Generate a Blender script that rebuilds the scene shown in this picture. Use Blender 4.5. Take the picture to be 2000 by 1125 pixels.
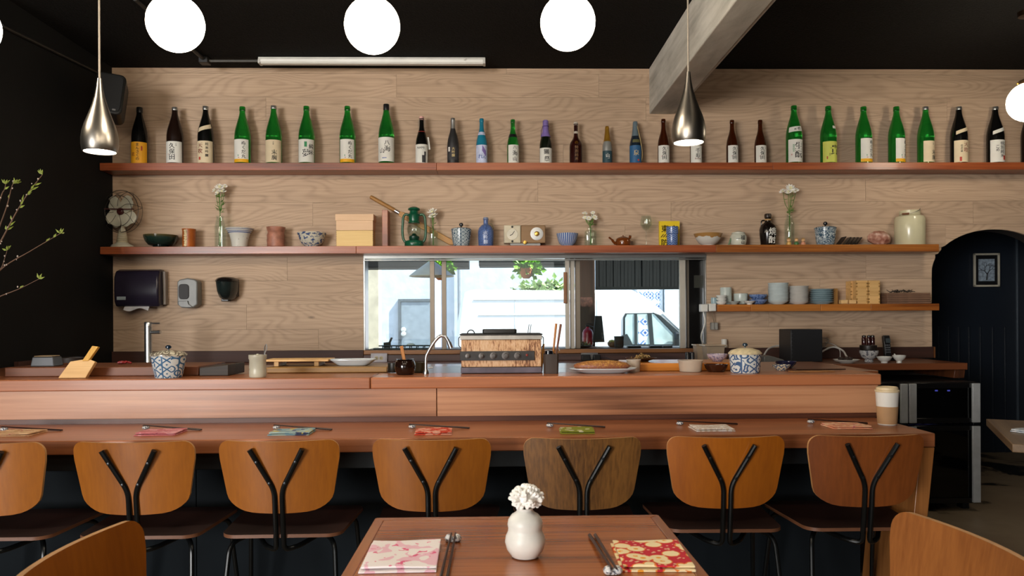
import bpy, bmesh, math, random
from mathutils import Vector, Matrix
RND = random.Random(7)
S = bpy.context.scene
COL = S.collection
PI = math.pi
for _o in list(bpy.data.objects):
    bpy.data.objects.remove(_o)

# ------------------------------------------------------------------ camera, sky, sun, window light, exposure
FPX, CY, EYE = 1500.0, 620.0, 1.19
CAMROT = (Matrix.Rotation(math.radians(-1.3), 4, 'Z') @ Matrix.Rotation(PI / 2, 4, 'X') @ Matrix.Rotation(math.radians(-0.3), 4, 'Z'))
cam = bpy.data.cameras.new('camera')
cam.sensor_width = 36.0
cam.lens = FPX / 2000.0 * 36.0
cam.shift_y = (CY - 562.5) / 2000.0
cam.clip_start = 0.05
cam.clip_end = 200
cam.dof.use_dof = True
cam.dof.focus_distance = 2.9
cam.dof.aperture_fstop = 9.0
camo = bpy.data.objects.new('camera', cam)
COL.objects.link(camo)
camo.matrix_world = Matrix.Translation((0, 0, EYE)) @ CAMROT
S.camera = camo

world = bpy.data.worlds.new('sky')
S.world = world
world.use_nodes = True
wn = world.node_tree
wn.nodes.clear()
_sky = wn.nodes.new('ShaderNodeTexSky')
_sky.sky_type = 'NISHITA'
_sky.sun_disc = False
_sky.sun_elevation = math.radians(50)
_sky.sun_rotation = math.radians(180)
_bg = wn.nodes.new('ShaderNodeBackground')
_bg.inputs['Strength'].default_value = 0.42
_wo = wn.nodes.new('ShaderNodeOutputWorld')
wn.links.new(_sky.outputs[0], _bg.inputs[0])
wn.links.new(_bg.outputs[0], _wo.inputs[0])

def lamp(name, kind, energy, loc, rot, **kw):
    l = bpy.data.lights.new(name, kind)
    l.energy = energy
    for k, v in kw.items():
        setattr(l, k, v)
    o = bpy.data.objects.new(name, l)
    o.location = loc
    o.rotation_euler = rot
    COL.objects.link(o)
    return o
lamp('sun', 'SUN', 15.0, (0, 8, 20), Vector((-.94 * .616, .35 * .616, -.788)).to_track_quat('-Z', 'Y').to_euler(), angle=0.01, color=(1.0, 0.96, 0.9))
# daylight of the shop front behind the viewer
lamp('shopfront_daylight_left', 'AREA', 880.0, (-4.45, -5.7, 1.5), (math.radians(90), 0, math.radians(-22)), shape='RECTANGLE', size=3.7, size_y=2.5, color=(1.0, 0.985, 0.96))
lamp('shopfront_daylight', 'AREA', 40.0, (-0.6, -5.8, 1.5), (math.radians(90), 0, 0), shape='RECTANGLE', size=3.8, size_y=2.5, color=(1.0, 0.985, 0.96))
S.view_settings.view_transform = 'Standard'
S.view_settings.look = 'None'
S.view_settings.gamma = 1.0
S.view_settings.use_curve_mapping = False
S.view_settings.exposure = 0.12
S.cycles.use_denoising = True
S.cycles.max_bounces = 10
S.cycles.diffuse_bounces = 4
S.cycles.glossy_bounces = 4
S.cycles.transmission_bounces = 10
S.cycles.transparent_max_bounces = 12
S.cycles.sample_clamp_indirect = 4.0
S.cycles.caustics_refractive = False
S.cycles.caustics_reflective = False

# ------------------------------------------------------------------ measuring: a pixel of the photograph to a point of the place
_M3 = CAMROT.to_3x3()
def ray(px, py):
    return _M3 @ Vector(((px - 1000.0) / FPX, (CY - py) / FPX, -1.0))
def at(px, py, Y):
    d = ray(px, py)
    return Vector((0, 0, EYE)) + d * (Y / d.y)
def atz(px, py, z):
    d = ray(px, py)
    return Vector((0, 0, EYE)) + d * ((z - EYE) / d.z)
def mpp(Y):
    return Y / FPX

# ------------------------------------------------------------------ materials
def hx(s, a=1.0):
    s = s.lstrip('#')
    v = [int(s[i:i + 2], 16) / 255.0 for i in (0, 2, 4)]
    return tuple((x / 12.92 if x <= 0.04045 else ((x + 0.055) / 1.055) ** 2.4) for x in v) + (a,)
class NT:
    def __init__(s, name):
        s.m = bpy.data.materials.new(name)
        s.m.use_nodes = True
        s.t = s.m.node_tree
        s.t.nodes.clear()
        s.out = s.t.nodes.new('ShaderNodeOutputMaterial')
    def n(s, typ, ins=None, **kw):
        nd = s.t.nodes.new('ShaderNode' + typ)
        for k, v in kw.items():
            setattr(nd, k, v)
        for k, v in (ins or {}).items():
            if isinstance(v, bpy.types.NodeSocket):
                s.t.links.new(v, nd.inputs[k])
            else:
                nd.inputs[k].default_value = v
        return nd
    def math(s, op, a, b=None, c=None, clamp=False):
        d = {0: a}
        if b is not None: d[1] = b
        if c is not None: d[2] = c
        nd = s.n('Math', d, operation=op)
        nd.use_clamp = clamp
        return nd.outputs[0]
    def mix(s, f, a, b):
        nd = s.t.nodes.new('ShaderNodeMix')
        nd.data_type = 'RGBA'
        for k, v in ((0, f), (6, a), (7, b)):
            if isinstance(v, bpy.types.NodeSocket):
                s.t.links.new(v, nd.inputs[k])
            else:
                nd.inputs[k].default_value = v
        return nd.outputs[2]
    def ramp(s, f, stops, interp='LINEAR'):
        nd = s.n('ValToRGB', {0: f})
        cr = nd.color_ramp
        cr.interpolation = interp
        while len(cr.elements) > 1:
            cr.elements.remove(cr.elements[-1])
        cr.elements[0].position = stops[0][0]
        cr.elements[0].color = stops[0][1]
        for p, c in stops[1:]:
            e = cr.elements.new(p)
            e.color = c
        return nd.outputs[0]
    def obj(s, scale=(1, 1, 1), rand=0.0):
        v = s.n('TexCoord').outputs['Object']
        if rand:
            r = s.n('ObjectInfo').outputs['Random']
            v = s.n('VectorMath', {0: v, 1: s.n('VectorMath', {0: (rand, rand * .7, rand * 1.3), 'Scale': r}, operation='SCALE').outputs[0]}, operation='ADD').outputs[0]
        return s.n('Mapping', {0: v, 'Scale': scale}).outputs[0]
    def noise(s, vec, scale=1.0, detail=2.0, rough=0.5, dist=0.0):
        return s.n('TexNoise', {'Vector': vec, 'Scale': scale, 'Detail': detail, 'Roughness': rough, 'Distortion': dist}).outputs[0]
    def voronoi(s, vec, scale=5.0, feature='F1', out='Distance', rand=1.0):
        nd = s.t.nodes.new('ShaderNodeTexVoronoi')
        nd.feature = feature
        s.t.links.new(vec, nd.inputs['Vector'])
        nd.inputs['Scale'].default_value = scale
        nd.inputs['Randomness'].default_value = rand
        return nd.outputs[out]
    def bsdf(s, col, rough=.5, metal=0.0, bump=None, bstr=.2, bdist=.002, **kw):
        b = s.n('BsdfPrincipled')
        for k, v in dict({'Base Color': col, 'Roughness': rough, 'Metallic': metal}, **kw).items():
            if isinstance(v, bpy.types.NodeSocket):
                s.t.links.new(v, b.inputs[k])
            else:
                b.inputs[k].default_value = v
        if bump is not None:
            bn = s.n('Bump', {'Height': bump, 'Strength': bstr, 'Distance': bdist})
            s.t.links.new(bn.outputs[0], b.inputs['Normal'])
        s.t.links.new(b.outputs[0], s.out.inputs[0])
        return s.m
MC = {}
def pbr(name, col, rough=.5, metal=0.0, mottle=.06, mscale=12.0, bump=0.0, **kw):
    """A plain procedural material: one colour, faintly mottled."""
    if name in MC:
        return MC[name]
    t = NT(name)
    c = hx(col) if isinstance(col, str) else col
    v = t.noise(t.obj(), mscale, 3)
    d = tuple(x * (1 - 2.2 * mottle) for x in c[:3]) + (1,)
    l = tuple(min(1, x * (1 + 2.2 * mottle)) for x in c[:3]) + (1,)
    cc = t.ramp(v, [(.3, d), (.7, l)])
    MC[name] = t.bsdf(cc, rough, metal, bump=(t.noise(t.obj(), mscale * 6, 3) if bump else None), bstr=bump, **kw)
    return MC[name]
def glow(name, col, strength):
    if name in MC: return MC[name]
    t = NT(name)
    e = t.n('Emission', {0: hx(col), 1: strength})
    t.t.links.new(e.outputs[0], t.out.inputs[0])
    MC[name] = t.m
    return t.m
def glass(name, col='#ffffff', rough=0.0, ior=1.45, trans=1.0):
    if name in MC: return MC[name]
    t = NT(name)
    MC[name] = t.bsdf(hx(col), rough, 0.0, **{'Transmission Weight': trans, 'IOR': ior})
    return MC[name]
def pane(name, tint='#f4fbfa'):
    if name in MC: return MC[name]
    t = NT(name)
    tr = t.n('BsdfTransparent', {0: hx(tint)})
    gl = t.n('BsdfGlossy', {0: (1, 1, 1, 1), 'Roughness': 0.0})
    fr = t.n('LayerWeight', {0: .5})
    fa = t.math('MULTIPLY_ADD', t.math('POWER', fr.outputs['Facing'], 4.0), .55, .035)
    mx = t.n('MixShader', {0: fa, 1: tr.outputs[0], 2: gl.outputs[0]})
    t.t.links.new(mx.outputs[0], t.out.inputs[0])
    MC[name] = t.m
    return t.m
def wood(name, light, dark, axis='X', scale=1.0, rough=.45, fig=.45, grain=.4, freq=16.0, vary=.25, coat=0.0, knots=0.0, knotcol='#3a2c24', bump=.12, blotch=.35, third=None, along=.16, spec=.5):
    """Sawn timber: contour figure, fine stretched grain, blotches, each board shifted and toned by itself."""
    if name in MC: return MC[name]
    t = NT(name)
    st = {'X': (along, 1.6, 1.6), 'Y': (1.6, along, 1.6), 'Z': (1.6, 1.6, along)}[axis]
    gr = {'X': (2.0, 90., 90.), 'Y': (90., 2.0, 90.), 'Z': (90., 90., 2.0)}[axis]
    a = t.noise(t.obj(tuple(x * scale for x in st), 37.0), 2.2, 2, .45, .25)
    f = t.math('SINE', t.math('MULTIPLY', a, freq * 2 * PI / 2.2))
    f = t.math('MULTIPLY_ADD', f, .5, .5)
    f = t.math('POWER', f, 2.2)
    g = t.noise(t.obj(tuple(x * scale for x in gr), 37.0), 1.0, 4, .6)
    b = t.noise(t.obj(tuple(x * scale * 1.3 for x in st), 11.0), 1.3, 3, .5)
    v = t.math('MULTIPLY', f, fig)
    v = t.math('MULTIPLY_ADD', t.math('SUBTRACT', g, .5), grain * 2.6, v)
    v = t.math('MULTIPLY_ADD', t.math('SUBTRACT', b, .5), blotch * 3.0, v)
    v = t.math('ADD', v, .22, clamp=True)
    c = t.ramp(v, [(.04, hx(light)), (.9, hx(dark))] if third is None else [(.04, hx(light)), (.44, hx(third)), (.84, hx(dark))])
    if knots:
        kv = t.obj(tuple(x * scale for x in {'X': (1.2, 3., 3.), 'Y': (3., 1.2, 3.), 'Z': (3., 3., 1.2)}[axis]), 53.0)
        kd = t.voronoi(kv, knots)
        k = t.ramp(kd, [(.012, (1, 1, 1, 1)), (.05, (0, 0, 0, 1))])
        c = t.mix(k, c, hx(knotcol))
    r = t.n('ObjectInfo').outputs['Random']
    hs = t.n('HueSaturation', {'Hue': .5, 'Saturation': 1.0, 'Value': t.math('MULTIPLY_ADD', r, vary, 1 - vary / 2), 'Color': c})
    MC[name] = t.bsdf(hs.outputs[0], rough, 0.0, bump=g, bstr=bump, bdist=.001, **{'Specular IOR Level': spec}, **({'Coat Weight': coat, 'Coat Roughness': .12} if coat else {}))
    return MC[name]

# ------------------------------------------------------------------ mesh building
class MB:
    def __init__(s):
        s.v, s.f, s.mi = [], [], []
        s.cur = 0
    def raw(s, vs, fs):
        o = len(s.v)
        s.v += [tuple(x) for x in vs]
        for f in fs:
            s.f.append(tuple(i + o for i in f))
            s.mi.append(s.cur)
        return s
    def box(s, c, d, rot=None):
        hx_, hy, hz = d[0] / 2, d[1] / 2, d[2] / 2
        vs = [Vector((x, y, z)) for x in (-hx_, hx_) for y in (-hy, hy) for z in (-hz, hz)]
        if rot is not None:
            vs = [rot @ v for v in vs]
        vs = [v + Vector(c) for v in vs]
        return s.raw(vs, [(0, 1, 3, 2), (4, 6, 7, 5), (0, 4, 5, 1), (2, 3, 7, 6), (0, 2, 6, 4), (1, 5, 7, 3)])
    def span(s, a, b):
        return s.box([(a[i] + b[i]) / 2 for i in range(3)], [abs(b[i] - a[i]) for i in range(3)])
    def lathe(s, prof, seg=24, c=(0, 0, 0), close=False, sq=None, rot=None):
        """prof: (radius, height) from bottom to top; radius 0 closes to a point. sq: squareness 0..1"""
        vs, fs, rings = [], [], []
        for r, z in prof:
            if r <= 1e-7:
                rings.append([len(vs)])
                vs.append(Vector((0, 0, z)))
            else:
                ring = []
                for k in range(seg):
                    a = 2 * PI * (k + .5) / seg
                    ca, sa = math.cos(a), math.sin(a)
                    if sq:
                        m = max(abs(ca), abs(sa))
                        q = 1 + sq * (1 / m - 1)
                        ca, sa = ca * q, sa * q
                    ring.append(len(vs))
                    vs.append(Vector((r * ca, r * sa, z)))
                rings.append(ring)
        pairs = list(zip(rings, rings[1:]))
        if close:
            pairs.append((rings[-1], rings[0]))
        for A, B in pairs:
            if len(A) == 1 and len(B) == 1:
                continue
            for k in range(seg):
                k2 = (k + 1) % seg
                if len(A) == 1: fs.append((A[0], B[k2], B[k]))
                elif len(B) == 1: fs.append((A[k], A[k2], B[0]))
                else: fs.append((A[k], A[k2], B[k2], B[k]))
        if not close:
            if len(rings[0]) > 1: fs.append(tuple(reversed(rings[0])))
            if len(rings[-1]) > 1: fs.append(tuple(rings[-1]))
        if rot is not None:
            vs = [rot @ v for v in vs]
        return s.raw([v + Vector(c) for v in vs], fs)
    def vessel(s, prof, wall, seg=24, c=(0, 0, 0), floor=None, sq=None):
        """An open pot: the outer profile, then the same inwards by wall."""
        floor = wall if floor is None else floor
        z0 = prof[0][1] + floor
        inner = [(max(r - wall, 1e-4), z) for r, z in prof if z > z0 + 1e-6]
        if not inner:
            return s.lathe(prof, seg, c, sq=sq)
        r0 = inner[0][0]
        for (ra, za), (rb, zb) in zip(prof, prof[1:]):
            if za <= z0 <= zb and zb > za:
                r0 = max(ra + (rb - ra) * (z0 - za) / (zb - za) - wall, 1e-4)
        pr = [(0, prof[0][1])] + list(prof) + list(reversed(inner)) + [(r0, z0), (0, z0)]
        return s.lathe(pr, seg, c, sq=sq)
    def tube(s, pts, r, seg=8, closed=False, cap=True):
        P = [Vector(p) for p in pts]
        n = len(P)
        rr = r if isinstance(r, (list, tuple)) else [r] * n
        vs, fs = [], []
        up = None
        for i, p in enumerate(P):
            if closed: tdir = (P[(i + 1) % n] - P[i - 1])
            else: tdir = P[min(i + 1, n - 1)] - P[max(i - 1, 0)]
            tdir = tdir.normalized() if tdir.length > 1e-9 else Vector((0, 0, 1))
            if up is None:
                up = Vector((0, 0, 1)) if abs(tdir.z) < .9 else Vector((1, 0, 0))
            up = (up - tdir * up.dot(tdir))
            up = up.normalized() if up.length > 1e-6 else tdir.orthogonal().normalized()
            sd = tdir.cross(up)
            for k in range(seg):
                a = 2 * PI * k / seg
                vs.append(p + (up * math.cos(a) + sd * math.sin(a)) * rr[i])
        for i in range(n if closed else n - 1):
            j = (i + 1) % n
            for k in range(seg):
                k2 = (k + 1) % seg
                fs.append((i * seg + k, i * seg + k2, j * seg + k2, j * seg + k))
        if not closed and cap:
            fs.append(tuple(reversed(range(seg))))
            fs.append(tuple(range((n - 1) * seg, n * seg)))
        return s.raw(vs, fs)
    def ball(s, c, r, sc=(1, 1, 1), seg=16, rings=10, rot=None, jit=0.0):
        vs, fs = [Vector((0, 0, -1))], []
        for i in range(1, rings):
            a = -PI / 2 + PI * i / rings
            for k in range(seg):
                b = 2 * PI * k / seg
                vs.append(Vector((math.cos(a) * math.cos(b), math.cos(a) * math.sin(b), math.sin(a))))
        vs.append(Vector((0, 0, 1)))
        for k in range(seg):
            fs.append((0, 1 + (k + 1) % seg, 1 + k))
            fs.append((len(vs) - 1, 1 + (rings - 2) * seg + k, 1 + (rings - 2) * seg + (k + 1) % seg))
        for i in range(rings - 2):
            for k in range(seg):
                a, b = 1 + i * seg + k, 1 + i * seg + (k + 1) % seg
                fs.append((a, b, b + seg, a + seg))
        o = []
        for v in vs:
            w = v * (1 + (RND.uniform(-jit, jit) if jit else 0))
            w = Vector((w.x * sc[0], w.y * sc[1], w.z * sc[2])) * r
            if rot is not None: w = rot @ w
            o.append(w + Vector(c))
        return s.raw(o, fs)
    def prism(s, poly, axis, d0, d1):
        """poly in the two other axes (for 'Y': x,z; 'Z': x,y; 'X': y,z), pushed from d0 to d1 along axis"""
        def mk(p, d):
            return {'Y': (p[0], d, p[1]), 'Z': (p[0], p[1], d), 'X': (d, p[0], p[1])}[axis]
        n = len(poly)
        vs = [mk(p, d0) for p in poly] + [mk(p, d1) for p in poly]
        fs = [tuple(range(n)), tuple(range(2 * n - 1, n - 1, -1))]
        fs += [(i, (i + 1) % n + 0, (i + 1) % n + n, i + n) for i in range(n)]
        return s.raw(vs, fs)
    def sheet(s, fn, nu, nv, thick=None):
        """fn(u,v) -> point; with thick a closed slab, thick(u,v) -> the other face"""
        vs, fs = [], []
        for j in range(nv + 1):
            for i in range(nu + 1):
                vs.append(Vector(fn(i / nu, j / nv)))
        w = nu + 1
        for j in range(nv):
            for i in range(nu):
                a = j * w + i
                fs.append((a, a + 1, a + 1 + w, a + w))
        if thick is not None:
            o = len(vs)
            for j in range(nv + 1):
                for i in range(nu + 1):
                    vs.append(Vector(thick(i / nu, j / nv)))
            for j in range(nv):
                for i in range(nu):
                    a = o + j * w + i
                    fs.append((a, a + w, a + 1 + w, a + 1))
            s.raw(vs, fs)
            base = len(s.v) - len(vs)
            edge = []
            for i in range(nu):
                edge.append((i + 1, i, o + i, o + i + 1))
                k = nv * w + i
                edge.append((k, k + 1, o + k + 1, o + k))
            for j in range(nv):
                k = j * w
                edge.append((k, k + w, o + k + w, o + k))
                k = j * w + nu
                edge.append((k + w, k, o + k, o + k + w))
            return edge, base
        s.raw(vs, fs)
        return None
    def build(s, name, mat, parent=None, loc=(0, 0, 0), rot=None, bevel=0.0, seg=2, smooth=35):
        me = bpy.data.meshes.new(name)
        me.from_pydata(s.v, [], s.f)
        mats = mat if isinstance(mat, (list, tuple)) else [mat]
        for m in mats:
            me.materials.append(m)
        if len(mats) > 1:
            me.polygons.foreach_set('material_index', s.mi)
        bm = bmesh.new()
        bm.from_mesh(me)
        bmesh.ops.recalc_face_normals(bm, faces=bm.faces)
        bm.to_mesh(me)
        bm.free()
        if smooth:
            me.shade_smooth()
            me.set_sharp_from_angle(angle=math.radians(smooth))
        o = bpy.data.objects.new(name, me)
        COL.objects.link(o)
        o.location = loc
        if rot is not None:
            o.rotation_euler = rot if isinstance(rot, (tuple, list)) else (0, 0, rot)
        if parent is not None:
            o.parent = parent
        if bevel:
            md = o.modifiers.new('bevel', 'BEVEL')
            md.width = bevel
            md.segments = seg
            md.limit_method = 'ANGLE'
            md.angle_limit = math.radians(40)
        return o
def tag(o, label, cat, group=None):
    o['label'] = label
    o['category'] = cat
    if group: o['group'] = group
    return o
def thing(name, label, cat, loc=(0, 0, 0), rot=0.0, group=None):
    o = bpy.data.objects.new(name, None)
    o.empty_display_size = .05
    COL.objects.link(o)
    o.location = loc
    o.rotation_euler = rot if isinstance(rot, (tuple, list)) else (0, 0, rot)
    return tag(o, label, cat, group)
def struct(o):
    o['kind'] = 'structure'
    return o
def dup(root, loc, rot=None, label=None, group=None):
    r = root.copy()
    COL.objects.link(r)
    r.location = loc
    if rot is not None: r.rotation_euler = rot if isinstance(rot, (tuple, list)) else (0, 0, rot)
    if label: r['label'] = label
    if group: r['group'] = group
    for ch in list(root.children):
        c = ch.copy()
        COL.objects.link(c)
        c.parent = r
        for g in list(ch.children):
            d = g.copy()
            COL.objects.link(d)
            d.parent = c
    return r
def roundrect(w, h, r, n=5, cx=0, cy=0):
    out = []
    for sx, sy, a0 in ((1, 1, 0), (-1, 1, 90), (-1, -1, 180), (1, -1, 270)):
        for k in range(n + 1):
            a = math.radians(a0 + 90 * k / n)
            out.append((cx + sx * (w / 2 - r) + r * math.cos(a), cy + sy * (h / 2 - r) + r * math.sin(a)))
    return out
def bez(pts, n=8):
    """a smooth path through the points (Catmull-Rom)"""
    P = [Vector(p) for p in pts]
    P = [P[0] * 2 - P[1]] + P + [P[-1] * 2 - P[-2]]
    out = []
    for i in range(1, len(P) - 2):
        for k in range(n):
            t = k / n
            a, b, c, d = P[i - 1], P[i], P[i + 1], P[i + 2]
            out.append(.5 * ((2 * b) + (c - a) * t + (2 * a - 5 * b + 4 * c - d) * t * t + (3 * b - a - 3 * c + d) * t ** 3))
    out.append(P[-2])
    return out
def corner(pts, r, n=5):
    """a polyline with rounded corners"""
    P = [Vector(p) for p in pts]
    out = [P[0]]
    for i in range(1, len(P) - 1):
        a, b = (P[i - 1] - P[i]), (P[i + 1] - P[i])
        k = min(r, a.length * .45, b.length * .45)
        p0, p1 = P[i] + a.normalized() * k, P[i] + b.normalized() * k
        for j in range(n + 1):
            t = j / n
            out.append(p0 * (1 - t) ** 2 + P[i] * 2 * t * (1 - t) + p1 * t * t)
    out.append(P[-1])
    return out

# ------------------------------------------------------------------ lettering
GL = {}
def load_glyphs(chars):
    made = []
    for ch in sorted(set(chars)):
        cu = bpy.data.curves.new('glyph', 'FONT')
        cu.body = ch
        cu.size = 1.0
        cu.align_x = 'CENTER'
        cu.resolution_u = 2
        cu.fill_mode = 'FRONT'
        cu.offset = 0.0
        o = bpy.data.objects.new('glyph', cu)
        COL.objects.link(o)
        made.append((ch, o, cu))
    bpy.context.view_layer.update()
    dg = bpy.context.evaluated_depsgraph_get()
    for ch, o, cu in made:
        me = bpy.data.meshes.new_from_object(o.evaluated_get(dg))
        vs = [(v.co.x, v.co.y) for v in me.vertices]
        fs = [tuple(p.vertices) for p in me.polygons]
        if vs:
            x0, x1 = min(v[0] for v in vs), max(v[0] for v in vs)
            y0, y1 = min(v[1] for v in vs), max(v[1] for v in vs)
            k = 1.0 / max(x1 - x0, y1 - y0)
            vs = [((x - (x0 + x1) / 2) * k, (y - (y0 + y1) / 2) * k) for x, y in vs]
        GL[ch] = (vs, fs)
        bpy.data.meshes.remove(me)
    for ch, o, cu in made:
        bpy.data.objects.remove(o)
        bpy.data.curves.remove(cu)
def write(mb, items, fn):
    """items: (char, x, y, size[, fatten, turn]); fn(x, y) -> point on the surface"""
    for it in items:
        ch, x, y, sz = it[:4]
        tr = it[4] if len(it) > 4 else 0.0
        vs, fs = GL[ch]
        c, s_ = math.cos(tr), math.sin(tr)
        for dx, dy in ((-.016, 0), (.016, .012), (0, -.016)):   # brush weight
            mb.raw([fn(x + (c * a - s_ * b + dx) * sz, y + (s_ * a + c * b + dy) * sz) for a, b in vs], fs)
    return mb
def column(txt, x, top, sz, pitch=None):
    pitch = pitch or sz * 1.12
    return [(ch, x, top - sz / 2 - i * pitch, sz) for i, ch in enumerate(txt)]

# ------------------------------------------------------------------ shared materials
OAK = wood('weathered_oak', '#c3a88e', '#7f6c5b', 'X', 1.0, .6, fig=.21, grain=.36, freq=72, vary=.10, knots=1.15, knotcol='#4a3d35', bump=.15, blotch=.10, third='#ae947c', along=.3, spec=.3)
SHELFW = wood('red_brown_shelf_timber', '#a4582f', '#5a2713', 'X', 1.3, .38, fig=.3, grain=.4, freq=8, vary=.2, coat=.15, third='#843f20')
SHELFO = wood('honey_shelf_timber', '#b87432', '#6b3513', 'X', 1.3, .38, fig=.3, grain=.45, freq=8, vary=.3, coat=.15, third='#935321')
BAR = wood('red_brown_bar_timber', '#ab6b46', '#6b3a24', 'X', .7, .32, fig=.3, grain=.5, freq=9, vary=.1, coat=.12, third='#8f5635', blotch=.4, spec=.35)
RISER = wood('bar_riser_timber', '#c38e68', '#6e462e', 'X', .5, .36, fig=.5, grain=.5, freq=9, vary=.08, coat=.06, third='#a97351', blotch=.5, along=.2, spec=.5)
DARKW = wood('dark_walnut_timber', '#43241a', '#20100a', 'X', 1.0, .6, fig=.3, grain=.4, freq=8, vary=.2)
PLY = wood('honey_plywood', '#9d5c18', '#6e3a0c', 'Z', 1.0, .34, fig=.16, grain=.3, freq=5, vary=.14, coat=.3, blotch=.3, bump=.05)
PLYD = wood('walnut_plywood', '#7d5428', '#4b2f16', 'Z', 1.4, .42, fig=.25, grain=.75, freq=6, vary=.05, coat=.15)
PLYR = wood('russet_plywood', '#7f4319', '#54270d', 'Z', 1.0, .36, fig=.16, grain=.4, freq=5, vary=.05, coat=.25)
PLYO = wood('orange_plywood', '#a75d12', '#7a3c08', 'Z', 1.0, .36, fig=.2, grain=.3, freq=5, vary=.06, coat=.25)
PLYEDGE = pbr('plywood_edge', '#b98a58', .5)
SEATW = wood('dark_seat_plywood', '#2c130b', '#150704', 'Y', 1.0, .5, fig=.2, grain=.3, freq=5, vary=.1)
TABLEW = wood('walnut_table_timber', '#ad6430', '#6b3817', 'X', 1.1, .26, fig=.28, grain=.6, freq=9, vary=.05, coat=.3, third='#935024')
BLACKM = pbr('black_satin_steel', '#14171a', .38, .35)
STEEL = pbr('brushed_steel', '#8d8a86', .3, 1.0, mottle=.04)
CHROME = pbr('polished_steel', '#c4c6c8', .3, 1.0, mottle=.02)
LABELW = pbr('white_paper_label', '#dedcd4', .7, mottle=.02)
INK = pbr('black_ink', '#0c0b0b', .6)
PINE = wood('pale_pine', '#e5bd83', '#c18f52', 'X', 2.0, .55, fig=.25, grain=.35, freq=8, vary=.08)
WHITECER = pbr('white_glazed_ceramic', '#d8d8d2', .22, mottle=.02)
BLACKP = pbr('black_plastic', '#111113', .4)
WHITEP = pbr('white_plastic', '#d3d2cc', .4, mottle=.02)

# ------------------------------------------------------------------ the room
WALL, CEIL = 5.36, 2.93
XL = at(220, 420, WALL).x
XR, YF = 4.6, -6.0
def mat_black_wall():
    t = NT('black_wall_paint')
    n = t.noise(t.obj(), 2.0, 3)
    c = t.ramp(n, [(.3, hx('#0c0d0e')), (.7, hx('#151617'))])
    return t.bsdf(c, .75, bump=t.noise(t.obj(), 60, 3), bstr=.15, **{'Specular IOR Level': .2})
BLACKW = mat_black_wall()
def mat_ceiling():
    t = NT('black_rough_ceiling')
    n = t.noise(t.obj(), 150, 2)
    c = t.ramp(n, [(.35, hx('#0a0a0a')), (.75, hx('#1b1918'))])
    return t.bsdf(c, .9, bump=t.noise(t.obj(), 90, 4), bstr=.6, bdist=.01, **{'Specular IOR Level': .15})
def mat_floor():
    t = NT('stained_concrete')
    n = t.noise(t.obj(), 1.1, 6, .62, .4)
    c = t.ramp(n, [(.42, hx('#15140f')), (.455, hx('#8d7c65')), (.8, hx('#b0a086'))])
    return t.bsdf(c, .4, bump=t.noise(t.obj(), 30, 3), bstr=.05)
XLL = -6.2
struct(MB().span((XLL - .2, YF, -.12), (XR + .5, WALL + 2.2, 0)).build('floor', mat_floor(), smooth=0))
struct(MB().span((XLL - .2, YF, CEIL), (XR + .5, WALL + .14, CEIL + .15)).build('ceiling', mat_ceiling(), smooth=0))
struct(MB().span((XL - .15, 4.05, 0), (XL, WALL + .14, CEIL)).build('wall_left', BLACKW, smooth=0))
struct(MB().span((XLL, 4.05, 0), (XL - .15, 4.2, CEIL)).build('wall_left_return', BLACKW, smooth=0))
struct(MB().span((XLL - .15, YF, 0), (XLL, 4.2, CEIL)).build('wall_left_front', BLACKW, smooth=0))
struct(MB().span((XR, YF, 0), (XR + .15, WALL, CEIL)).build('wall_right', BLACKW, smooth=0))
struct(MB().span((XLL - .15, YF - .15, 0), (XR + .15, YF, CEIL)).build('wall_front', pbr('grey_wall_paint', '#55524e', .8), smooth=0))

# back wall: a dark backing with the window hole and the arch, oak boards before it
WX0, WX1 = at(711, 590, WALL).x, at(1380, 590, WALL).x
WZ1, WZ0 = at(1045, 496, WALL).z, at(1045, 682, WALL).z
AXL, AXC = at(1820, 600, WALL).x, at(1942, 500, WALL).x
AR = AXC - AXL
AZC, AZT = at(1820, 532, WALL).z, at(1942, 448, WALL).z
def arch_top(x):
    q = (x - AXC) / AR
    return -9.0 if abs(q) >= 1 else AZC + (AZT - AZC) * math.sqrt(1 - q * q)
bk = MB()
B0, B1 = WALL + .016, WALL + .14
bk.span((XL, B0, 0), (WX0, B1, CEIL)).span((WX0, B0, 0), (WX1, B1, WZ0)).span((WX0, B0, WZ1), (WX1, B1, CEIL)).span((WX1, B0, 0), (AXL, B1, CEIL)).span((AXC + AR, B0, 0), (XR + .15, B1, CEIL))
N_ = 24
poly = [(AXL, CEIL)] + [(AXC - AR * math.cos(PI * k / N_), AZC + (AZT - AZC) * math.sin(PI * k / N_)) for k in range(N_ + 1)] + [(AXC + AR, CEIL)]
poly.insert(1, (AXL, AZC))
for (xa, za), (xb, zb) in zip(poly[1:-1], poly[2:-1]):
    if xb - xa > 1e-5:
        bk.prism([(xa, za), (xb, zb), (xb, CEIL), (xa, CEIL)], 'Y', B0, B1)
wall_back = struct(bk.build('wall_back', pbr('plaster_backing', '#2a221d', .9), smooth=0))
rows_px = [133, 144.5, 190.5, 236, 282, 328, 349.5, 394.5, 440, 486, 500, 546.5, 592.5, 640.5, 688]
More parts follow.
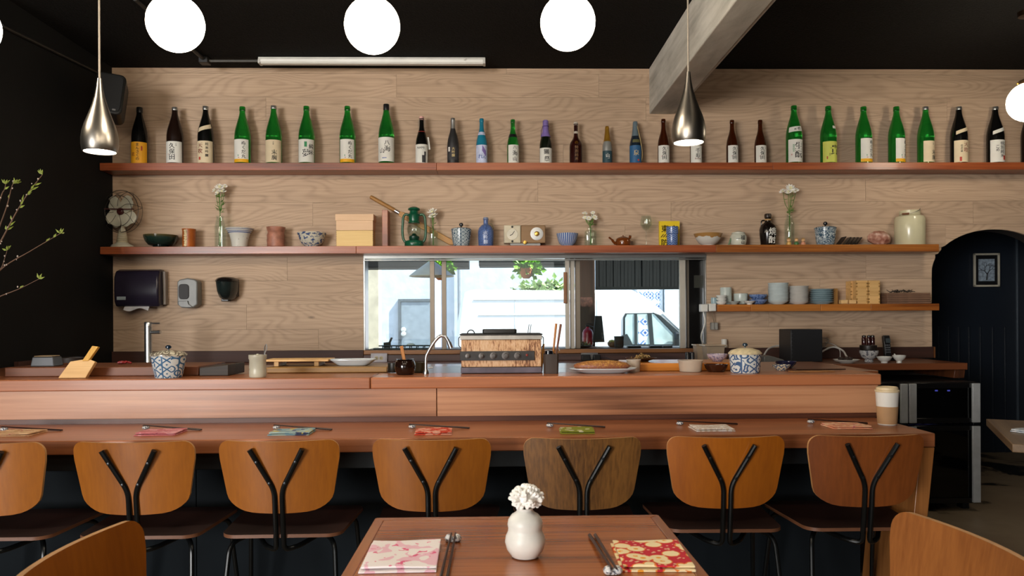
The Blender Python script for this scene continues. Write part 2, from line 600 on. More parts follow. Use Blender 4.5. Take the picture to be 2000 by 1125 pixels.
def plank(x0, x1, z0, z1):
    g = .0006
    x0, x1, z0, z1 = x0 + g, x1 - g, z0 + g, z1 - g
    xs = sorted(set([x0, x1] + [x for x in [AXL - 1e-4, AXL + 1e-4, AXC + AR - 1e-4, AXC + AR + 1e-4] + [AXC - AR * math.cos(PI * k / 28) for k in range(1, 28)] if x0 < x < x1]))
    runs, cur = [], []
    for x in xs:
        b = max(z0, arch_top(x) + .0005)
        if b < z1 - .002: cur.append((x, b))
        elif cur:
            runs.append(cur); cur = []
    if cur: runs.append(cur)
    for r in runs:
        if r[-1][0] - r[0][0] < .01: continue
        cx, cz = (r[0][0] + r[-1][0]) / 2, (z0 + z1) / 2
        pts = [(x - cx, z - cz) for x, z in r] + [(r[-1][0] - cx, z1 - cz), (r[0][0] - cx, z1 - cz)]
        MB().prism(pts, 'Y', RND.uniform(-.0012, .0006), .0159).build('plank', OAK, wall_back, (cx, WALL, cz), smooth=0)
# lengths of board in each row: seams in photograph pixels
seams = [[990], [775, 1170], [520, 1262, 1850], [880, 1560], [420, 1100, 1700], [780, 1500], [1050, 1690], [610, 1310, 1900], [760, 1220, 1846], [400, 960, 1500], [560, 1690], [1600], [480, 1500], [620, 1720]]
for i in range(len(rows_px) - 1):
    za, zb = at(1045, rows_px[i], WALL).z, at(1045, rows_px[i + 1], WALL).z
    if i == 0: za = CEIL - .002
    cuts = [XL] + [at(s, 300, WALL).x for s in seams[i]] + [XR]
    for a, b in zip(cuts, cuts[1:]):
        if za > WZ0 + .01 and zb < WZ1 - .02:
            if a < WX0: plank(a, min(b, WX0), zb, za)
            if b > WX1: plank(max(a, WX1), b, zb, za)
        else:
            plank(a, b, zb, za)

z_ = at(1045, 688, WALL).z
while z_ > .02:      # the boards run down to the floor right of the arch
    plank(AXC + AR + .0005, XR, max(0.002, z_ - .166), z_)
    z_ -= .166

# corridor beyond the arch
CB = 6.55
NAVY = pbr('navy_wall_paint', '#151c26', .45, mottle=.04, mscale=3)
cw = struct(MB().span((AXL - .25, CB, 0), (XR + .5, CB + .1, CEIL)).build('wall_corridor', NAVY, smooth=0))
for px in [1834, 1853, 1873, 1893, 1915, 1939, 1963]:
    p = at(px, 700, CB - .006)
    z1 = at(px, 638, CB).z
    MB().box((0, 0, 0), (.012, .012, z1)).build('batten', NAVY, cw, (p.x, CB - .006, z1 / 2), bevel=.002)
struct(MB().span((AXL - .35, B1, 0), (AXL - .25, CB + .1, CEIL)).build('wall_corridor_left', NAVY, smooth=0))
struct(MB().span((XR, B1 + .001, 0), (XR + .15, CB + .1, CEIL)).build('wall_corridor_right', NAVY, smooth=0))
struct(MB().span((AXL - .35, B1, CEIL - .1), (XR + .5, CB + .1, CEIL)).build('ceiling_corridor', NAVY, smooth=0))
p = at(1987, 700, CB - .01)
struct(MB().box((0, 0, 0), (.016, .02, 2.1)).build('trim_1', pbr('navy_trim', '#39424c', .4), None, (p.x, CB - .01, 1.05), bevel=.003))
# framed tree picture, hung beyond the arch
a, b = at(1902, 495, CB - .03), at(1950, 560, CB - .03)
pc = thing('framed_picture', 'narrow pale frame around a print of a bare branching tree, hung beyond the arch', 'picture', ((a.x + b.x) / 2, CB - .035, (a.z + b.z) / 2), (0, 0, math.radians(-6)))
w, h = b.x - a.x, a.z - b.z
fr = MB()
for sx in (-1, 1): fr.box((sx * (w / 2 - .008), 0, 0), (.016, .02, h))
for sz in (-1, 1): fr.box((0, 0, sz * (h / 2 - .008)), (w, .02, .016))
fr.build('frame', pbr('pale_frame', '#b9b2a0', .5), pc, bevel=.002)
MB().box((0, .004, 0), (w - .03, .006, h - .03)).build('mat_board', BLACKP, pc)
MB().box((0, 0, 0), (w * .62, .004, h * .66)).build('print', pbr('grey_print', '#8a97a3', .6, mottle=.2, mscale=40), pc)
tr = MB()
def branch(x, z, a, l, r, d):
    x2, z2 = x + math.sin(a) * l, z + math.cos(a) * l
    tr.tube([(x, -.003, z), (x2, -.003, z2)], [r, r * .7], 4)
    if d:
        for k in (-1, 1):
            branch(x2, z2, a + k * RND.uniform(.35, .75), l * RND.uniform(.65, .85), r * .7, d - 1)
branch(0, -h * .3, .1, h * .17, .006, 5)
tr.build('tree_drawing', INK, pc)

# concrete beam
def mat_concrete():
    t = NT('board_marked_concrete')
    n = t.noise(t.obj((3, 1, 3)), 2.2, 6, .6, .3)
    s = t.noise(t.obj((1.2, .35, 5)), 5, 4)
    v = t.math('MULTIPLY_ADD', s, .45, t.math('MULTIPLY', n, .6))
    c = t.ramp(v, [(.3, hx('#8f8b83')), (.5, hx('#bab7ae')), (.72, hx('#dad7cf'))])
    return t.bsdf(c, .85, bump=t.noise(t.obj((1, .4, 1)), 22, 5), bstr=.35, bdist=.006)
bx0, bx1, bz = at(1268, 223, WALL).x, at(1315, 223, WALL).x, at(1290, 223, WALL).z
beam = MB().span((bx0, -5.9, bz), (bx1, WALL - .002, CEIL)).build('beam', mat_concrete(), smooth=0, bevel=.006)
struct(beam)
MB().span((bx1 - .001, -5.9, bz + .004), (bx1 + .016, WALL - .002, bz + .03)).build('edge_strip', pbr('pale_edge_strip', '#b9b5ad', .7), beam, bevel=.002)
# wall-corner conduits
cd = MB()
a, b = atz(263, 0, CEIL - .02), atz(397, 110, CEIL - .02)
j = atz(400, 119, CEIL - .02)
tag(cd.tube([(a.x, a.y, CEIL - .014), (j.x, j.y, CEIL - .014)], .012, 8).build('ceiling_conduit', pbr('black_painted_pipe', '#1b1a19', .5)), 'thin black conduit running along the black ceiling past the leftmost globe lamp', 'conduit')
t = thing('junction_box', 'small black junction box on the ceiling with a pipe to the tube light', 'junction box', (j.x, j.y, CEIL))
MB().box((0, 0, -.02), (.06, .07, .04)).build('box_body', pbr('black_painted_pipe', '#1b1a19'), t, bevel=.004)
e = atz(507, 119, CEIL - .02)
MB().tube([(.03, 0, -.02), (e.x - j.x - .005, e.y - j.y, -.02)], .009, 8).build('pipe', pbr('grey_pipe', '#4a4844', .5), t)
q0, q1 = at(12, 57, 4.3), at(184, 142, 5.1)
tag(MB().tube([(XL + .015, 4.15, at(12, 50, 4.15).z), (XL + .015, 5.2, at(190, 146, 5.2).z)], .011, 8).build('wall_conduit', MC['black_painted_pipe']), 'black conduit sloping along the top of the black left wall', 'conduit')

# ------------------------------------------------------------------ window in the back wall
FRAMEM = pbr('warm_white_window_metal', '#b9b2a6', .4, .1, mottle=.03)
BRONZE = pbr('taupe_window_metal', '#85796b', .4, .4, mottle=.03)
win = struct(MB().span((WX0, WALL - .004, WZ1 - .03), (WX1, B1 - .01, WZ1)).span((WX0, WALL - .004, WZ1 - .044), (WX1, WALL + .03, WZ1 - .036)).span((WX0 - .004, WALL - .002, WZ0), (WX0 + .008, B1, WZ1)).span((WX1 - .006, WALL + .01, WZ0), (WX1 + .002, B1, WZ1)).build('window_1', pbr('brushed_window_track', '#a3a39f', .3, .7, mottle=.03), bevel=.002))
def mull(x0, x1, y0, y1, m, nm='mullion'):
    a, b = at(x0, 590, (y0 + y1) / 2).x, at(x1, 590, (y0 + y1) / 2).x
    MB().span((0, 0, 0), (b - a, y1 - y0, WZ1 - .03 - WZ0)).build(nm, m, win, (a, y0, WZ0), bevel=.002)
mull(840, 849, WALL + .03, WALL + .055, BRONZE)
mull(863, 872, WALL + .075, WALL + .1, BRONZE)
mull(1104, 1112, WALL + .03, WALL + .055, FRAMEM)
mull(1113, 1122, WALL + .06, WALL + .085, FRAMEM)
mull(1123, 1133, WALL + .09, WALL + .115, BRONZE)
mull(1327, 1338, WALL + .03, WALL + .06, FRAMEM)
mull(1339, 1345, WALL + .09, WALL + .115, BRONZE)
for x0, x1, y in [(719, 840, WALL + .042), (872, 1104, WALL + .088), (1133, 1327, WALL + .045)]:
    a, b = at(x0, 590, y).x, at(x1, 590, y).x
    MB().span((0, 0, 0), (b - a, .005, WZ1 - .03 - WZ0)).build('pane', pane('window_glass'), win, (a, y, WZ0), smooth=0)
# latch handle on the middle sash
hp = at(1104, 562, WALL + .02)
MB().span((-.012, 0, -.11), (.012, .014, .11)).build('sash_handle', wood('latch_timber', '#9a6a45', '#6d4327', 'Z'), win, (hp.x, WALL + .014, hp.z), bevel=.003)
# the dark fixed pane at the far end with its sticker
a, b = at(1346, 590, WALL + .07).x, WX1 - .008
MB().span((0, 0, 0), (b - a, .006, WZ1 - .03 - WZ0)).build('dark_panel', pbr('near_black_panel', '#0c0b0b', .25), win, (a, WALL + .07, WZ0), smooth=0)
sp = at(1364, 550, WALL + .068)
st = MB().box((0, 0, 0), (.062, .002, .088)).build('sticker', pbr('dark_olive_sticker', '#26271f', .5), win, (sp.x, WALL + .068, sp.z))
sill = struct(MB().span((WX0, WALL - .03, WZ0 - .03), (WX1, B1 + .32, WZ0)).build('trim_2', wood('window_ledge_timber', '#9c6b3f', '#5b371f', 'X', 1.0, .45), bevel=.004))

# ------------------------------------------------------------------ outside the window
GZ = -.72
struct(MB().span((-14, B1, GZ - .1), (16, 30, GZ)).build('ground_outside', pbr('street_asphalt', '#7c7b78', .9, mottle=.1), smooth=0))
BY = 15.0
def mat_stucco():
    t = NT('pale_blue_stucco')
    n = t.noise(t.obj(), 5, 5)
    c = t.ramp(n, [(.3, hx('#a9b1ba')), (.7, hx('#bcc3cb'))])
    return t.bsdf(c, .9, bump=t.noise(t.obj(), 14, 4), bstr=.12, bdist=.03)
gb = thing('stucco_building', 'pale blue stucco building across the street behind the white van', 'building', (0, BY, GZ))
MB().span((-11, 0, 0), (3.0, 3, 6.5)).build('wall', mat_stucco(), gb, smooth=0)
a, b = at(741, 600, BY).x, at(1245, 600, BY).x
d0, d1, dz = at(783, 600, BY - .03).x, at(841, 600, BY - .03).x, at(812, 589, BY - .03).z
dr = MB().span((d0, -.05, .02), (d1, -.001, dz - GZ)).build('door', pbr('grey_metal_door', '#7c858d', .5), gb, bevel=.01)
MB().span((d0 - .05, -.07, .02), (d0, -.001, dz - GZ + .05)).span((d0, -.07, dz - GZ), (d1, -.001, dz - GZ + .05)).build('door_frame', pbr('dark_door_frame', '#4b5257', .5), gb)
for k, pz in enumerate((644, 652)):
    q = at(788, pz, BY - .08)
    MB().ball((q.x, -.09, q.z - GZ), .05).build('door_knob', pbr('bright_knob', '#e8e8e4', .3, .5), dr)
# drain pipe, creeper
q = at(898, 550, BY - .1)
tag(MB().tube([(q.x, BY - .09, GZ), (q.x, BY - .09, 5.5)], .045, 10).build('drain_pipe', pbr('grey_drain_pipe', '#8b8f94', .5)), 'thin grey drain pipe up the pale blue wall beyond the window', 'pipe')
def leafcard(mb, p, l, w, dirv, up):
    d = Vector(dirv).normalized(); u = d.cross(Vector(up)).normalized(); n = d.cross(u)
    p = Vector(p)
    mb.raw([p, p + d * l * .45 + u * w / 2 + n * .1 * l, p + d * l, p + d * l * .45 - u * w / 2 + n * .1 * l], [(0, 1, 2), (0, 2, 3)])
lm = MB()
for k in range(420):
    q = at(RND.gauss(1062, 26), RND.gauss(568, 9), BY - .1)
    leafcard(lm, (q.x, BY - RND.uniform(.05, .3), q.z), .16, .1, (RND.uniform(-1, 1), -.6, RND.uniform(-1, 1)), (0, 0, 1))
def mat_leaf(nm, c1, c2):
    if nm in MC: return MC[nm]
    t = NT(nm)
    MC[nm] = t.bsdf(t.ramp(t.noise(t.obj(), 9, 2), [(.3, hx(c1)), (.7, hx(c2))]), .5)
    return MC[nm]
o = lm.build('shrub_foliage', mat_leaf('pale_green_shrub_leaf', '#8fa76a', '#b6c68c'), smooth=0)  # leaf colour mixed from two pale greens
tag(o, 'patch of light green shrub leaves against the pale wall above the van roof', 'shrub')
o['kind'] = 'stuff'
# tiled wall and the pale wall beside it
TY = 14.6
ta, tb = at(1243, 600, TY), at(1295, 600, TY)
def mat_tile():
    t = NT('blue_white_patterned_tile')
    sx = t.n('SeparateXYZ', {0: t.obj()}).outputs
    k = .08
    u = t.math('PINGPONG', t.math('ADD', sx[0], 10), k)
    v = t.math('PINGPONG', t.math('ADD', sx[2], 10), k)
    d = t.math('ADD', u, v)
    f = t.math('FRACT', t.math('MULTIPLY', d, 1 / (k * 1.0)))
    m = t.math('GREATER_THAN', f, .62)
    m2 = t.math('MULTIPLY', m, t.math('LESS_THAN', v, k * .62))
    c = t.mix(m2, hx('#dfe3e8'), hx('#5f7fb4'))
    c = t.mix(t.math('LESS_THAN', d, k * .33), c, hx('#41619c'))
    return t.bsdf(c, .3)
tw = thing('tiled_wall', 'wall of blue and white geometric tiles behind the van windscreen', 'wall', (ta.x, TY, 0))
MB().span((-.02, .012, GZ), (tb.x - ta.x, .4, 4)).build('wall_core', pbr('pale_render', '#c9cdd0', .9), tw, smooth=0)
TS = .23
nx = int((tb.x - ta.x) / TS)
me0 = None
for i in range(nx + 1):
    for jz in range(9):
        z = .55 + jz * TS
        x = (i + .5) * TS
        if x + TS / 2 > tb.x - ta.x + .02: continue
        if me0 is None:
            o = MB().box((0, 0, 0), (TS - .008, .02, TS - .008)).build('tile', mat_tile(), tw, (x, 0, z), smooth=0)
            me0 = o
        else:
            o = me0.copy(); COL.objects.link(o); o.location = (x, 0, z)
struct(MB().span((tb.x + .02, TY - .05, GZ), (tb.x + 3, TY + .3, 5)).build('wall_outside', pbr('pale_grey_render', '#c3cdd4', .9), smooth=0))
# white van
VY = 11.0
WHITEV = pbr('white_van_paint', '#e9eaea', .28, mottle=.01)
def vp(px, py): 
    q = at(px, py, VY)
    return q.x, q.z
van = thing('delivery_van', 'white delivery van parked across the back window', 'van', (0, VY, GZ))
V = lambda px, py: (vp(px, py)[0], vp(px, py)[1] - GZ)
body = [V(890, 668), V(893, 630), V(901, 585), V(908, 570), V(925, 566)]
body += [V(1080, 567), V(1235, 566), V(1262, 580), V(1300, 612), V(1342, 657), (V(1342, 657)[0] + .35, V(1342, 657)[1] - .18), (V(1342, 657)[0] + .95, V(1342, 657)[1] - .34), (V(1342, 657)[0] + 1.05, .45), (V(1342, 657)[0] + 1.02, .3), (V(890, 668)[0] + .05, .3)]
MB().prism(body, 'Y', 0, 1.95).build('body', WHITEV, van, bevel=.05, seg=3, smooth=40)
for xa in (1005, 1165):
    q0 = V(xa, 580)
    MB().span((q0[0], -.004, .5), (q0[0] + .012, .01, V(xa, 584)[1])).build('panel_seam', pbr('grey_seam', '#c2c4c6', .5), van)
q0, q1 = V(925, 585), V(1160, 585)
MB().span((q0[0], -.012, q0[1] - .01), (q1[0], .01, q0[1] + .01)).build('roof_crease', WHITEV, van, bevel=.004)
q0, q1 = V(935, 615), V(1160, 615)
MB().span((q0[0], -.01, q0[1] - .008), (q1[0], .01, q0[1] + .008)).build('side_crease', WHITEV, van, bevel=.003)
# door window
wpoly = [V(1217, 675), V(1217, 620), V(1221, 612), V(1276, 611), V(1288, 617), V(1328, 664), V(1328, 675)]
def offs(poly, k):
    cx = sum(p[0] for p in poly) / len(poly); cz = sum(p[1] for p in poly) / len(poly)
    return [(cx + (x - cx) * k, cz + (z - cz) * k) for x, z in poly]
wf = MB().prism(wpoly, 'Y', -.012, .03).build('window_frame', pbr('black_rubber_seal', '#2a2f30', .5), van)
MB().prism(offs(wpoly, .93), 'Y', -.02, .0).build('cab_glass', pbr('cab_window_grey', '#b4c4c2', .1, mottle=.12, mscale=4), wf)
q0 = V(1241, 612); q1 = V(1241, 675)
MB().span((q0[0] - .02, -.03, q1[1]), (q0[0] + .02, .0, q0[1])).build('divider', MC['black_rubber_seal'], wf)
q0 = V(1268, 612); q1 = V(1273, 675)
MB().prism([(q0[0] - .03, q0[1]), (q0[0] + .03, q0[1]), (q1[0] + .03, q1[1]), (q1[0] - .03, q1[1])], 'Y', -.03, 0).build('quarter_pillar', MC['black_rubber_seal'], wf)
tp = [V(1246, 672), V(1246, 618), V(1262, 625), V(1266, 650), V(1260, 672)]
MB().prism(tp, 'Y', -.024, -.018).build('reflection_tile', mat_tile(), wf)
q0 = V(1288, 663)
MB().prism([V(1274, 610), V(1290, 615), V(1349, 668), V(1330, 668)], 'Y', -.03, .06).build('windscreen_pillar', MC['black_rubber_seal'], van, bevel=.01)
MB().prism([V(1292, 612), V(1300, 612), V(1352, 662), V(1344, 662)], 'Y', -.02, .06).build('windscreen_edge', WHITEV, van, bevel=.01)
MB().prism([V(1213, 675), V(1214, 655), V(1224, 652), V(1231, 664), V(1236, 675)], 'Y', -.034, -.022).build('seat_shape', MC['black_rubber_seal'], wf)
mr = MB().box((0, 0, 0), (.16, .14, .24)).build('wing_mirror', pbr('black_mirror_shell', '#1a1b1c', .4), van, (V(1322, 664)[0], -.12, V(1322, 664)[1]), bevel=.03)
for wx in (V(930, 660)[0] + .5, V(1342, 657)[0] + .25):
    ty = MB().lathe([(.1, 0), (.3, 0), (.34, .03), (.34, .19), (.3, .22), (.1, .22)], 28, rot=Matrix.Rotation(PI / 2, 3, 'X')).build('wheel', pbr('tyre_rubber', '#1b1b1b', .8), van, (wx, .22, .34))
    MB().lathe([(0, 0), (.2, 0), (.2, .03), (0, .05)], 20, rot=Matrix.Rotation(PI / 2, 3, 'X')).build('hub_cap', STEEL, ty, (0, -.21, 0))
# things hung and standing just beyond the glass
YO = 6.15
def eave(px0, px1, py0, py1, Y, name, label, cat, m, dy=.08):
    a, b = at(px0, py0, Y), at(px1, py1, Y)
    return tag(MB().span((a.x, Y, b.z), (b.x, Y + dy, a.z)).build(name, m, bevel=.004), label, cat)
DARKO = pbr('dark_awning_canvas', '#1b1b1e', .8)
eave(660, 915, 480, 522, 6.1, 'awning_beam', 'dark awning beam over the first window pane from the wall', 'awning', DARKO, .3)
eave(935, 1130, 480, 518, 6.1, 'awning_beam', 'dark awning beam above the hanging plant in the middle pane', 'awning', DARKO, .3)
o = eave(690, 741, 480, 760, 6.8, 'plaster_pillar', 'cream plaster pillar outside the end of the window', 'pillar', pbr('cream_plaster', '#eee3d0', .9), .15)
bl = thing('bamboo_blind', 'dark slatted blind hung outside above the van cab', 'blind', (at(1163, 560, 6.1).x, 6.1, at(1163, 563, 6.1).z))
bw, bh = at(1345, 560, 6.1).x - at(1163, 560, 6.1).x, at(1200, 486, 6.1).z - at(1200, 563, 6.1).z
for k in range(26):
    MB().box((0, 0, 0), (bw / 26 - .0006, .012, bh)).build('slat', pbr('dark_blind_slat', '#090a0d', .7, mottle=.3, mscale=3), bl, ((k + .5) * bw / 26, RND.uniform(-.003, .003), bh / 2), bevel=.002)
MB().span((0, -.012, -.012), (bw, .012, .012)).build('bottom_rail', pbr('dark_blind_rail', '#0e0f11', .5), bl)
a, b = at(1131, 480, 6.0), at(1163, 720, 6.0)
tag(MB().span((a.x, 6.0, 0), (b.x, 6.2, a.z)).build('dark_post', wood('dark_stained_post', '#3c2417', '#1f120b', 'Z', 1.0, .5), bevel=.006), 'dark brown timber post outside between the window panes', 'post')
# extinguisher
q = at(1148, 669, 5.9)
ex = thing('fire_extinguisher', 'dark red fire extinguisher in front of the dark post outside', 'extinguisher', (q.x, 5.9, q.z - .02))
sc = mpp(5.9)
MB().lathe([(0, 0), (9 * sc, 0), (10.5 * sc, 2 * sc), (10.5 * sc, 24 * sc), (8 * sc, 30 * sc), (4 * sc, 33 * sc), (3 * sc, 36 * sc), (0, 36 * sc)], 20).build('cylinder', pbr('deep_red_paint', '#8c1423', .3), ex)
MB().box((0, 0, 38 * sc), (8 * sc, 4 * sc, 3 * sc)).box((3 * sc, 0, 42 * sc), (12 * sc, 3 * sc, 1.5 * sc)).build('valve_head', BLACKP, ex, bevel=.002)
MB().tube(bez([(4 * sc, 0, 37 * sc), (13 * sc, 0, 32 * sc), (14 * sc, 0, 10 * sc), (13 * sc, 0, 2 * sc)]), 1.3 * sc, 6).build('hose', BLACKP, ex)
tag(MB().prism([(0, 0), (.09, 0), (.07, .2), (.02, .2)], 'Y', 0, .04).build('black_door_stop', BLACKP, None, (at(1158, 668, 5.80).x, 5.80, at(1156, 668, 5.86).z), bevel=.004), 'black upright wedge beside the red extinguisher', 'wedge')
q = at(1145, 590, 5.98)
tag(MB().box((0, 0, 0), (.1, .006, .075)).build('faded_sign', pbr('faded_red_sign', '#5d3a30', .6, mottle=.35, mscale=30), None, (q.x, 5.99, q.z)), 'small faded reddish sign on the dark post above the extinguisher', 'sign')
# hanging plants
def hanging_plant(px, py, Y, label, lean):
    c = at(px, py, Y); s = mpp(Y)
    t = thing('hanging_plant', label, 'plant', (c.x, Y, c.z), 0, 'hanging plants outside the window')
    MB().vessel([(6 * s, -17 * s), (10 * s, -13 * s), (13 * s, -4 * s), (14 * s, 3 * s), (13.5 * s, 4 * s)], 1.2 * s, 20).build('pot', pbr('terracotta', '#d38152', .7), t)
    hg = MB()
    for a in (0, 2.1, 4.2):
        hg.tube([(13 * s * math.cos(a), 13 * s * math.sin(a), 4 * s), (0, 6.11 - Y, 24 * s)], .0025, 5)
    hg.build('hanger', BLACKM, t)
    for k in range(150):
        a, e = RND.uniform(0, 2 * PI), RND.uniform(-.3, 1.4)
        r = RND.uniform(.3, 1)
        p = Vector((math.cos(a) * math.cos(e) * 23 * s * r + lean * s * RND.random(), math.sin(a) * math.cos(e) * 15 * s * r, 6 * s + math.sin(e) * 19 * s * r - (14 * s * RND.random() if lean and math.cos(a) > .5 else 5 * s * RND.random())))
        lm = MB()
        leafcard(lm, (0, 0, 0), RND.uniform(10, 15) * s, RND.uniform(8, 12) * s, (math.cos(a), math.sin(a) * .4 - .2, RND.uniform(-.9, .7)), (RND.uniform(-.5, .5), 1, RND.uniform(-.5, .5)))
        lm.build('leaf', mat_leaf('pothos_leaf', '#4a8a24', '#93c443'), t, p, smooth=0)
hanging_plant(1028, 527, 5.99, 'leafy plant in a terracotta pot hanging clear in the middle pane', 10)
hanging_plant(861, 530, 5.99, 'leafy plant in a terracotta pot hanging half behind the window mullions', 0)
q = at(843, 512, 5.70); s = mpp(5.70)
t = thing('cone_lamp', 'pale cone shaped lamp shade outside the window beside the mullion plant', 'lamp', (q.x, 5.70, q.z))
MB().lathe([(44 * s, -27 * s), (30 * s, -16 * s), (5 * s, 2 * s), (4 * s, 2 * s), (29 * s, -17.5 * s), (43 * s, -28.5 * s)], 28, close=True).build('shade', pbr('cream_enamel', '#cbbfa6', .4), t)
MB().tube([(0, 0, 0), (0, 0, 70 * s)], .004, 6).build('cord', BLACKP, t)
MB().tube([(0, 0, 70 * s), (0, B1 - 5.70 + .002, 70 * s)], .006, 8).build('bracket', BLACKP, t)

# ------------------------------------------------------------------ bar counter: guest top, riser, upper ledge
YB = 2.83                                     # front edge of the guest top
ZB = at(1000, 853.5, YB).z                    # its height
YR = 3.27                                     # riser face
ZL = at(1000, 735.5, YR - .02).z              # upper ledge height
XBR = at(1827, 842, YB).x                     # right end of the guest top
XUR = at(1716, 790, YR).x                     # right end of the riser
BXL = -4.2                                    # the bar runs on to the left beyond the frame
bar = thing('bar_counter', 'long red brown timber bar counter with a guest top, riser and upper ledge', 'counter', (0, 0, 0))
MB().span((BXL, 0, -.052), (XBR, YR - YB + .02, 0)).build('guest_top', BAR, bar, (0, YB, ZB), bevel=.004)
# riser boards with their joint, shadow gap and upper ledge in two lengths
XJ = at(853, 790, YR).x
zr0, zr1 = ZB + .022, at(1000, 757, YR).z
MB().span((BXL - XJ, 0, 0), (-.0015, .03, zr1 - zr0)).build('riser_board', RISER, bar, (XJ, YR, zr0), bevel=.0015)
MB().span((.0015, 0.0015, 0), (XUR - XJ, .03, zr1 - zr0)).build('riser_board', RISER, bar, (XJ, YR, zr0), bevel=.0015)
MB().span((BXL, .012, 0), (XUR - .003, .03, .023)).build('shadow_strip', wood('shaded_bar_timber', '#6b3f2b', '#40241a', 'X', 1.0, .4), bar, (0, YR, ZB - .0005))  # recessed strip; the shade of the gap is put into its darker colour
XK = at(723, 748, YR - .02).x
YLB = 3.50
MB().span((BXL - XK, -.02, 0), (-.001, YLB - YR, ZL - zr1)).build('upper_ledge', BAR, bar, (XK, YR, zr1), bevel=.004)
XLR = at(1722, 735, YR - .02).x
MB().span((.001, -.02, 0), (XLR - XK, YLB - YR, ZL - zr1)).build('upper_ledge', BAR, bar, (XK, YR, zr1), bevel=.006)
# slanted end leg, apron and black kick panels
leg = MB()
xt, xb = XBR, XBR - .035
leg.prism([(xt - .056, ZB - .053), (xt, ZB - .053), (xt - .075, 0), (xt - .125, 0)], 'Y', 0, .34)
leg.build('end_leg', wood('bar_leg_timber', '#a26a38', '#6a3d1c', 'Z', .8, .35, coat=.2), bar, (0, YB + .004, 0), bevel=.003)
MB().span((BXL, .03, 0), (XBR - .1, .05, .062)).build('apron', pbr('black_apron_steel', '#24292d', .32, .5), bar, (0, YB, ZB - .052 - .064), bevel=.002)
KICK = pbr('black_kick_panel', '#12171b', .85, mottle=.12, mscale=3, **{'Specular IOR Level': .15})
xs = [BXL] + [at(p, 950, YB + .33).x for p in (-60, 385, 1026, 1500)] + [XBR - .13]
for a, b in zip(xs, xs[1:]):
    MB().span((.0012, 0, 0), (b - a - .0012, .03, ZB - .054)).build('kick_panel', KICK, bar, (a, YB + .32, 0), bevel=.0015, seg=1)

# prep worktop behind the ledge
ZP = ZL - .004
prep = thing('prep_worktop', 'dark red prep worktop behind the upper ledge of the bar', 'worktop', (0, 3.5, ZP))
XPR = at(1640, 720, 3.9).x
BXP = XL + .004
MB().span((BXP, 0.001, -.04), (XPR, .74, 0)).build('top_board', wood('prep_timber', '#8a4f2c', '#56301c', 'X', .9, .3, coat=.3), prep, bevel=.003)
MB().span((BXP, .05, -ZP), (XPR - .02, .07, -.041)).build('front_board', DARKW, prep)
MB().span((BXP, .7, -ZP), (XPR - .02, .72, -.041)).build('rear_board', DARKW, prep)
MB().span((XPR - .05, .071, -ZP), (XPR - .02, .699, -.041)).build('end_board', DARKW, prep)
# steel sink rim next to the swan-neck tap
q0, q1 = atz(790, 733, ZP), atz(1036, 733, ZP)
MB().span((q0.x, 0.01, 0), (q1.x, .5, .003)).build('sink_deck', STEEL, prep, bevel=.001)

# ------------------------------------------------------------------ back counter
YC = 4.74
ZC = at(1300, 713, YC).z
XCR = at(1890, 714, YC).x
bc = thing('back_counter', 'dark brown back counter along the oak wall with a low timber upstand', 'counter', (0, YC, ZC))
MB().span((XL + .002, 0, -.042), (XCR, WALL - YC - .004, 0)).build('worktop', wood('back_counter_timber', '#7c4527', '#48260f', 'X', .9, .4, coat=.15), bc, bevel=.003)
zs0, zs1 = at(300, 686, WALL).z - ZC, at(1500, 679, WALL).z - ZC
MB().span((XL + .003, WALL - YC - .03, .001), (WX0 - .002, WALL - YC - .004, zs0)).build('upstand', DARKW, bc, bevel=.002)
MB().span((WX0, WALL - YC - .034, .001), (WX1, WALL - YC - .006, WZ0 - .032 - ZC)).build('upstand', wood('plum_brown_timber', '#5b4340', '#372827', 'X', 1, .45), bc, bevel=.002)
MB().span((WX1 + .002, WALL - YC - .03, .001), (AXL - .006, WALL - YC - .004, zs1)).build('upstand', DARKW, bc, bevel=.002)
MB().span((AXL - .005, WALL - YC - .034, .001), (AXL + .004, WALL - YC - .003, zs1)).build('upstand_end', wood('upstand_end_grain', '#8a5c36', '#63391d', 'Z'), bc)
MB().prism([(XCR - .07, -.043), (XCR - .002, -.043), (XCR - .009, -.095), (XCR - .077, -.095)], 'Y', .02, WALL - YC - .01).build('end_leg', wood('back_leg_timber', '#6d3d21', '#3f2110', 'Z'), bc, bevel=.003)
MB().span((XL + .003, .06, -ZC + .09), (XPR - .3, .08, -.043)).build('front_panel', DARKW, bc)
# upstand turning along the black left wall
tag(MB().span((XL + .003, 4.26, ZC - .0), (XL + .026, YC - .004, at(30, 706, 4.3).z)).build('side_upstand', DARKW), 'dark brown upstand board along the black left wall behind the counter', 'upstand')
tag(MB().span((XL + .003, 4.26, 0), (XL + .5, YC - .004, ZC - .002)).build('side_cabinet', DARKW, bevel=.003), 'dark brown low cabinet in the corner under the black left wall', 'cabinet')

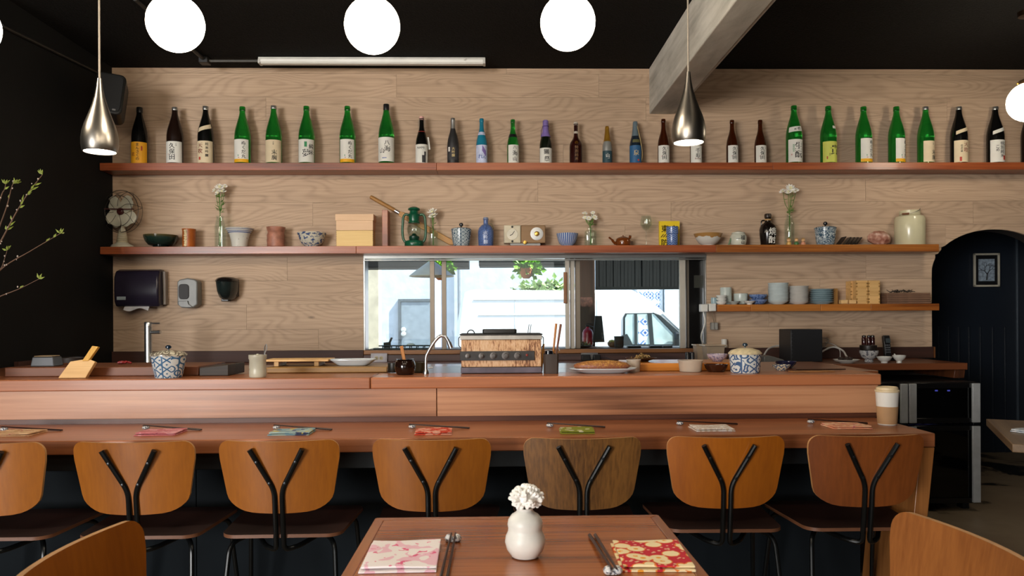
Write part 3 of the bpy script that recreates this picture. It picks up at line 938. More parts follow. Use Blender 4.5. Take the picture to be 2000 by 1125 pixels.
# ------------------------------------------------------------------ wine coolers under the back counter
YK = 4.60
ZK = at(1830, 747, YK).z
def cooler(px0, px1, label, strips):
    x0, x1 = at(px0, 800, YK).x, at(px1, 800, YK).x
    t = thing('wine_cooler', label, 'cooler', (x0, YK, 0), 0, 'wine coolers under the back counter')
    w = x1 - x0
    c = MB()
    c.span((0, .03, .04), (.02, .6, ZK)).span((w - .02, .03, .04), (w, .6, ZK)).span((.02, .03, ZK - .02), (w - .02, .6, ZK)).span((.02, .03, .04), (w - .02, .6, .06)).span((.02, .58, .06), (w - .02, .6, ZK - .02))
    c.build('cabinet', BLACKP, t, bevel=.002)
    for fx in (.03, w - .07):
        MB().span((fx, .06, 0), (fx + .04, .12, .04)).build('foot', BLACKM, t)
    zm = ZK - (at(1900, 750, YK).z - at(1900, 832, YK).z)
    for z0, z1 in ((.05, zm - .008), (zm + .008, ZK - .004)):
        d = MB().span((0, 0, z0), (.03, .028, z1)).span((w - .03, 0, z0), (w, .028, z1)).span((.03, 0, z0), (w - .03, .028, z0 + .03)).span((.03, 0, z1 - .03), (w - .03, .028, z1)).build('door', pbr('black_door_frame', '#0b0b0c', .25), t, bevel=.002)
        MB().span((.03, .01, z0 + .03), (w - .03, .016, z1 - .03)).build('door_glass', pane('smoked_glass', '#5a5d60'), d, smooth=0)
        for s0, s1 in strips:
            a, b = at(s0, 800, YK).x - x0, at(s1, 800, YK).x - x0
            MB().span((a, -.016, z0 + .004), (b, -.001, z1 - .002)).build('handle_strip', pbr('steel_door_strip', '#b2b5b7', .4, .2), d, bevel=.002)
    for z in (.2, .34, .52, .66):
        r = MB()
        for k in range(9):
            r.tube([(.03 + (w - .06) * k / 8, .05, z), (.03 + (w - .06) * k / 8, .55, z)], .003, 5)
        r.tube([(.03, .05, z), (w - .03, .05, z)], .004, 5)
        r.build('wire_shelf', STEEL, t)
    return t, x0, w, zm
cl, x0, w, zm = cooler(1640, 1772, 'black wine cooler with a steel strip, half hidden behind the bar end', [(1757, 1771)])
cr_, x0, w, zm = cooler(1773, 1913, 'black wine cooler with steel door strips and two blue display lights', [(1774, 1788), (1897, 1912)])
for px in (1829, 1853):
    q = at(px, 763, YK + .02)
    MB().box((q.x - x0, .021, q.z), (.014, .006, .008)).build('display_light', glow('blue_led', '#7c7cff', 22.0), cr_)
for k, py in enumerate((944, 966)):
    q = at(1835, py, YK + .25)
    o = MB().lathe([(0, -.07), (.028, -.07), (.034, -.06), (.034, .06), (.028, .07), (0, .07)], 16, rot=Matrix.Rotation(PI / 2, 3, 'Y')).build('rolled_towel', pbr('white_towel', '#aeb0b2', .9), None, (q.x, YK + .25, (.2 + .003 + .034) if k else (.2 + .003 + .034 + .068)))
    tag(o, ('upper' if k == 0 else 'lower') + ' white rolled towel inside the right wine cooler', 'towel', 'rolled towels in the wine cooler')

# ------------------------------------------------------------------ wall shelves
YS = 5.18
SY = 5.27
ZS1 = at(1000, 317.5, YS).z
ZS2 = at(1000, 479.5, YS).z
ZS3 = at(1600, 594, YS).z
def shelf(name, label, px0, px1, z, th, cuts, mats, x0=None, x1=None):
    x0 = at(px0, 400, YS).x if x0 is None else x0
    x1 = at(px1, 400, YS).x if x1 is None else x1
    t = thing(name, label, 'shelf', ((x0 + x1) / 2, YS, z))
    c = [x0] + [at(p, 400, YS).x for p in cuts] + [x1]
    for i, (a, b) in enumerate(zip(c, c[1:])):
        MB().span((a + .0006, RND.uniform(0, .0012), -th), (b - .0006, WALL - YS - .003, 0)).build('board', mats[i % len(mats)], t, (-(x0 + x1) / 2, 0, 0), bevel=.002)
    return t
shelf('wall_shelf', 'topmost long red brown wall shelf holding the sake bottles', 195, 2000, ZS1, .050, [853, 1510], [SHELFW], x0=XL + .003, x1=XR - .4)
shelf('wall_shelf', 'middle red brown wall shelf holding the fan, jars and flowers', 195, 1834, ZS2, .050, [695, 1398], [SHELFW, SHELFW, SHELFO], x0=XL + .003)
shelf('wall_shelf', 'short honey brown wall shelf holding stacked bowls and plates', 1400, 1834, ZS3, .047, [1466, 1602, 1700], [SHELFO])

# ------------------------------------------------------------------ sake bottles on the top shelf
load_glyphs('まんさくの花久保田天吹純米吟醸ぬだ丸末廣夢八海山れん獺祭泉千寿生酛貴一焼酎福東京防災大特NAMITAPE特別こめ')
MM = mpp(SY)
GREEN = glass('green_bottle_glass', '#2aa23a', .03, 1.5, .8)
BROWN = glass('brown_bottle_glass', '#4a1f0b', .06, 1.45, .55)
DKBROWN = pbr('dark_brown_bottle', '#1c100b', .18, mottle=.03)
BLACKG = pbr('black_bottle_glass', '#0b0b0a', .14, mottle=.03)
BLUEG = pbr('teal_blue_bottle_glass', '#1d7590', .22, mottle=.03)
SLATEB = pbr('slate_blue_bottle', '#1a2530', .2, mottle=.03)
CHAR = pbr('charcoal_matt_bottle', '#222122', .5, mottle=.05)
REDBR = pbr('dark_red_brown_bottle', '#2b0d0a', .14, mottle=.03)
SILVB = pbr('silver_frosted_bottle', '#9b9c98', .35, .4, mottle=.05)
DKGRN = pbr('very_dark_green_bottle', '#10160c', .14, mottle=.03)
CREAM = pbr('cream_paper_label', '#d9c7a6', .7, mottle=.03)
YELLOWL = pbr('golden_yellow_label', '#e9a517', .6, mottle=.03)
LIMEL = pbr('lime_yellow_label', '#cbcf5c', .6, mottle=.03)
YBAND = pbr('yellow_label_band', '#e6a90d', .6, mottle=.02)
NAVYL = pbr('navy_label', '#26445f', .6, mottle=.03)
BLUEL = pbr('blue_label', '#245a86', .6, mottle=.03)
TEALL = pbr('dark_teal_label', '#22414a', .6, mottle=.03)
LAVL = pbr('pale_lavender_label', '#c3cbe6', .6, mottle=.08, mscale=40)
CHARL = pbr('charcoal_label', '#333133', .7, mottle=.1, mscale=60)
SILVER = pbr('silver_foil', '#b4b4b2', .3, .9, mottle=.03)
GOLDF = pbr('gold_foil', '#b98a2e', .3, .8, mottle=.05)
PURPLE = pbr('purple_wrap', '#7a66a8', .6, mottle=.08, mscale=40)
REDINK = pbr('dark_red_ink', '#7c2a1e', .6)
STAMP = pbr('red_stamp_ink', '#b23a2a', .6)
GREENINK = pbr('green_ink', '#2f8a56', .6)
BLUEINK = pbr('blue_ink', '#4a63a6', .6)
GOLDINK = pbr('gold_ink', '#c9b27a', .5)
GREYBL = pbr('grey_blue_cap', '#56666f', .5)
WHITEINK = pbr('white_ink', '#e6e4dc', .6)
BIGP = [(.92, 0), (1, .008), (1, .455), (.985, .51), (.93, .575), (.83, .64), (.69, .71), (.53, .785), (.42, .84), (.355, .89), (.33, .93), (.325, .945), (.36, .95), (.36, .957)]
WINEP = [(.92, 0), (1, .008), (1, .40), (.97, .46), (.88, .54), (.72, .62), (.55, .69), (.44, .75), (.385, .80), (.36, .88), (.36, .93), (.40, .935), (.40, .955)]
SQUAT = [(.95, 0), (1, .01), (1, .42), (.97, .47), (.85, .53), (.62, .58), (.42, .63), (.34, .68), (.31, .75), (.31, .93), (.36, .935), (.36, .955)]
def arc_strip(R, a0, hw, z0, z1, n=18, tilt=0.0, rf=None, th=.0008):
    """a curved label: angle about a0 (0 = facing the room), half width hw in radians"""
    mb = MB()
    def pt(u, v, k):
        a = a0 - hw + 2 * hw * u
        z = z0 + (z1 - z0) * v + tilt * (u - .5)
        r = (rf(z) if rf else R) + k
        return (r * math.sin(a), -r * math.cos(a), z)
    edge, base = mb.sheet(lambda u, v: pt(u, v, .0012), n, 2 if rf is None else 6, lambda u, v: pt(u, v, -.0005))
    mb.f += [tuple(i + base for i in f) for f in edge]
    mb.mi += [0] * len(edge)
    return mb
def on_cyl(R, a0, z0, turn=0.0, rf=None):
    def fn(x, y):
        r = (rf(z0 + y) if rf else R) + .0020
        a = a0 + x / R
        return (r * math.sin(a), -r * math.cos(a), z0 + y)
    return fn
def lab(R, H, m, z0, z1, a0=0.0, hw=1.25, texts=(), band=None, parent=None, stamps=()):
    l = arc_strip(R, a0, hw, z0, z1).build('label', m, parent)
    if band:
        arc_strip(R + .0006, a0, hw - .01, z0, z0 + band[1]).build('label_band', band[0], l)
    for ink, items in texts:
        write(MB(), items, on_cyl(R, a0, z0)).build('lettering', ink, l, smooth=0)
    for ink, x, y, w, h in stamps:
        arc_strip(R + .0008, a0 + x / R, w / R / 2, z0 + y - h / 2, z0 + y + h / 2, 4).build('printed_mark', ink, l)
    return l
def profile_fn(P, R, H):
    pts = [(z * H, r * R) for r, z in P]
    def f(z):
        for (za, ra), (zb, rb) in zip(pts, pts[1:]):
            if za <= z <= zb and zb > za:
                return ra + (rb - ra) * (z - za) / (zb - za)
        return pts[-1][1]
    return f
def bottle(px, top, glassm, P, Rpx, label, capm, cap=.05, name='sake_bottle', dy=0.0):
    base = at(px, 318, SY)
    H = at(px, top, SY).z - ZS1
    R = Rpx * MM
    t = thing(name, label, 'bottle', (base.x, SY + dy, ZS1 + .0005), 0, 'sake bottles on the top shelf')
    MB().lathe([(0, 0)] + [(r * R, z * H) for r, z in P] + [(0, P[-1][1] * H)], 28).build('glass_body', glassm, t)
    z0 = .957 * H - cap * H
    f = profile_fn(P, R, H)
    rc = f(.90 * H) + .0012
    MB().lathe([(0, z0), (rc, z0), (rc + .0004, z0 + .002), (rc, H - .003), (rc - .002, H), (0, H)], 20).build('cap', capm, t)
    return t, R, H, f
PXW = MM
def T(px_label_top, base=317.5):
    return (base - px_label_top) * MM
def kubota(t, R, H, zt, s, a0=.05):
    lab(R, H, LABELW, .010, zt, a0, 1.2, [(INK, column('久保田', -.002, (zt - .010) - .012 * s, .036 * s, .038 * s)), (STAMP, [('千', -.026 * s, .055 * s, .01 * s)]), (INK, column('千寿', .024 * s, (zt - .01) * .9, .008 * s))], parent=t)
def nukudamaru(t, R, zt, a0):
    lab(R, 0, LABELW, .012, zt, a0, 1.0, [(INK, column('ぬくだ丸', .020, (zt - .012) - .012, .026, .030))], (YBAND, .022), t, [(GREENINK, -.015, .045, .004, .012), (STAMP, -.012, .031, .010, .004)])
# 1
t, R, H, f = bottle(273, 210, BLACKG, BIGP, 15, 'near-black sake bottle with a golden yellow label, first on the top shelf', BLACKP)
lab(R, H, YELLOWL, .006, T(275), 0, 1.4, [(INK, column('まんさくの', .008, .135, .02, .024)), (REDINK, [('花', -.022, .06, .024)])], parent=t, stamps=[(STAMP, .034, .10, .009, .03)])
# 2
t, R, H, f = bottle(342, 210, DKBROWN, BIGP, 15.5, 'dark brown sake bottle with a white brush-lettered label, tall, second on the shelf', SILVER, .012)
kubota(t, R, H, T(274), 1.0)
# 3
t, R, H, f = bottle(402, 208, BLACKG, BIGP, 15, 'black sake bottle with cream label and slanted neck band beside the first green bottles', SILVER, .02)
lab(R, H, CREAM, .008, T(273), .05, 1.25, [(REDINK, column('天吹', -.022, .135, .034)), (INK, column('純米吟醸', .022, .138, .02, .026))], parent=t, stamps=[(STAMP, -.026, .03, .014, .02)])
nb = arc_strip(R, .25, 1.0, .58 * H, .65 * H, 14, tilt=.03, rf=f).build('neck_band', CREAM, t)
# 4
t, R, H, f = bottle(474, 209, GREEN, BIGP, 15.5, 'green sake bottle with yellow-edged white label next to the black neck-banded bottle', GREEN, .03)
nukudamaru(t, R, T(270), .05)
# 5
t, R, H, f = bottle(535, 207, GREEN, BIGP, 15.5, 'green sake bottle with a plain cream label, in the left group', SILVER, .012)
SUEHIRO = lambda zt: [(INK, column('末廣', .012, .085, .034, .037)), (INK, column('大吟醸', .006, .14, .007))]
lab(R, H, CREAM, .012, T(271), .1, 1.2, SUEHIRO(0), parent=t)
# 6
t, R, H, f = bottle(599, 208, GREEN, BIGP, 15.5, 'green sake bottle with white label, green oval and large brush characters', GREEN, .03)
lab(R, H, LABELW, .012, T(270), .15, 1.15, [(INK, [('夢', .002, .062, .05)]), (INK, column('純米', .036, .125, .034, .04))], parent=t)
arc_strip(R + .001, .12, .16, .115, .150, 8).build('oval_mark', GREENINK, t)
# 7
t, R, H, f = bottle(679, 208, GREEN, BIGP, 15.5, 'green sake bottle with yellow-edged white label, sixth green, left of the tallest one', GREEN, .03)
nukudamaru(t, R, T(270), .12)
t['label'] = 'green sake bottle with yellow-edged white label directly left of the dark-capped green bottle'
# 8
t, R, H, f = bottle(755, 204, GREEN, BIGP, 15.5, 'tallest green sake bottle with a black cap and three brush characters', BLACKP, .06)
lab(R, H, LABELW, .018, T(266), .05, 1.3, [(INK, [('八', .008, .125, .034), ('海', .010, .085, .04), ('山', -.026, .072, .034)])], parent=t, stamps=[(BLUEINK, -.01, .022, .03, .005)])
# 9
t, R, H, f = bottle(824, 228, BLACKG, WINEP, 12, 'small dark bottle with swing stopper, red neck ring and grey-white picture label', pbr('pink_stopper', '#d9a8a0', .5), .03)
lab(R, H, LABELW, .006, T(279), 0, 1.3, [(INK, [('N', -.022, .106, .014), ('A', -.007, .106, .014), ('M', .009, .106, .015), ('I', .021, .106, .014)])], parent=t, stamps=[(CHARL, .018, .03, .026, .05), (CHARL, .026, .065, .012, .03)])
MB().tube([(f(.68 * H) * math.cos(2 * PI * k / 20), f(.68 * H) * math.sin(2 * PI * k / 20), .68 * H) for k in range(20)], .0018, 6, True).build('neck_ring', pbr('red_neck_ring', '#b02a20', .5), t)
MB().tube([(s_ * .021, -.004, .80 * H) for s_ in (-1,)] + [(-.021, 0, .93 * H), (0, -.006, .975 * H), (.021, 0, .93 * H), (.021, -.004, .8 * H)], .0014, 6).build('stopper_wire', STEEL, t)
MB().box((.045, .004, .15), (.016, .001, .085), Matrix.Rotation(-.12, 3, 'Y')).build('paper_tag', LABELW, t)
# 10
t, R, H, f = bottle(885, 231, CHAR, WINEP, 11.3, 'small charcoal bottle with a silver foil neck and dark label', SILVER, .02)
MB().lathe([(f(.77 * H) + .0012, .77 * H), (f(.85 * H) + .001, .85 * H), (f(.95 * H) + .001, .953 * H), (f(.95 * H) - .001, .953 * H), (f(.77 * H) - .001, .77 * H)], 20, close=True).build('foil_neck', SILVER, t)
lab(R, H, CHARL, .03, .125, .1, 1.1, [(GOLDINK, column('大吟醸', .0, .085, .02))], parent=t, stamps=[(LABELW, -.030, .072, .014, .03)])
# 11
t, R, H, f = bottle(941, 232, BLUEG, WINEP, 11, 'small teal blue bottle with a lavender and white label', BLUEG, .03)
lab(R, H, LAVL, .008, T(280), 0, 1.3, [(BLUEINK, [('れ', -.008, .045, .032), ('ん', .02, .042, .024)])], parent=t)
arc_strip(R + .001, .45, .35, .07, .11, 8, tilt=-.04).build('label_flash', PURPLE, t)
arc_strip(R, 0, 1.2, .635 * H, .70 * H, 14, rf=f).build('neck_label', LAVL, t)
# 12
t, R, H, f = bottle(1002, 234, GREEN, WINEP, 11.5, 'only small green bottle, with black neck band and white label', GREEN, .03)
lab(R, H, LABELW, .006, T(280), .25, 1.15, [(INK, [('八', .002, .108, .024), ('海', .004, .070, .034), ('山', .002, .030, .028)])], parent=t)
arc_strip(R, 0, 1.4, .60 * H, .67 * H, 14, rf=f).build('neck_band', BLACKP, t)
# 13
t, R, H, f = bottle(1066, 235, DKGRN, WINEP, 12, 'small dark bottle wrapped in purple cloth at the neck', PURPLE, .02)
lab(R, H, LABELW, .006, T(286), .05, 1.3, [(INK, [('獺', 0, .078, .036), ('祭', .004, .030, .036)])], parent=t)
MB().lathe([(f(.62 * H) + .004, .62 * H), (f(.75 * H) + .004, .75 * H), (f(.86 * H) + .004, .86 * H), (f(.95 * H) + .003, .98 * H), (0, 1.005 * H)], 14).build('cloth_wrap', PURPLE, t)
MB().tube(bez([(-.02, -.01, .84 * H), (-.03, -.012, .76 * H), (-.032, -.01, .62 * H)]), .002, 6).tube([(.0215 * math.cos(2 * PI * k / 16), .0215 * math.sin(2 * PI * k / 16), .86 * H) for k in range(16)], .0025, 6, True).build('purple_cord', pbr('deep_purple_cord', '#4b3678', .7), t)
# 14
t, R, H, f = bottle(1125, 239, REDBR, SQUAT, 12.5, 'dark red brown broad-shouldered bottle with gold emblem and pale cap', pbr('pale_grey_cap', '#b7afa3', .5), .03)
write(MB(), column('特別純米', 0, .125, .022, .026), on_cyl(R, 0, 0)).build('lettering', pbr('dull_gold_ink', '#7b5a33', .5), t, smooth=0)
write(MB(), [('の', 0, .148, .022)], on_cyl(R, 0, 0, rf=f)).build('gold_emblem', GOLDF, t, smooth=0)
arc_strip(R, 0, 3.0, .73 * H, .78 * H, 20, rf=f).build('neck_band', pbr('pale_grey_cap', '#b7afa3'), t)
# 15
t, R, H, f = bottle(1186, 247, SILVB, WINEP, 9.3, 'smallest bottle, with gold foil neck and dark teal label', GOLDF, .03)
MB().lathe([(f(.60 * H) + .0012, .60 * H), (f(.75 * H) + .0014, .75 * H), (f(.95 * H) + .001, .955 * H), (f(.95 * H) - .001, .955 * H), (f(.60 * H) - .001, .60 * H)], 20, close=True).build('foil_neck', GOLDF, t)
lab(R, H, TEALL, .006, T(291), 0, 1.3, [(WHITEINK, [('山', 0, .055, .026), ('一', .006, .035, .014)])], parent=t)
# 16
t, R, H, f = bottle(1241, 238, SLATEB, WINEP, 11.5, 'small slate bottle with bright blue label, grey neck and a hanging cord', GREYBL, .03)
MB().lathe([(f(.66 * H) + .0012, .66 * H), (f(.8 * H) + .0012, .8 * H), (f(.95 * H) + .001, .955 * H), (f(.95 * H) - .001, .955 * H), (f(.66 * H) - .001, .66 * H)], 20, close=True).build('foil_neck', GREYBL, t)
lab(R, H, BLUEL, .003, T(281), 0, 1.35, [(GOLDINK, [('泉', 0, .075, .036)])], parent=t, stamps=[(STAMP, .014, .024, .012, .012)])
arc_strip(R, 0, .7, .50 * H, .57 * H, 10, rf=f).build('oval_label', pbr('olive_gold_mark', '#5c5a34', .5), t)
MB().tube(bez([(.01, -.012, .9 * H), (.03, -.02, .6 * H), (.046, -.01, .3 * H), (.044, -.006, .03)]), .0018, 6).build('cord', GOLDINK, t)
# 17-20 small brown bottles
for px, top, lb, a0 in ((1296, 233, 'small brown bottle with brush-lettered white label left of the steel pendant lamp', .0), (1359, 235, 'small bottle half hidden behind the right steel pendant lamp', .1), (1430, 235, 'small brown bottle just right of the steel pendant lamp', .2), (1485, 235, 'small brown bottle beside the first of the right green bottles', .1)):
    t, R, H, f = bottle(px, top, BROWN, WINEP, 11.3, lb, BROWN, .03)
    if px == 1359:
        lab(R, H, LABELW, .006, T(281), a0, 1.3, [(INK, column('千寿', 0, .10, .03)), (REDINK, [('特', -.014, .03, .010), ('別', 0, .03, .010), ('純', .014, .03, .010)])], parent=t)
    else:
        kubota(t, R, H, T(281), .78, a0)
# 21
t, R, H, f = bottle(1551, 207, GREEN, BIGP, 15.5, 'green sake bottle with a white collar band and two bold characters', GREEN, .03)
lab(R, H, LABELW, .012, T(270), .0, 1.1, [(INK, [('生', .012, .110, .05), ('酛', .012, .052, .05)]), (GREENINK, column('特別純米', -.022, .12, .012)), (STAMP, [('酎', -.034, .05, .010)])], parent=t)
nb = arc_strip(R, .1, 1.15, .545 * H, .63 * H, 14, tilt=.012, rf=f).build('neck_band', LABELW, t)
write(MB(), [('の', .012, 0, .022), ('純', -.016, -.004, .014)], on_cyl(R, .1, .59 * H, rf=lambda z: f(z) + .001)).build('lettering', INK, nb, smooth=0)
# 22
t, R, H, f = bottle(1618, 208, GREEN, BIGP, 15.5, 'green sake bottle with a lime yellow label and one huge character', GREEN, .03)
lab(R, H, LIMEL, .010, T(274), .1, 1.2, [(INK, [('貴', .020, .085, .066)]), (INK, column('純米', -.018, .06, .008))], parent=t, stamps=[(STAMP, -.034, .03, .007, .02)])
arc_strip(R, .55, .3, .60 * H, .645 * H, 8, rf=f).build('neck_mark', LABELW, t)
# 23, 24
t, R, H, f = bottle(1687, 209, GREEN, BIGP, 15.5, 'green sake bottle with yellow-edged white label right of the lime-labelled bottle', GREEN, .03)
nukudamaru(t, R, T(268), .22)
t, R, H, f = bottle(1751, 209, GREEN, BIGP, 15.5, 'green sake bottle with yellow-edged label turned to the right, among the right group', GREEN, .03)
nukudamaru(t, R, T(268), .45)
# 25
t, R, H, f = bottle(1808, 209, GREEN, BIGP, 15.5, 'green sake bottle with a plain cream label, last green one before the black pair', SILVER, .012)
lab(R, H, CREAM, .012, T(273), .35, 1.1, SUEHIRO(0), parent=t)
# 26, 27
t, R, H, f = bottle(1873, 209, BLACKG, BIGP, 16, 'black sake bottle with cream label and orange-marked slanted band, right group', SILVER, .012)
lab(R, H, CREAM, .010, T(272), .12, 1.2, [(REDINK, column('天吹', .012, .138, .034)), (INK, column('純米吟醸', -.020, .12, .012))], parent=t, stamps=[(STAMP, -.026, .02, .014, .03)])
arc_strip(R, .1, .95, .54 * H, .60 * H, 14, tilt=.035, rf=f).build('neck_band', CREAM, t)
t, R, H, f = bottle(1944, 209, BLACKG, BIGP, 16, 'black sake bottle with silvery label, square red stamp and slanted white band', SILVER, .012)
lab(R, H, LABELW, .010, T(271), .08, 1.2, [(INK, column('こめ', -.022, .115, .020)), (INK, column('特別純米', .008, .14, .026, .028)), (INK, column('吟醸', .034, .14, .012))], parent=t, stamps=[(STAMP, .028, .03, .022, .03)])
arc_strip(R, .12, .95, .54 * H, .60 * H, 14, tilt=.035, rf=f).build('neck_band', LABELW, t)
t, R, H, f = bottle(2012, 209, DKBROWN, BIGP, 16, 'dark sake bottle cut by the picture edge at the far end of the top shelf', BLACKP)
t['label'] = 'dark sake bottle beyond the red-stamped one at the very end of the top shelf'
lab(R, H, LABELW, .010, T(273), .1, 1.2, [], parent=t)

# ------------------------------------------------------------------ things on the middle shelf
def porcelain(name, kind, base='#cfd3d0', ink='#27506e', scale=1.0, rough=.2):
    """Glazed ware with painted blue ornament, laid out around the pot's axis."""
    if name in MC: return MC[name]
    t = NT(name)
    sx = t.n('SeparateXYZ', {0: t.obj()}).outputs
    ang = t.math('ARCTAN2', sx[1], sx[0])
    cmb = t.n('CombineXYZ', {0: t.math('MULTIPLY', ang, .045), 1: sx[2], 2: 0.0}).outputs[0]
    mp = t.n('Mapping', {0: cmb, 'Scale': (scale,) * 3}).outputs[0]
    wob = t.noise(mp, 25, 2)
    if kind == 'stripes':
        f = t.math('SINE', t.math('MULTIPLY', ang, 30.0))
        m = t.math('GREATER_THAN', f, -.25)
    elif kind == 'scroll':
        d = t.voronoi(mp, 62, 'F1')
        m1 = t.math('GREATER_THAN', t.math('SINE', t.math('MULTIPLY', d, 24.0)), .1)
        m2 = t.math('LESS_THAN', t.voronoi(mp, 62, 'DISTANCE_TO_EDGE'), .06)
        m = t.math('MAXIMUM', t.math('MULTIPLY', m1, t.math('GREATER_THAN', wob, .42)), m2)
    elif kind == 'panels':
        p = t.math('FRACT', t.math('MULTIPLY_ADD', ang, 6 / (2 * PI), .5))
        band = t.math('GREATER_THAN', t.math('ABSOLUTE', t.math('SUBTRACT', p, .5)), .455)
        odd = t.math('LESS_THAN', t.math('FRACT', t.math('MULTIPLY_ADD', ang, 3 / (2 * PI), .5)), .5)
        d = t.voronoi(mp, 48, 'F1')
        scroll = t.math('GREATER_THAN', t.math('SINE', t.math('MULTIPLY', d, 20.0)), .25)
        u = t.math('MULTIPLY', ang, .045 * 42 * scale)
        v = t.math('MULTIPLY', sx[2], 42 * scale)
        l1 = t.math('ABSOLUTE', t.math('SUBTRACT', t.math('FRACT', t.math('ADD', u, v)), .5))
        l2 = t.math('ABSOLUTE', t.math('SUBTRACT', t.math('FRACT', t.math('SUBTRACT', u, v)), .5))
        lat = t.math('MAXIMUM', t.math('LESS_THAN', t.math('MINIMUM', l1, l2), .085), t.math('GREATER_THAN', t.math('MINIMUM', l1, l2), .40))
        body = t.n('Mix', {0: odd, 2: lat, 3: scroll}).outputs[0]
        m = t.math('MAXIMUM', body, band)
    elif kind == 'speckle':
        m = t.math('GREATER_THAN', t.noise(mp, 95, 3), .54)
    elif kind == 'waves':
        f = t.math('SINE', t.math('MULTIPLY_ADD', sx[2], 520 * scale, t.math('MULTIPLY', t.math('SINE', t.math('MULTIPLY', ang, 9)), 2.0)))
        m = t.math('GREATER_THAN', t.math('ADD', f, t.math('MULTIPLY', t.math('SUBTRACT', wob, .5), 3)), .3)
    else:
        f = t.math('SINE', t.math('MULTIPLY', sx[2], 500 * scale))
        m = t.math('GREATER_THAN', f, .8)
    c = t.mix(m, hx(base), hx(ink))
    c = t.mix(t.math('MULTIPLY', wob, .25), c, hx('#8aa0ac'))
    MC[name] = t.bsdf(c, rough)
    return MC[name]
def pot(name, label, cat, px, prof, mat, Y=SY, z=None, wall=1.6, group=None, seg=28, part=None, sq=None, ry=None, rot=0.0):
    """An open vessel from a profile in photograph pixels (half width, height) standing at pixel column px."""
    z = ZS2 if z is None else z
    s = mpp(Y)
    x = at(px, 470, Y).x
    pr = [(r * s, h * s) for r, h in prof]
    if part is None:
        o = MB().vessel(pr, wall * s, seg, sq=sq).build(name, mat, None, (x, Y, z + .0005), rot)
        return tag(o, label, cat, group)
    t = thing(name, label, cat, (x, Y, z + .0005), rot, group)
    MB().vessel(pr, wall * s, seg, sq=sq).build(part, mat, t)
    return t
# electric fan
s = mpp(5.22)
t = thing('desk_fan', 'cream vintage electric fan with a dark wire cage at the end of the middle shelf', 'fan', (at(239, 470, 5.26).x, 5.26, ZS2 + .0005))
FANC = pbr('cream_enamel_fan', '#c9c6b4', .35, mottle=.06)
MB().lathe([(0, 0), (20 * s, 0), (21 * s, 2 * s), (19 * s, 5 * s), (12 * s, 8 * s), (9 * s, 12 * s), (8.5 * s, 22 * s), (6 * s, 34 * s), (4 * s, 38 * s), (0, 38 * s)], 28).build('base', FANC, t)
fz, fy = 70 * s, -.035
ft = Matrix.Rotation(math.radians(-14), 3, 'Z')
def fp(x, y, z): 
    v = ft @ Vector((x * s, y * s, z * s))
    return (v.x, v.y + fy + .03, v.z + fz)
MB().tube([(0, 0, 36 * s), fp(0, 8, -14), fp(0, 8, -2)], 3 * s, 10).build('neck', FANC, t)
MB().lathe([(0, -3 * s), (9 * s, -3 * s), (11 * s, 4 * s), (10 * s, 16 * s), (5 * s, 21 * s), (0, 21 * s)], 20, rot=(ft @ Matrix.Rotation(-PI / 2, 3, 'X')), c=fp(0, 4, 0)).build('motor', FANC, t)
MB().lathe([(0, 0), (7 * s, 0), (7 * s, 5 * s), (5 * s, 7 * s), (0, 7.5 * s)], 20, rot=(ft @ Matrix.Rotation(PI / 2, 3, 'X')), c=fp(0, -1, 0)).build('hub', pbr('maroon_hub', '#4a1d1d', .4), t)
for a in (48, 138, 222, 318):
    ca, sa = math.cos(math.radians(a)), math.sin(math.radians(a))
    mb = MB()
    def bl_(u, v, k):
        rr = 5 + 30 * u
        w = (7 + 9 * math.sin(PI * min(1, u * .62 + .2))) * (1 if u < .8 else math.sqrt(max(0.02, 1 - ((u - .8) / .2) ** 2)))
        tt = (v - .5) * 2 * w
        return fp(rr * ca - tt * sa, -2 + (v - .5) * 7 + k, rr * sa + tt * ca)
    e, b_ = mb.sheet(lambda u, v: bl_(u, v, -.3), 14, 6, lambda u, v: bl_(u, v, .3))
    mb.f += [tuple(i + b_ for i in q) for q in e]; mb.mi += [0] * len(e)
    mb.build('blade', FANC, t)
cg = MB()
for r, y in ((41, -5), (40, 8), (30, -10)):
    cg.tube([fp(r * math.cos(2 * PI * k / 36), y, r * math.sin(2 * PI * k / 36)) for k in range(36)], .0022 if r > 40 else .0016, 6, True)
for k in range(7):
    a = 2 * PI * k / 7 + .2
    cg.tube(bez([fp(9 * math.cos(a + .5), -12, 9 * math.sin(a + .5)), fp(24 * math.cos(a + .35), -12, 24 * math.sin(a + .35)), fp(37 * math.cos(a + .1), -8, 37 * math.sin(a + .1)), fp(41 * math.cos(a), 0, 41 * math.sin(a)), fp(36 * math.cos(a), 12, 36 * math.sin(a)), fp(12 * math.cos(a), 16, 12 * math.sin(a))], 4), .0016, 6)
cg.build('cage', pbr('dark_fan_wire', '#3a3530', .35, .7), t)
MB().tube([fp(-34, -11, 5), fp(36, -11, 2)], .0035, 6).build('cage_bar', pbr('maroon_hub', '#4a1d1d'), t)
co = MB()
for k in range(7):
    co.tube([((10 - k * .55) * s * math.cos(a * PI / 8), (10 - k * .55) * s * math.sin(a * PI / 8), (11 + k * 3.2 + .4 * math.sin(a)) * s) for a in range(16)], .0035, 6, True)
co.build('wound_cord', pbr('beige_cord', '#b3a585', .8), t)
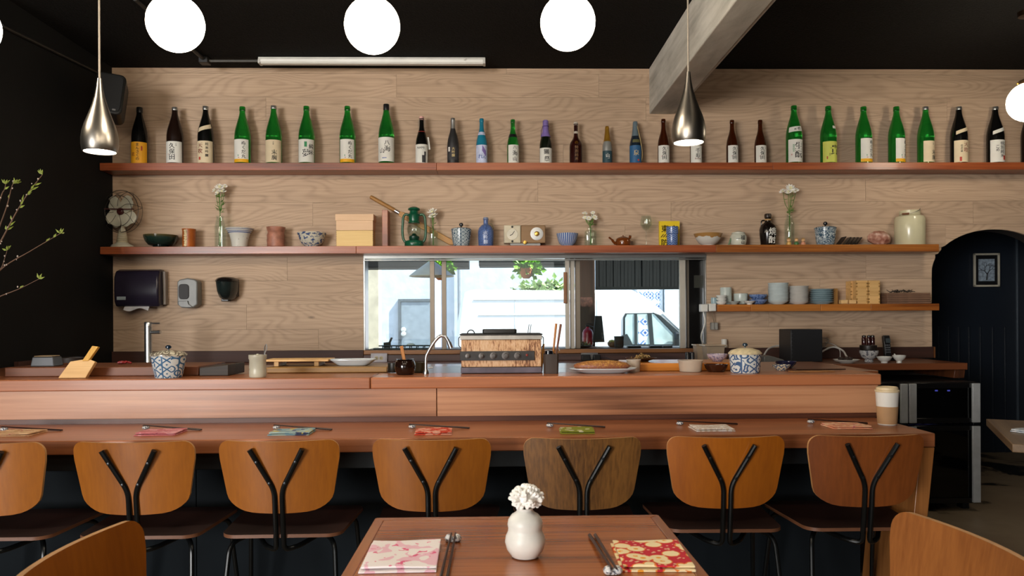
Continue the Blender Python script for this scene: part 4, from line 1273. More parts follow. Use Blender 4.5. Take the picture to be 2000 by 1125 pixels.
# green-black bowl
def mat_celadon():
    t = NT('dark_green_glaze')
    z = t.n('SeparateXYZ', {0: t.obj()}).outputs[2]
    n = t.noise(t.obj(), 30, 3)
    v = t.math('MULTIPLY_ADD', n, .02, z)
    return t.bsdf(t.ramp(t.math('MULTIPLY', v, 10), [(.3, hx('#16211d')), (.75, hx('#20342c')), (.98, hx('#5a4a22'))]), .12)
pot('bowl', 'dark green glazed bowl beside the fan', 'bowl', 314, [(15, 0), (14, 3), (22, 5), (28, 12), (31, 20), (31.5, 24)], mat_celadon())
# orange rope-wrapped cup
t = pot('cup', 'orange brown cup with a pale plaited cord down its front', 'cup', 369, [(11, 0), (12, 4), (12, 32), (13, 36)], pbr('orange_lacquer', '#a9581d', .35, mottle=.1), part='cup_body')
s = MM
pl = MB()
for k in range(7):
    pl.ball((-2 * s + (k % 2) * .6 * s, -12.2 * s, (4 + k * 4.6) * s), 3.3 * s, (1, .5, .85), 10, 6)
pl.build('plaited_cord', pbr('pale_cord', '#d8c39a', .8), t)
# vases with flowers
CLEAR = pane('clear_glass', '#f6faf8')
WATERG = glass('vase_water', '#f2f7f2', 0.0, 1.33)
STEMG = pbr('green_stem', '#5b7a35', .6, mottle=.12)
PETAL = pbr('white_petal', '#f2f0ea', .6, mottle=.03)
PETALC = pbr('cream_flower_heart', '#d9d3a8', .7)
def blossom(parent, c, r, tilt=(0, 0), n=3):
    rot = Matrix.Rotation(tilt[0], 3, 'X') @ Matrix.Rotation(tilt[1], 3, 'Y')
    mb = MB()
    for lay in range(n):
        el = math.radians(12 + 62 * lay / max(1, n - 1))
        k = 11 - 3 * lay
        for i in range(k):
            a = 2 * PI * (i + .5 * lay) / k
            d = Vector((math.cos(a) * math.cos(el), math.sin(a) * math.cos(el), math.sin(el)))
            L = r * (1 - .16 * lay) * RND.uniform(.88, 1.1)
            sd = Vector((-math.sin(a), math.cos(a), 0)) * r * .22
            up = d.cross(sd).normalized() * r * .05
            p = [Vector((0, 0, 0)), d * L * .6 + sd, d * L * .6 - sd, d * L + up * 2, d * L * .6 + up * 2.0]
            mb.raw([rot @ x for x in p], [(0, 1, 4), (0, 4, 2), (1, 3, 4), (4, 3, 2)])
    o = mb.build('blossom', PETAL, parent, c)
    MB().ball((0, 0, 0), r * .3, seg=8, rings=6).build('flower_heart', PETALC, o, rot @ Vector((0, 0, r * .25)))
    return o
def flower_vase(px, label, prof, heads, Y=SY, z=None, wall=1.3, sq=None, leafy=10, neck=None):
    """heads: (px offset, height px, radius px)"""
    s = mpp(Y)
    t = pot('flower_vase', label, 'vase', px, prof, CLEAR, Y, z, wall, 'glass flower vases', 24, 'glass', sq)
    hz = prof[-1][1]
    hw = prof[min(3, len(prof) - 1)][0]
    st = MB()
    for i, (hx_, hh, r) in enumerate(heads):
        r *= 1.45
        p = bez([(RND.uniform(-.4, .4) * hw * s * .6, RND.uniform(-.3, .3) * hw * s * .6, 3.5 * s), (RND.uniform(-1, 1) * s, RND.uniform(-1, 1) * s, hz * s), (hx_ * .6 * s, RND.uniform(-2, 2) * s, (hz + hh) / 2 * s), (hx_ * s, -1.5 * s, hh * s)], 5)
        MB().tube(p, [.0022] * (len(p) - 1) + [.0014], 6).build('stem', STEMG, t)
        blossom(t, (hx_ * s, -1.5 * s, hh * s), r * s, (RND.uniform(.3, .9), RND.uniform(-.3, .5) if hx_ >= 0 else RND.uniform(-.6, .1)))
    for k in range(leafy):
        hh = hz + (heads[0][1] - hz) * RND.uniform(0, .8)
        lm = MB()
        a = RND.uniform(0, 2 * PI)
        leafcard(lm, (0, 0, 0), RND.uniform(9, 15) * s, RND.uniform(3.5, 6) * s, (math.cos(a), math.sin(a) * .5, RND.uniform(-.1, .9)), (0, 0, 1))
        lm.build('leaf', mat_leaf('vase_leaf', '#4c7330', '#7d9c4e'), t, (RND.uniform(-1, 1) * s, 0, hh * s), smooth=0)
    return t
flower_vase(430, 'tall clear glass bottle vase with leafy white flowers left of the striped cup', [(9, 0), (10.5, 2), (10.5, 40), (9, 48), (7.5, 55), (7.5, 60), (8.3, 61)], [(0, 116, 7), (-8, 110, 5.5), (4, 108, 6.5), (10, 118, 4.5), (-2, 105, 6)], leafy=18)
flower_vase(846, 'small faceted glass vase with one white flower between lantern and blue jar', [(9, 0), (10, 1.5), (10, 26), (7, 30), (5.5, 31), (7, 35)], [(-1, 67, 8), (2, 61, 7), (-2, 58, 6)], leafy=5, sq=.25)
flower_vase(1153, 'square glass jar vase with sparse white flowers right of the blue striped bowl', [(11.5, 0), (12, 1.5), (12, 28), (10, 30.5), (6, 31.5), (6, 36), (7, 37)], [(-11, 63, 5), (5, 65, 4), (-10, 55, 5), (-3, 54, 5), (7, 56, 6)], leafy=8, sq=.6)
flower_vase(1542, 'tall clear glass vase with white flowers right of the black jug', [(9, 0), (10, 2), (10, 42), (8, 50), (6, 55), (6, 60), (7, 61)], [(2, 112, 8), (-13, 106, 6), (13, 108, 5), (-2, 105, 6), (6, 106, 6)], leafy=12)
# white cup with blue rings, pink mug, painted bowl, lidded box
def mat_rings(nm, base, lines, col, speck=None):
    t = NT(nm)
    z = t.n('SeparateXYZ', {0: t.obj()}).outputs[2]
    m = None
    for a, b in lines:
        k = t.math('MULTIPLY', t.math('GREATER_THAN', z, a * MM), t.math('LESS_THAN', z, b * MM))
        m = k if m is None else t.math('MAXIMUM', m, k)
    c = t.mix(m, hx(base), hx(col))
    if speck:
        c = t.mix(t.math('GREATER_THAN', t.noise(t.obj(), 60, 4), .68), c, hx(speck))
    return t.bsdf(c, .25)
pot('cup', 'flared white cup with blue rings beside the leafy vase', 'cup', 468, [(14, 0), (14.5, 2), (16, 14), (19, 25), (24, 33), (27, 37)], mat_rings('white_blue_ringed_glaze', '#cfcdc4', [(27.5, 29), (30.5, 31.5), (34, 34.8)], '#3d5793', '#8d8174'))
pot('mug', 'rosy brown ridged pottery mug in front of the oak boards', 'mug', 539, [(16, 0), (17, 3), (16.5, 8), (17.5, 13), (16.5, 18), (17, 23), (15, 29), (17, 34), (18, 39)], pbr('rosy_brown_stoneware', '#a06a55', .5, mottle=.16, mscale=25, bump=.3))
pot('bowl', 'small cream bowl painted with dense blue ornament', 'bowl', 609, [(14, 0), (13, 2), (19, 6), (24, 15), (26, 23), (28, 26), (27.5, 28)], porcelain('blue_scroll_bowl', 'speckle', '#cfc8b4', '#2c3f73', .8))
t = thing('lidded_box', 'pale wooden box with a deep lid on the middle shelf', 'box', (at(695, 470, SY).x, SY + .005, ZS2 + .0005))
BOXW = wood('pale_box_timber', '#e8c67e', '#cfa056', 'X', 2.0, .5, fig=.3, grain=.3, freq=6, vary=.05)
BOXL = wood('pinkish_box_timber', '#e8c39c', '#d3a678', 'X', 2.0, .5, fig=.25, grain=.3, freq=6, vary=.05)
w = 70 * MM
bm_ = MB().span((-w / 2, -.05, 0), (w / 2, .05, 31 * MM))
bm_.build('box_body', BOXW, t, bevel=.0012)
for sx in (-1, 1):
    fj = MB()
    for k in range(7):
        fj.box((sx * w / 2, -.04, (3 + k * 4) * MM), (.004, .021, 2 * MM))
    fj.build('finger_joints', wood('joint_end_grain', '#c79a52', '#a87b3a', 'X'), t)
MB().span((-w / 2 - .0015, -.0515, 31.3 * MM), (w / 2 + .0015, .0515, 62 * MM)).span((-w / 2 - .006, -.056, 50 * MM), (w / 2 + .006, .056, 62.5 * MM)).build('lid', BOXL, t, bevel=.0012)
# upright board, sheathed knife
o = MB().span((-5.5 * MM, -.06, 0), (5.5 * MM, .06, 71 * MM)).build('upright_board', SHELFW, None, (at(753.5, 470, SY).x, SY + .022, ZS2 + .0005), bevel=.002)
tag(o, 'upright red brown divider board standing on the middle shelf', 'board')
Yk = 5.337
p0, p1 = at(723, 384, Yk), at(771, 411, Yk)
p2 = Vector((at(888, 475, Yk).x, Yk, ZS2 + .022))
t = thing('sheathed_knife', 'long wooden-handled knife in a wooden sheath leaning behind the lantern', 'knife', (p2.x, Yk, p2.z))
d = (p0 - p2); L = d.length; ang = math.atan2(d.z, d.x)
t.rotation_euler = (0, -ang, 0)
hl = (p1 - p0).length
HANDLEW = wood('knife_handle_timber', '#bb8a48', '#8f6230', 'X', 2, .5, fig=.2)
MB().tube([(L - hl, 0, 0), (L - hl * .5, 0, 0), (L - .005, 0, 0), (L, 0, 0)], [.0125, .0125, .013, .009], 12).build('handle', HANDLEW, t)
MB().tube([(L - hl - .036, 0, 0), (L - hl, 0, 0)], .0115, 12).build('ferrule', CHROME, t)
MB().prism([(L - hl - .037, -.014), (L - hl - .037, .016), (L - hl - .06, .019), (.03, .019), (0, .002), (.0, -.019), (L - hl - .06, -.019)], 'Y', -.009, .009).build('sheath', HANDLEW, t, bevel=.003)
# green hurricane lantern
t = thing('hurricane_lantern', 'dark green hurricane lantern with a glass globe', 'lantern', (at(809, 470, SY).x, SY - .005, ZS2 + .0005))
GRE = pbr('green_enamel', '#0f5138', .28, mottle=.05)
s = MM
MB().lathe([(0, 0), (17.5 * s, 0), (18.5 * s, 1.5 * s), (18.5 * s, 8 * s), (17 * s, 11 * s), (12 * s, 13 * s), (6 * s, 13.5 * s), (0, 13.5 * s)], 28).build('tank', GRE, t)
MB().lathe([(0, 13 * s), (8 * s, 13 * s), (10 * s, 16 * s), (10 * s, 20 * s), (6 * s, 22 * s), (3 * s, 26 * s), (0, 26 * s)], 20).build('burner', pbr('dark_green_burner', '#0c3a2a', .35), t)
MB().lathe([(9 * s, 20.5 * s), (12.5 * s, 26 * s), (14 * s, 33 * s), (13 * s, 40 * s), (10 * s, 46 * s), (9.3 * s, 46 * s), (12.3 * s, 40 * s), (13.2 * s, 33 * s), (11.8 * s, 26 * s), (8.3 * s, 20.5 * s)], 24, close=True).build('glass_globe', CLEAR, t)
MB().lathe([(11 * s, 46 * s), (11.5 * s, 48 * s), (10 * s, 50 * s), (10.5 * s, 60 * s), (12 * s, 63 * s), (9 * s, 66 * s), (8 * s, 70 * s), (12 * s, 72 * s), (11 * s, 75 * s), (5 * s, 78 * s), (0, 78 * s)], 24).build('chimney', GRE, t)
for sx in (-1, 1):
    MB().tube(corner([(sx * 15 * s, 0, 7 * s), (sx * 21 * s, 0, 14 * s), (sx * 23 * s, 0, 30 * s), (sx * 21 * s, 0, 58 * s), (sx * 17 * s, 0, 64 * s), (sx * 10 * s, 0, 62 * s)], 8 * s), 2.4 * s, 10).build('side_tube', GRE, t)
gw = MB()
for a in (.5, -.5):
    gw.tube([(13.8 * s * math.sin(a * -1.4), -13.8 * s * math.cos(a * 1.4), 24 * s), (14.6 * s * math.sin(a * .3), -14.6 * s, 33 * s), (13 * s * math.sin(a * 1.6), -13 * s * math.cos(a * 1.6), 43 * s)], .0014, 5)
gw.build('globe_guard', STEEL, t)
MB().tube(bez([(-19 * s, 0, 60 * s), (-24 * s, 3 * s, 50 * s), (-25 * s, 5 * s, 30 * s)]), .0016, 5).build('bail_handle', STEEL, t)
# blue jars with lids
PANEL = porcelain('blue_panelled_porcelain', 'panels', '#bcc5c6', '#1f4057')
def lidded_jar(label, px, prof, lid, Y=SY, z=None, mat=None, lidmat=None, knob='#10131a', rot=0.0, loc=None, kn=4.0):
    s = mpp(Y)
    t = pot('lidded_jar', label, 'jar', px, prof, mat or PANEL, Y, z, 1.6, 'blue and white lidded jars', 32, 'jar_body', rot=rot)
    if loc is not None: t.location = loc
    ld = MB().lathe([(0, prof[-1][1] * s + .0006)] + [(r * s, h * s) for r, h in lid] + [(0, lid[-1][1] * s)], 32).build('lid', lidmat or mat or PANEL, t)
    MB().lathe([(0, lid[-1][1] * s - .001), (1.6 * s, lid[-1][1] * s - .001), (1.4 * s, (lid[-1][1] + 2) * s), (kn * s, (lid[-1][1] + 4) * s), (kn * s, (lid[-1][1] + 7) * s), (kn * .6 * s, (lid[-1][1] + 9) * s), (0, (lid[-1][1] + 9.5) * s)], 16).build('knob', pbr('jar_knob' + knob, knob, .2), ld)
    return t
lidded_jar('blue panelled jar with a black knob right of the small glass vase', 901, [(14, 0), (15.5, 2), (17.5, 12), (19, 25), (19.5, 32)], [(19.8, 32.2), (20, 34), (17, 36), (8, 37.5)])
lidded_jar('blue panelled jar with black knob near the three figurines', 1612, [(15, 0), (16, 2), (18, 12), (19.5, 26), (20.3, 33)], [(20.8, 33.2), (21, 35), (17, 37), (8, 38)], mat=porcelain('blue_scroll_porcelain', 'scroll', '#bcc5c6', '#1f4057', .8))
# blue bottle
t = pot('stoneware_bottle', 'blue speckled stoneware bottle with raised lettering', 'bottle', 949, [(13, 0), (14.5, 2), (15.5, 20), (15.5, 30), (13, 37), (8, 42), (4.5, 44), (4.5, 52), (6, 53)], pbr('blue_speckled_glaze', '#51689a', .3, mottle=.22, mscale=130), part='bottle_body')
MB().lathe([(0, 50 * MM), (5 * MM, 53 * MM), (5.4 * MM, 54 * MM), (4.8 * MM, 57 * MM), (0, 57 * MM)], 16).build('stopper', pbr('blue_grey_stopper', '#6d7a94', .5), t)
write(MB(), column('大吟醸', 0, 30 * MM, 8 * MM), on_cyl(15.5 * MM, 0, 0)).build('lettering', pbr('pale_blue_ink', '#b3c0dc', .4), t, smooth=0)
MB().tube(bez([(5 * MM, 0, 46 * MM), (11 * MM, -2 * MM, 44 * MM), (15 * MM, -4 * MM, 36 * MM), (13 * MM, -9 * MM, 33 * MM)]), .0022, 6).build('cord', pbr('olive_cord', '#6d6a4a', .8), t)
# clock radio
t = thing('clock_radio', 'old clock radio with a cream clock face and a worn wooden dial panel', 'radio', (at(1024, 470, SY).x, SY, ZS2 + .0005))
s = MM
MB().span((-40 * s, -.035, 6 * s), (-7 * s, .04, 41 * s)).build('clock_case', pbr('aged_cream_plastic', '#c9bfa6', .5, mottle=.08, mscale=8), t, bevel=.006)
MB().span((-6.5 * s, -.03, 6 * s), (41 * s, .04, 41 * s)).build('radio_case', wood('worn_radio_timber', '#94734f', '#5d4128', 'X', 1.5, .6, fig=.3, grain=.6, blotch=.8), t, bevel=.005)
MB().span((-28 * s, -.03, 1 * s), (31 * s, .03, 5.8 * s)).build('foot', pbr('grey_metal_foot', '#77797a', .35, .6), t, bevel=.002)
RX = Matrix.Rotation(PI / 2, 3, 'X')
fc = MB().lathe([(0, 0), (11 * s, 0), (10.5 * s, .003), (0, .0035)], 28, rot=RX).build('clock_face', pbr('pale_clock_face', '#d8d2bf', .5), t, (-23.5 * s, -.0345, 23 * s))
hd = MB()
hd.box((2 * s, -.005, 3 * s), (1.1 * s, .001, 8 * s), Matrix.Rotation(.6, 3, 'Y')).box((-2.2 * s, -.0055, -1.2 * s), (1.3 * s, .001, 6 * s), Matrix.Rotation(1.1, 3, 'Y'))
hd.build('hands', INK, fc)
for dz in (37.5, 9.5):
    MB().lathe([(0, 0), (2.2 * s, 0), (2 * s, .004), (0, .005)], 12, rot=RX).build('small_knob', INK, t, (-23.5 * s, -.035, dz * s))
dl = MB().lathe([(0, 0), (12.5 * s, 0), (12.5 * s, .004), (8 * s, .006), (0, .006)], 32, rot=RX).build('dial', pbr('pale_silver_dial', '#c4c6c6', .35, .3), t, (24 * s, -.03, 24 * s))
MB().lathe([(0, 0), (5 * s, 0), (4.5 * s, .012), (3.5 * s, .014), (0, .014)], 20, rot=RX).build('dial_knob', pbr('brass_knob', '#c29a4b', .3, .8), dl, (0, -.0055, 0))
MB().lathe([(0, 0), (3.8 * s, 0), (3.4 * s, .008), (0, .01)], 16, rot=RX).build('switch_knob', pbr('brass_knob', '#c29a4b', .3, .8), t, (1 * s, -.036, 7 * s))
# blue striped bowl
pot('bowl', 'deep blue and white striped bowl beside the clock radio', 'bowl', 1108, [(12, 0), (11, 2), (16, 6), (19, 14), (21, 23), (21.5, 25)], porcelain('blue_striped_glaze', 'stripes', '#c9d0d8', '#244b98'))
# brown teapot
t = pot('teapot', 'small glossy brown teapot with side handle and long spout', 'teapot', 1217, [(11, 0), (14, 3), (15, 9), (13, 15), (9, 17.5), (6, 18)], pbr('brown_glaze', '#6a3512', .15, mottle=.1), part='pot_body')
s = MM
BRG = MC['brown_glaze']
MB().lathe([(0, 17.5 * s), (7 * s, 17.6 * s), (5 * s, 19 * s), (0, 19.5 * s)], 16).ball((0, 0, 20 * s), 1.8 * s, seg=8, rings=6).build('lid', BRG, t)
MB().tube(bez([(-11 * s, 0, 6 * s), (-17 * s, 0, 7 * s), (-22 * s, 0, 13 * s), (-28 * s, 0, 18 * s)]), [3.4 * s] * 8 + [2.6 * s] * 8 + [1.7 * s] * 9, 10).build('spout', BRG, t)
MB().tube(bez([(10 * s, -3 * s, 11 * s), (12 * s, -7 * s, 16 * s), (12.5 * s, -9 * s, 20 * s)]), [1.5 * s] * 8 + [2.6 * s] * 9, 10).build('handle', BRG, t)
# wine glass
o = MB()
s = MM
o.lathe([(0, 0), (9 * s, 0), (9 * s, .6 * s), (1.2 * s, 2 * s), (.9 * s, 20 * s), (1.2 * s, 30 * s), (7 * s, 34 * s), (11 * s, 41 * s), (11.5 * s, 47 * s), (9 * s, 60 * s), (8.6 * s, 60 * s), (11.0 * s, 47 * s), (10.5 * s, 41 * s), (6.6 * s, 35 * s), (0, 31.5 * s)], 28)
tag(o.build('wine_glass', CLEAR, None, (at(1262, 470, SY).x, SY, ZS2 + .0005)), 'thin clear stemmed wine glass between teapot and yellow book', 'glass')
# yellow book with blue cup before it
t = thing('yellow_book', 'bright yellow paperback with black characters standing behind the blue cup', 'book', (at(1307, 470, 5.31).x, 5.31, ZS2 + .0005))
s = mpp(5.3)
MB().span((-20 * s, -.012, 0), (20 * s, .012, 50 * s)).build('cover', pbr('bright_yellow_cover', '#e3c319', .5, mottle=.02), t, bevel=.001)
MB().span((-19.3 * s, -.0105, .6 * s), (20.3 * s, .0105, 49.6 * s)).build('pages', LABELW, t)
wr = MB()
write(wr, [('東', -9 * s, 35 * s, 14 * s), ('京', 9 * s, 35 * s, 14 * s), ('防', -10 * s, 8 * s, 13 * s), ('災', 9 * s, 8 * s, 13 * s)], lambda x, y: (x, -.0128, y))
for k in range(5):
    x0 = (-18 + k * 4.6) * s
    wr.raw([(x0, -.0128, 18 * s), (x0 + 2 * s, -.0128, 18 * s), (x0 + 7 * s, -.0128, 24 * s), (x0 + 5 * s, -.0128, 24 * s)], [(0, 1, 2, 3)])
wr.build('lettering', INK, t, smooth=0)
pot('cup', 'ribbed cobalt blue cup standing in front of the yellow book', 'cup', 1313, [(9, 0), (10, 2), (11, 14), (10.5, 22), (12, 24), (11.7, 34), (12.2, 37)], porcelain('cobalt_wave_glaze', 'waves', '#6f86b8', '#1b3b80', .8), Y=5.24)
# tan rimmed bowl
def mat_twotone(nm, lo, hi, z, wob=.004):
    t = NT(nm)
    zz = t.n('SeparateXYZ', {0: t.obj()}).outputs[2]
    n = t.noise(t.obj((1, 1, .25)), 40, 2)
    m = t.math('GREATER_THAN', t.math('MULTIPLY_ADD', n, wob * 8, zz), z + wob * 4)
    return t.bsdf(t.mix(m, hx(lo), hx(hi)), .18)
pot('bowl', 'white bowl with a dripping tan rim beside the book', 'bowl', 1383, [(12, 0), (11.5, 2), (18, 6), (23, 13), (26, 20), (28, 24)], mat_twotone('white_and_tan_glaze', '#cfccc4', '#a57b47', 16.5 * MM))
# white lettered jar with green cord
t = pot('lidded_jar', 'small white jar with black writing and a green cord', 'jar', 1442, [(12, 0), (14, 2), (16, 10), (16, 18), (13, 23), (12, 24)], pbr('off_white_glaze', '#c8c9ba', .25), part='jar_body')
MB().lathe([(0, 24 * MM), (12.5 * MM, 24.1 * MM), (12.5 * MM, 26 * MM), (6 * MM, 28 * MM), (3 * MM, 29.5 * MM), (0, 29.5 * MM)], 24).build('lid', MC['off_white_glaze'], t)
write(MB(), [('福', 3 * MM, 15 * MM, 9 * MM), ('一', -6 * MM, 13 * MM, 8 * MM), ('山', 3 * MM, 6 * MM, 7 * MM)], on_cyl(16 * MM, .05, 0)).build('lettering', INK, t, smooth=0)
cm = MB()
for k in range(5):
    cm.ball((-(16 + k * .9) * MM, -3 * MM, (13 - k * 2.7) * MM), 2.2 * MM, seg=8, rings=6)
cm.build('green_cord', pbr('sage_green_cord', '#6f8468', .8), t)
# black lettered jug
t = pot('sake_jug', 'black glazed jug with white characters and a small ear handle', 'jug', 1500, [(13, 0), (14, 2), (16, 22), (16.5, 32), (14, 40), (8, 45), (5.5, 48), (5.5, 54), (6.5, 56)], pbr('black_brown_glaze', '#15100d', .16), part='jug_body')
MB().lathe([(0, 53 * MM), (6.7 * MM, 55.8 * MM), (7 * MM, 60 * MM), (6 * MM, 63 * MM), (0, 63.5 * MM)], 16).build('stopper', pbr('dark_stopper', '#2a1d14', .4), t)
MB().tube([(5.8 * MM * math.cos(k * PI / 8), 5.8 * MM * math.sin(k * PI / 8), 51 * MM) for k in range(16)], 1.7 * MM, 6, True).build('neck_cord', pbr('tan_cord', '#b08a5a', .8), t)
MB().tube(bez([(-5 * MM, 0, 50 * MM), (-12 * MM, 0, 49 * MM), (-13 * MM, 0, 42 * MM), (-11 * MM, 0, 40 * MM)]), 1.4 * MM, 8).build('ear_handle', MC['black_brown_glaze'], t)
write(MB(), [('焼', 3 * MM, 27 * MM, 15 * MM), ('酎', 2 * MM, 11 * MM, 14 * MM)], on_cyl(16.2 * MM, .05, 0)).build('lettering', WHITEINK, t, smooth=0)
# three little figurines
for px, c, wd in ((1540, '#c9a05a', 'tan-capped'), (1555, '#3f6a3a', 'green-robed'), (1568, '#c78a6a', 'pink-robed')):
    s = mpp(5.22)
    t = thing('figurine', f'tiny {wd} round-headed clay figurine at the foot of the tall vase', 'figurine', (at(px, 470, 5.22).x, 5.215, ZS2 + .0005), 0, 'clay figurines by the vase')
    MB().lathe([(0, 0), (4 * s, 0), (4.6 * s, 2 * s), (4 * s, 5 * s), (2 * s, 6.8 * s), (0, 7 * s)], 16).build('body', pbr('figure_robe_' + wd.replace('-', '_'), c, .5), t)
    h = MB().ball((0, 0, 0), 3.7 * s, seg=14, rings=10).build('head', pbr('figure_skin', '#d8ab7c', .5), t, (0, 0, 10 * s))
    MB().lathe([(3.8 * s, .8 * s), (3.2 * s, 2.6 * s), (1.8 * s, 3.8 * s), (0, 4.2 * s)], 14).build('cap', pbr('figure_hair', '#2d2119' if wd == 'green-robed' else '#b08850', .6), h)
# black slats leaning, salt rock, milk can
Yl = SY + .01
tilt = Matrix.Rotation(math.radians(38), 3, 'Y')
for k in range(5):
    x = at(1646 + k * 7.5 + (0 if k else -4), 470, Yl).x
    w_ = 21 * MM if k == 0 else 20 * MM
    o = MB().box((0, 0, 0), (.006, .06 if k else .075, w_), tilt).build('black_card', pbr('black_card_stock', '#17110f', .35), None, (x, Yl + k * .004, ZS2 + .5 * (w_ * math.cos(math.radians(38)) + .006 * math.sin(math.radians(38))) + .0006), bevel=.001)
    tag(o, ('first and widest' if k == 0 else ['', 'second', 'third', 'fourth', 'last'][k]) + ' of the slanting black cards beside the pink rock', 'card', 'slanting black cards')
def mat_salt():
    t = NT('pink_salt_rock')
    n = t.noise(t.obj(), 28, 4)
    c = t.ramp(n, [(.35, hx('#8e5747')), (.5, hx('#b07f6c')), (.66, hx('#d2b3a3'))])
    return t.bsdf(c, .4, bump=t.noise(t.obj(), 50, 3), bstr=.4, bdist=.004)
rk = MB().ball((0, 0, 0), 1, (22 * MM, 17 * MM, 14.5 * MM), 14, 9, jit=.1, rot=Matrix.Rotation(.12, 3, 'Y'))
tag(rk.build('salt_rock', mat_salt(), None, (at(1717, 470, SY).x, SY, ZS2 + 14.2 * MM), smooth=20), 'rough pink salt rock next to the cream can', 'rock')
t = thing('milk_can', 'large cream lidded can with a wire bail and wooden grip', 'can', (at(1780, 470, SY).x, SY + .02, ZS2 + .0005))
s = MM
CANC = pbr('cream_glaze', '#c9c3a2', .2, mottle=.02)
MB().vessel([(27 * s, 0), (28 * s, 1.5 * s), (28 * s, 52 * s), (26 * s, 57 * s), (20 * s, 60 * s), (19 * s, 61 * s), (19 * s, 69 * s)], 2 * s, 36).build('can_body', CANC, t)
MB().lathe([(0, 60 * s), (16.5 * s, 60 * s), (16.5 * s, 67 * s), (0, 68 * s)], 24).build('lid', CANC, t)
MB().tube(bez([(-20 * s, 2 * s, 59 * s), (-24 * s, -14 * s, 60 * s), (-8 * s, -20 * s, 62 * s), (8 * s, -20 * s, 68 * s), (14 * s, -12 * s, 72 * s), (20 * s, 2 * s, 62 * s)], 5), .0015, 6).build('bail_wire', STEEL, t)
MB().tube([(-25 * s, -18 * s, 60.2 * s), (-13 * s, -21 * s, 61 * s)], 2 * s, 10).build('grip', wood('grip_timber', '#7a4a2c', '#4e2c18', 'X'), t)

# ------------------------------------------------------------------ short shelf: bowls, plates, boxes
ORD = ['top', 'second from the top', 'third from the top', 'fourth from the top', 'fifth from the top', 'sixth from the top', 'seventh from the top', 'eighth from the top', 'ninth from the top', 'tenth from the top', 'eleventh from the top', 'twelfth from the top']
def stack(name, what, cat, px, top, n, prof, mat, wall, group, Y=SY, z=None, base=None, base_py=593.0, seg=28):
    """n nested dishes piled at pixel column px, the topmost rim at pixel row top"""
    z = ZS3 if z is None else z
    s = mpp(Y)
    ztop = at(px, top, Y).z
    h = prof[-1][1] * s
    step = (ztop - z - h) / max(1, n - 1)
    x = at(px, 590, Y).x
    first = None
    for k in range(n):
        lb = f'{what}, {ORD[n - 1 - k]} of its stack'
        if k == 0: lb = f'{what}, lowest of its stack'
        loc = (x + RND.uniform(-.0008, .0008), Y + RND.uniform(-.001, .001), z + .0005 + k * step)
        if first is None:
            first = MB().vessel([(r * s, hh * s) for r, hh in prof], wall * s, seg).build(name, mat, None, loc)
            tag(first, lb, cat, group)
        else:
            c = first.copy(); COL.objects.link(c); c.location = loc
            c.rotation_euler = (0, 0, RND.uniform(0, 6)); c['label'] = lb
    return first
CELADONW = pbr('pale_celadon_glaze', '#b9c3be', .25, mottle=.03)
GREYBLUEP = pbr('grey_blue_plate_glaze', '#8fa6ad', .3, mottle=.05)
pot('cup', 'tall pale celadon cup at the back of the short shelf', 'cup', 1417, [(10, 0), (11, 1), (11, 33), (10.6, 34)], CELADONW, Y=5.31, z=ZS3)
pot('cup', 'small grey blue cup at the left end of the short shelf', 'cup', 1394, [(5.5, 0), (6, 1), (6, 13), (5.8, 14)], GREYBLUEP, Y=5.25, z=ZS3)
stack('sake_cup', 'tiny white cup before the celadon cup', 'cup', 1409, 577, 3, [(6, 0), (8, 2), (10, 5), (10.4, 6.5)], WHITECER, 1.0, 'tiny white cups', Y=5.225)
pot('cup', 'rounded pale cup behind the small dishes', 'cup', 1446, [(8, 0), (11, 2), (13, 8), (13.5, 20), (13.2, 22)], CELADONW, Y=5.31, z=ZS3)
pot('dish', 'small grey dish in front of the rounded cup', 'dish', 1433, [(5, 0), (6, 1.5), (11, 5), (12, 6.5)], pbr('grey_dish_glaze', '#a3a9a4', .3), Y=5.225, z=ZS3, wall=1)
pot('dish', 'small white footed dish on the short shelf beside the blue bowls', 'dish', 1463, [(5, 0), (5, 1.5), (10, 5), (11.5, 7)], WHITECER, Y=5.225, z=ZS3, wall=1)
stack('bowl', 'shallow dark blue patterned bowl', 'bowl', 1480.5, 575.5, 2, [(9, 0), (12, 2), (16, 6), (17.5, 10)], porcelain('cobalt_speckled_bowl', 'speckle', '#6f86b8', '#29457f', 1.0), 1.3, 'dark blue bowls', Y=5.29)
stack('bowl', 'white scalloped bowl of the tallest stack', 'bowl', 1520, 553, 11, [(10, 0), (11, 1.2), (17, 4), (19, 6.5), (20, 8)], pbr('white_blue_tinged_glaze', '#c6d0d0', .25, mottle=.03), 1.3, 'white bowls in the tallest stack')
stack('plate', 'white plate in the middle stack', 'plate', 1560, 559, 11, [(11, 0), (12, 1.2), (17.5, 3.6), (19, 5.5)], pbr('warm_white_glaze', '#cfccc6', .25, mottle=.03), 1.2, 'white plates in the middle stack')
stack('plate', 'grey blue plate', 'plate', 1605, 565, 7, [(13, 0), (14, 1.2), (21, 3.5), (23, 5.5)], GREYBLUEP, 1.2, 'grey blue plates')
o = MB().box((0, 0, 0), (8 * MM, .07, 31 * MM)).build('wood_block', wood('tan_block_timber', '#a77a42', '#7d5527', 'Z'), None, (at(1632, 590, SY).x, SY + .03, ZS3 + 15.6 * MM), bevel=.002)
tag(o, 'upright tan wooden block beside the grey blue plates', 'block')
for px, w in ((1648, 'left'), (1664, 'right')):
    o = MB().box((0, 0, 0), (13.5 * MM, .04, 7.5 * MM)).build('small_block', PINE, None, (at(px, 590, 5.21).x, 5.215, ZS3 + 4.2 * MM), bevel=.003)
    tag(o, f'{w} one of two little pale wooden blocks in front of the square boxes', 'block', 'little pale blocks')
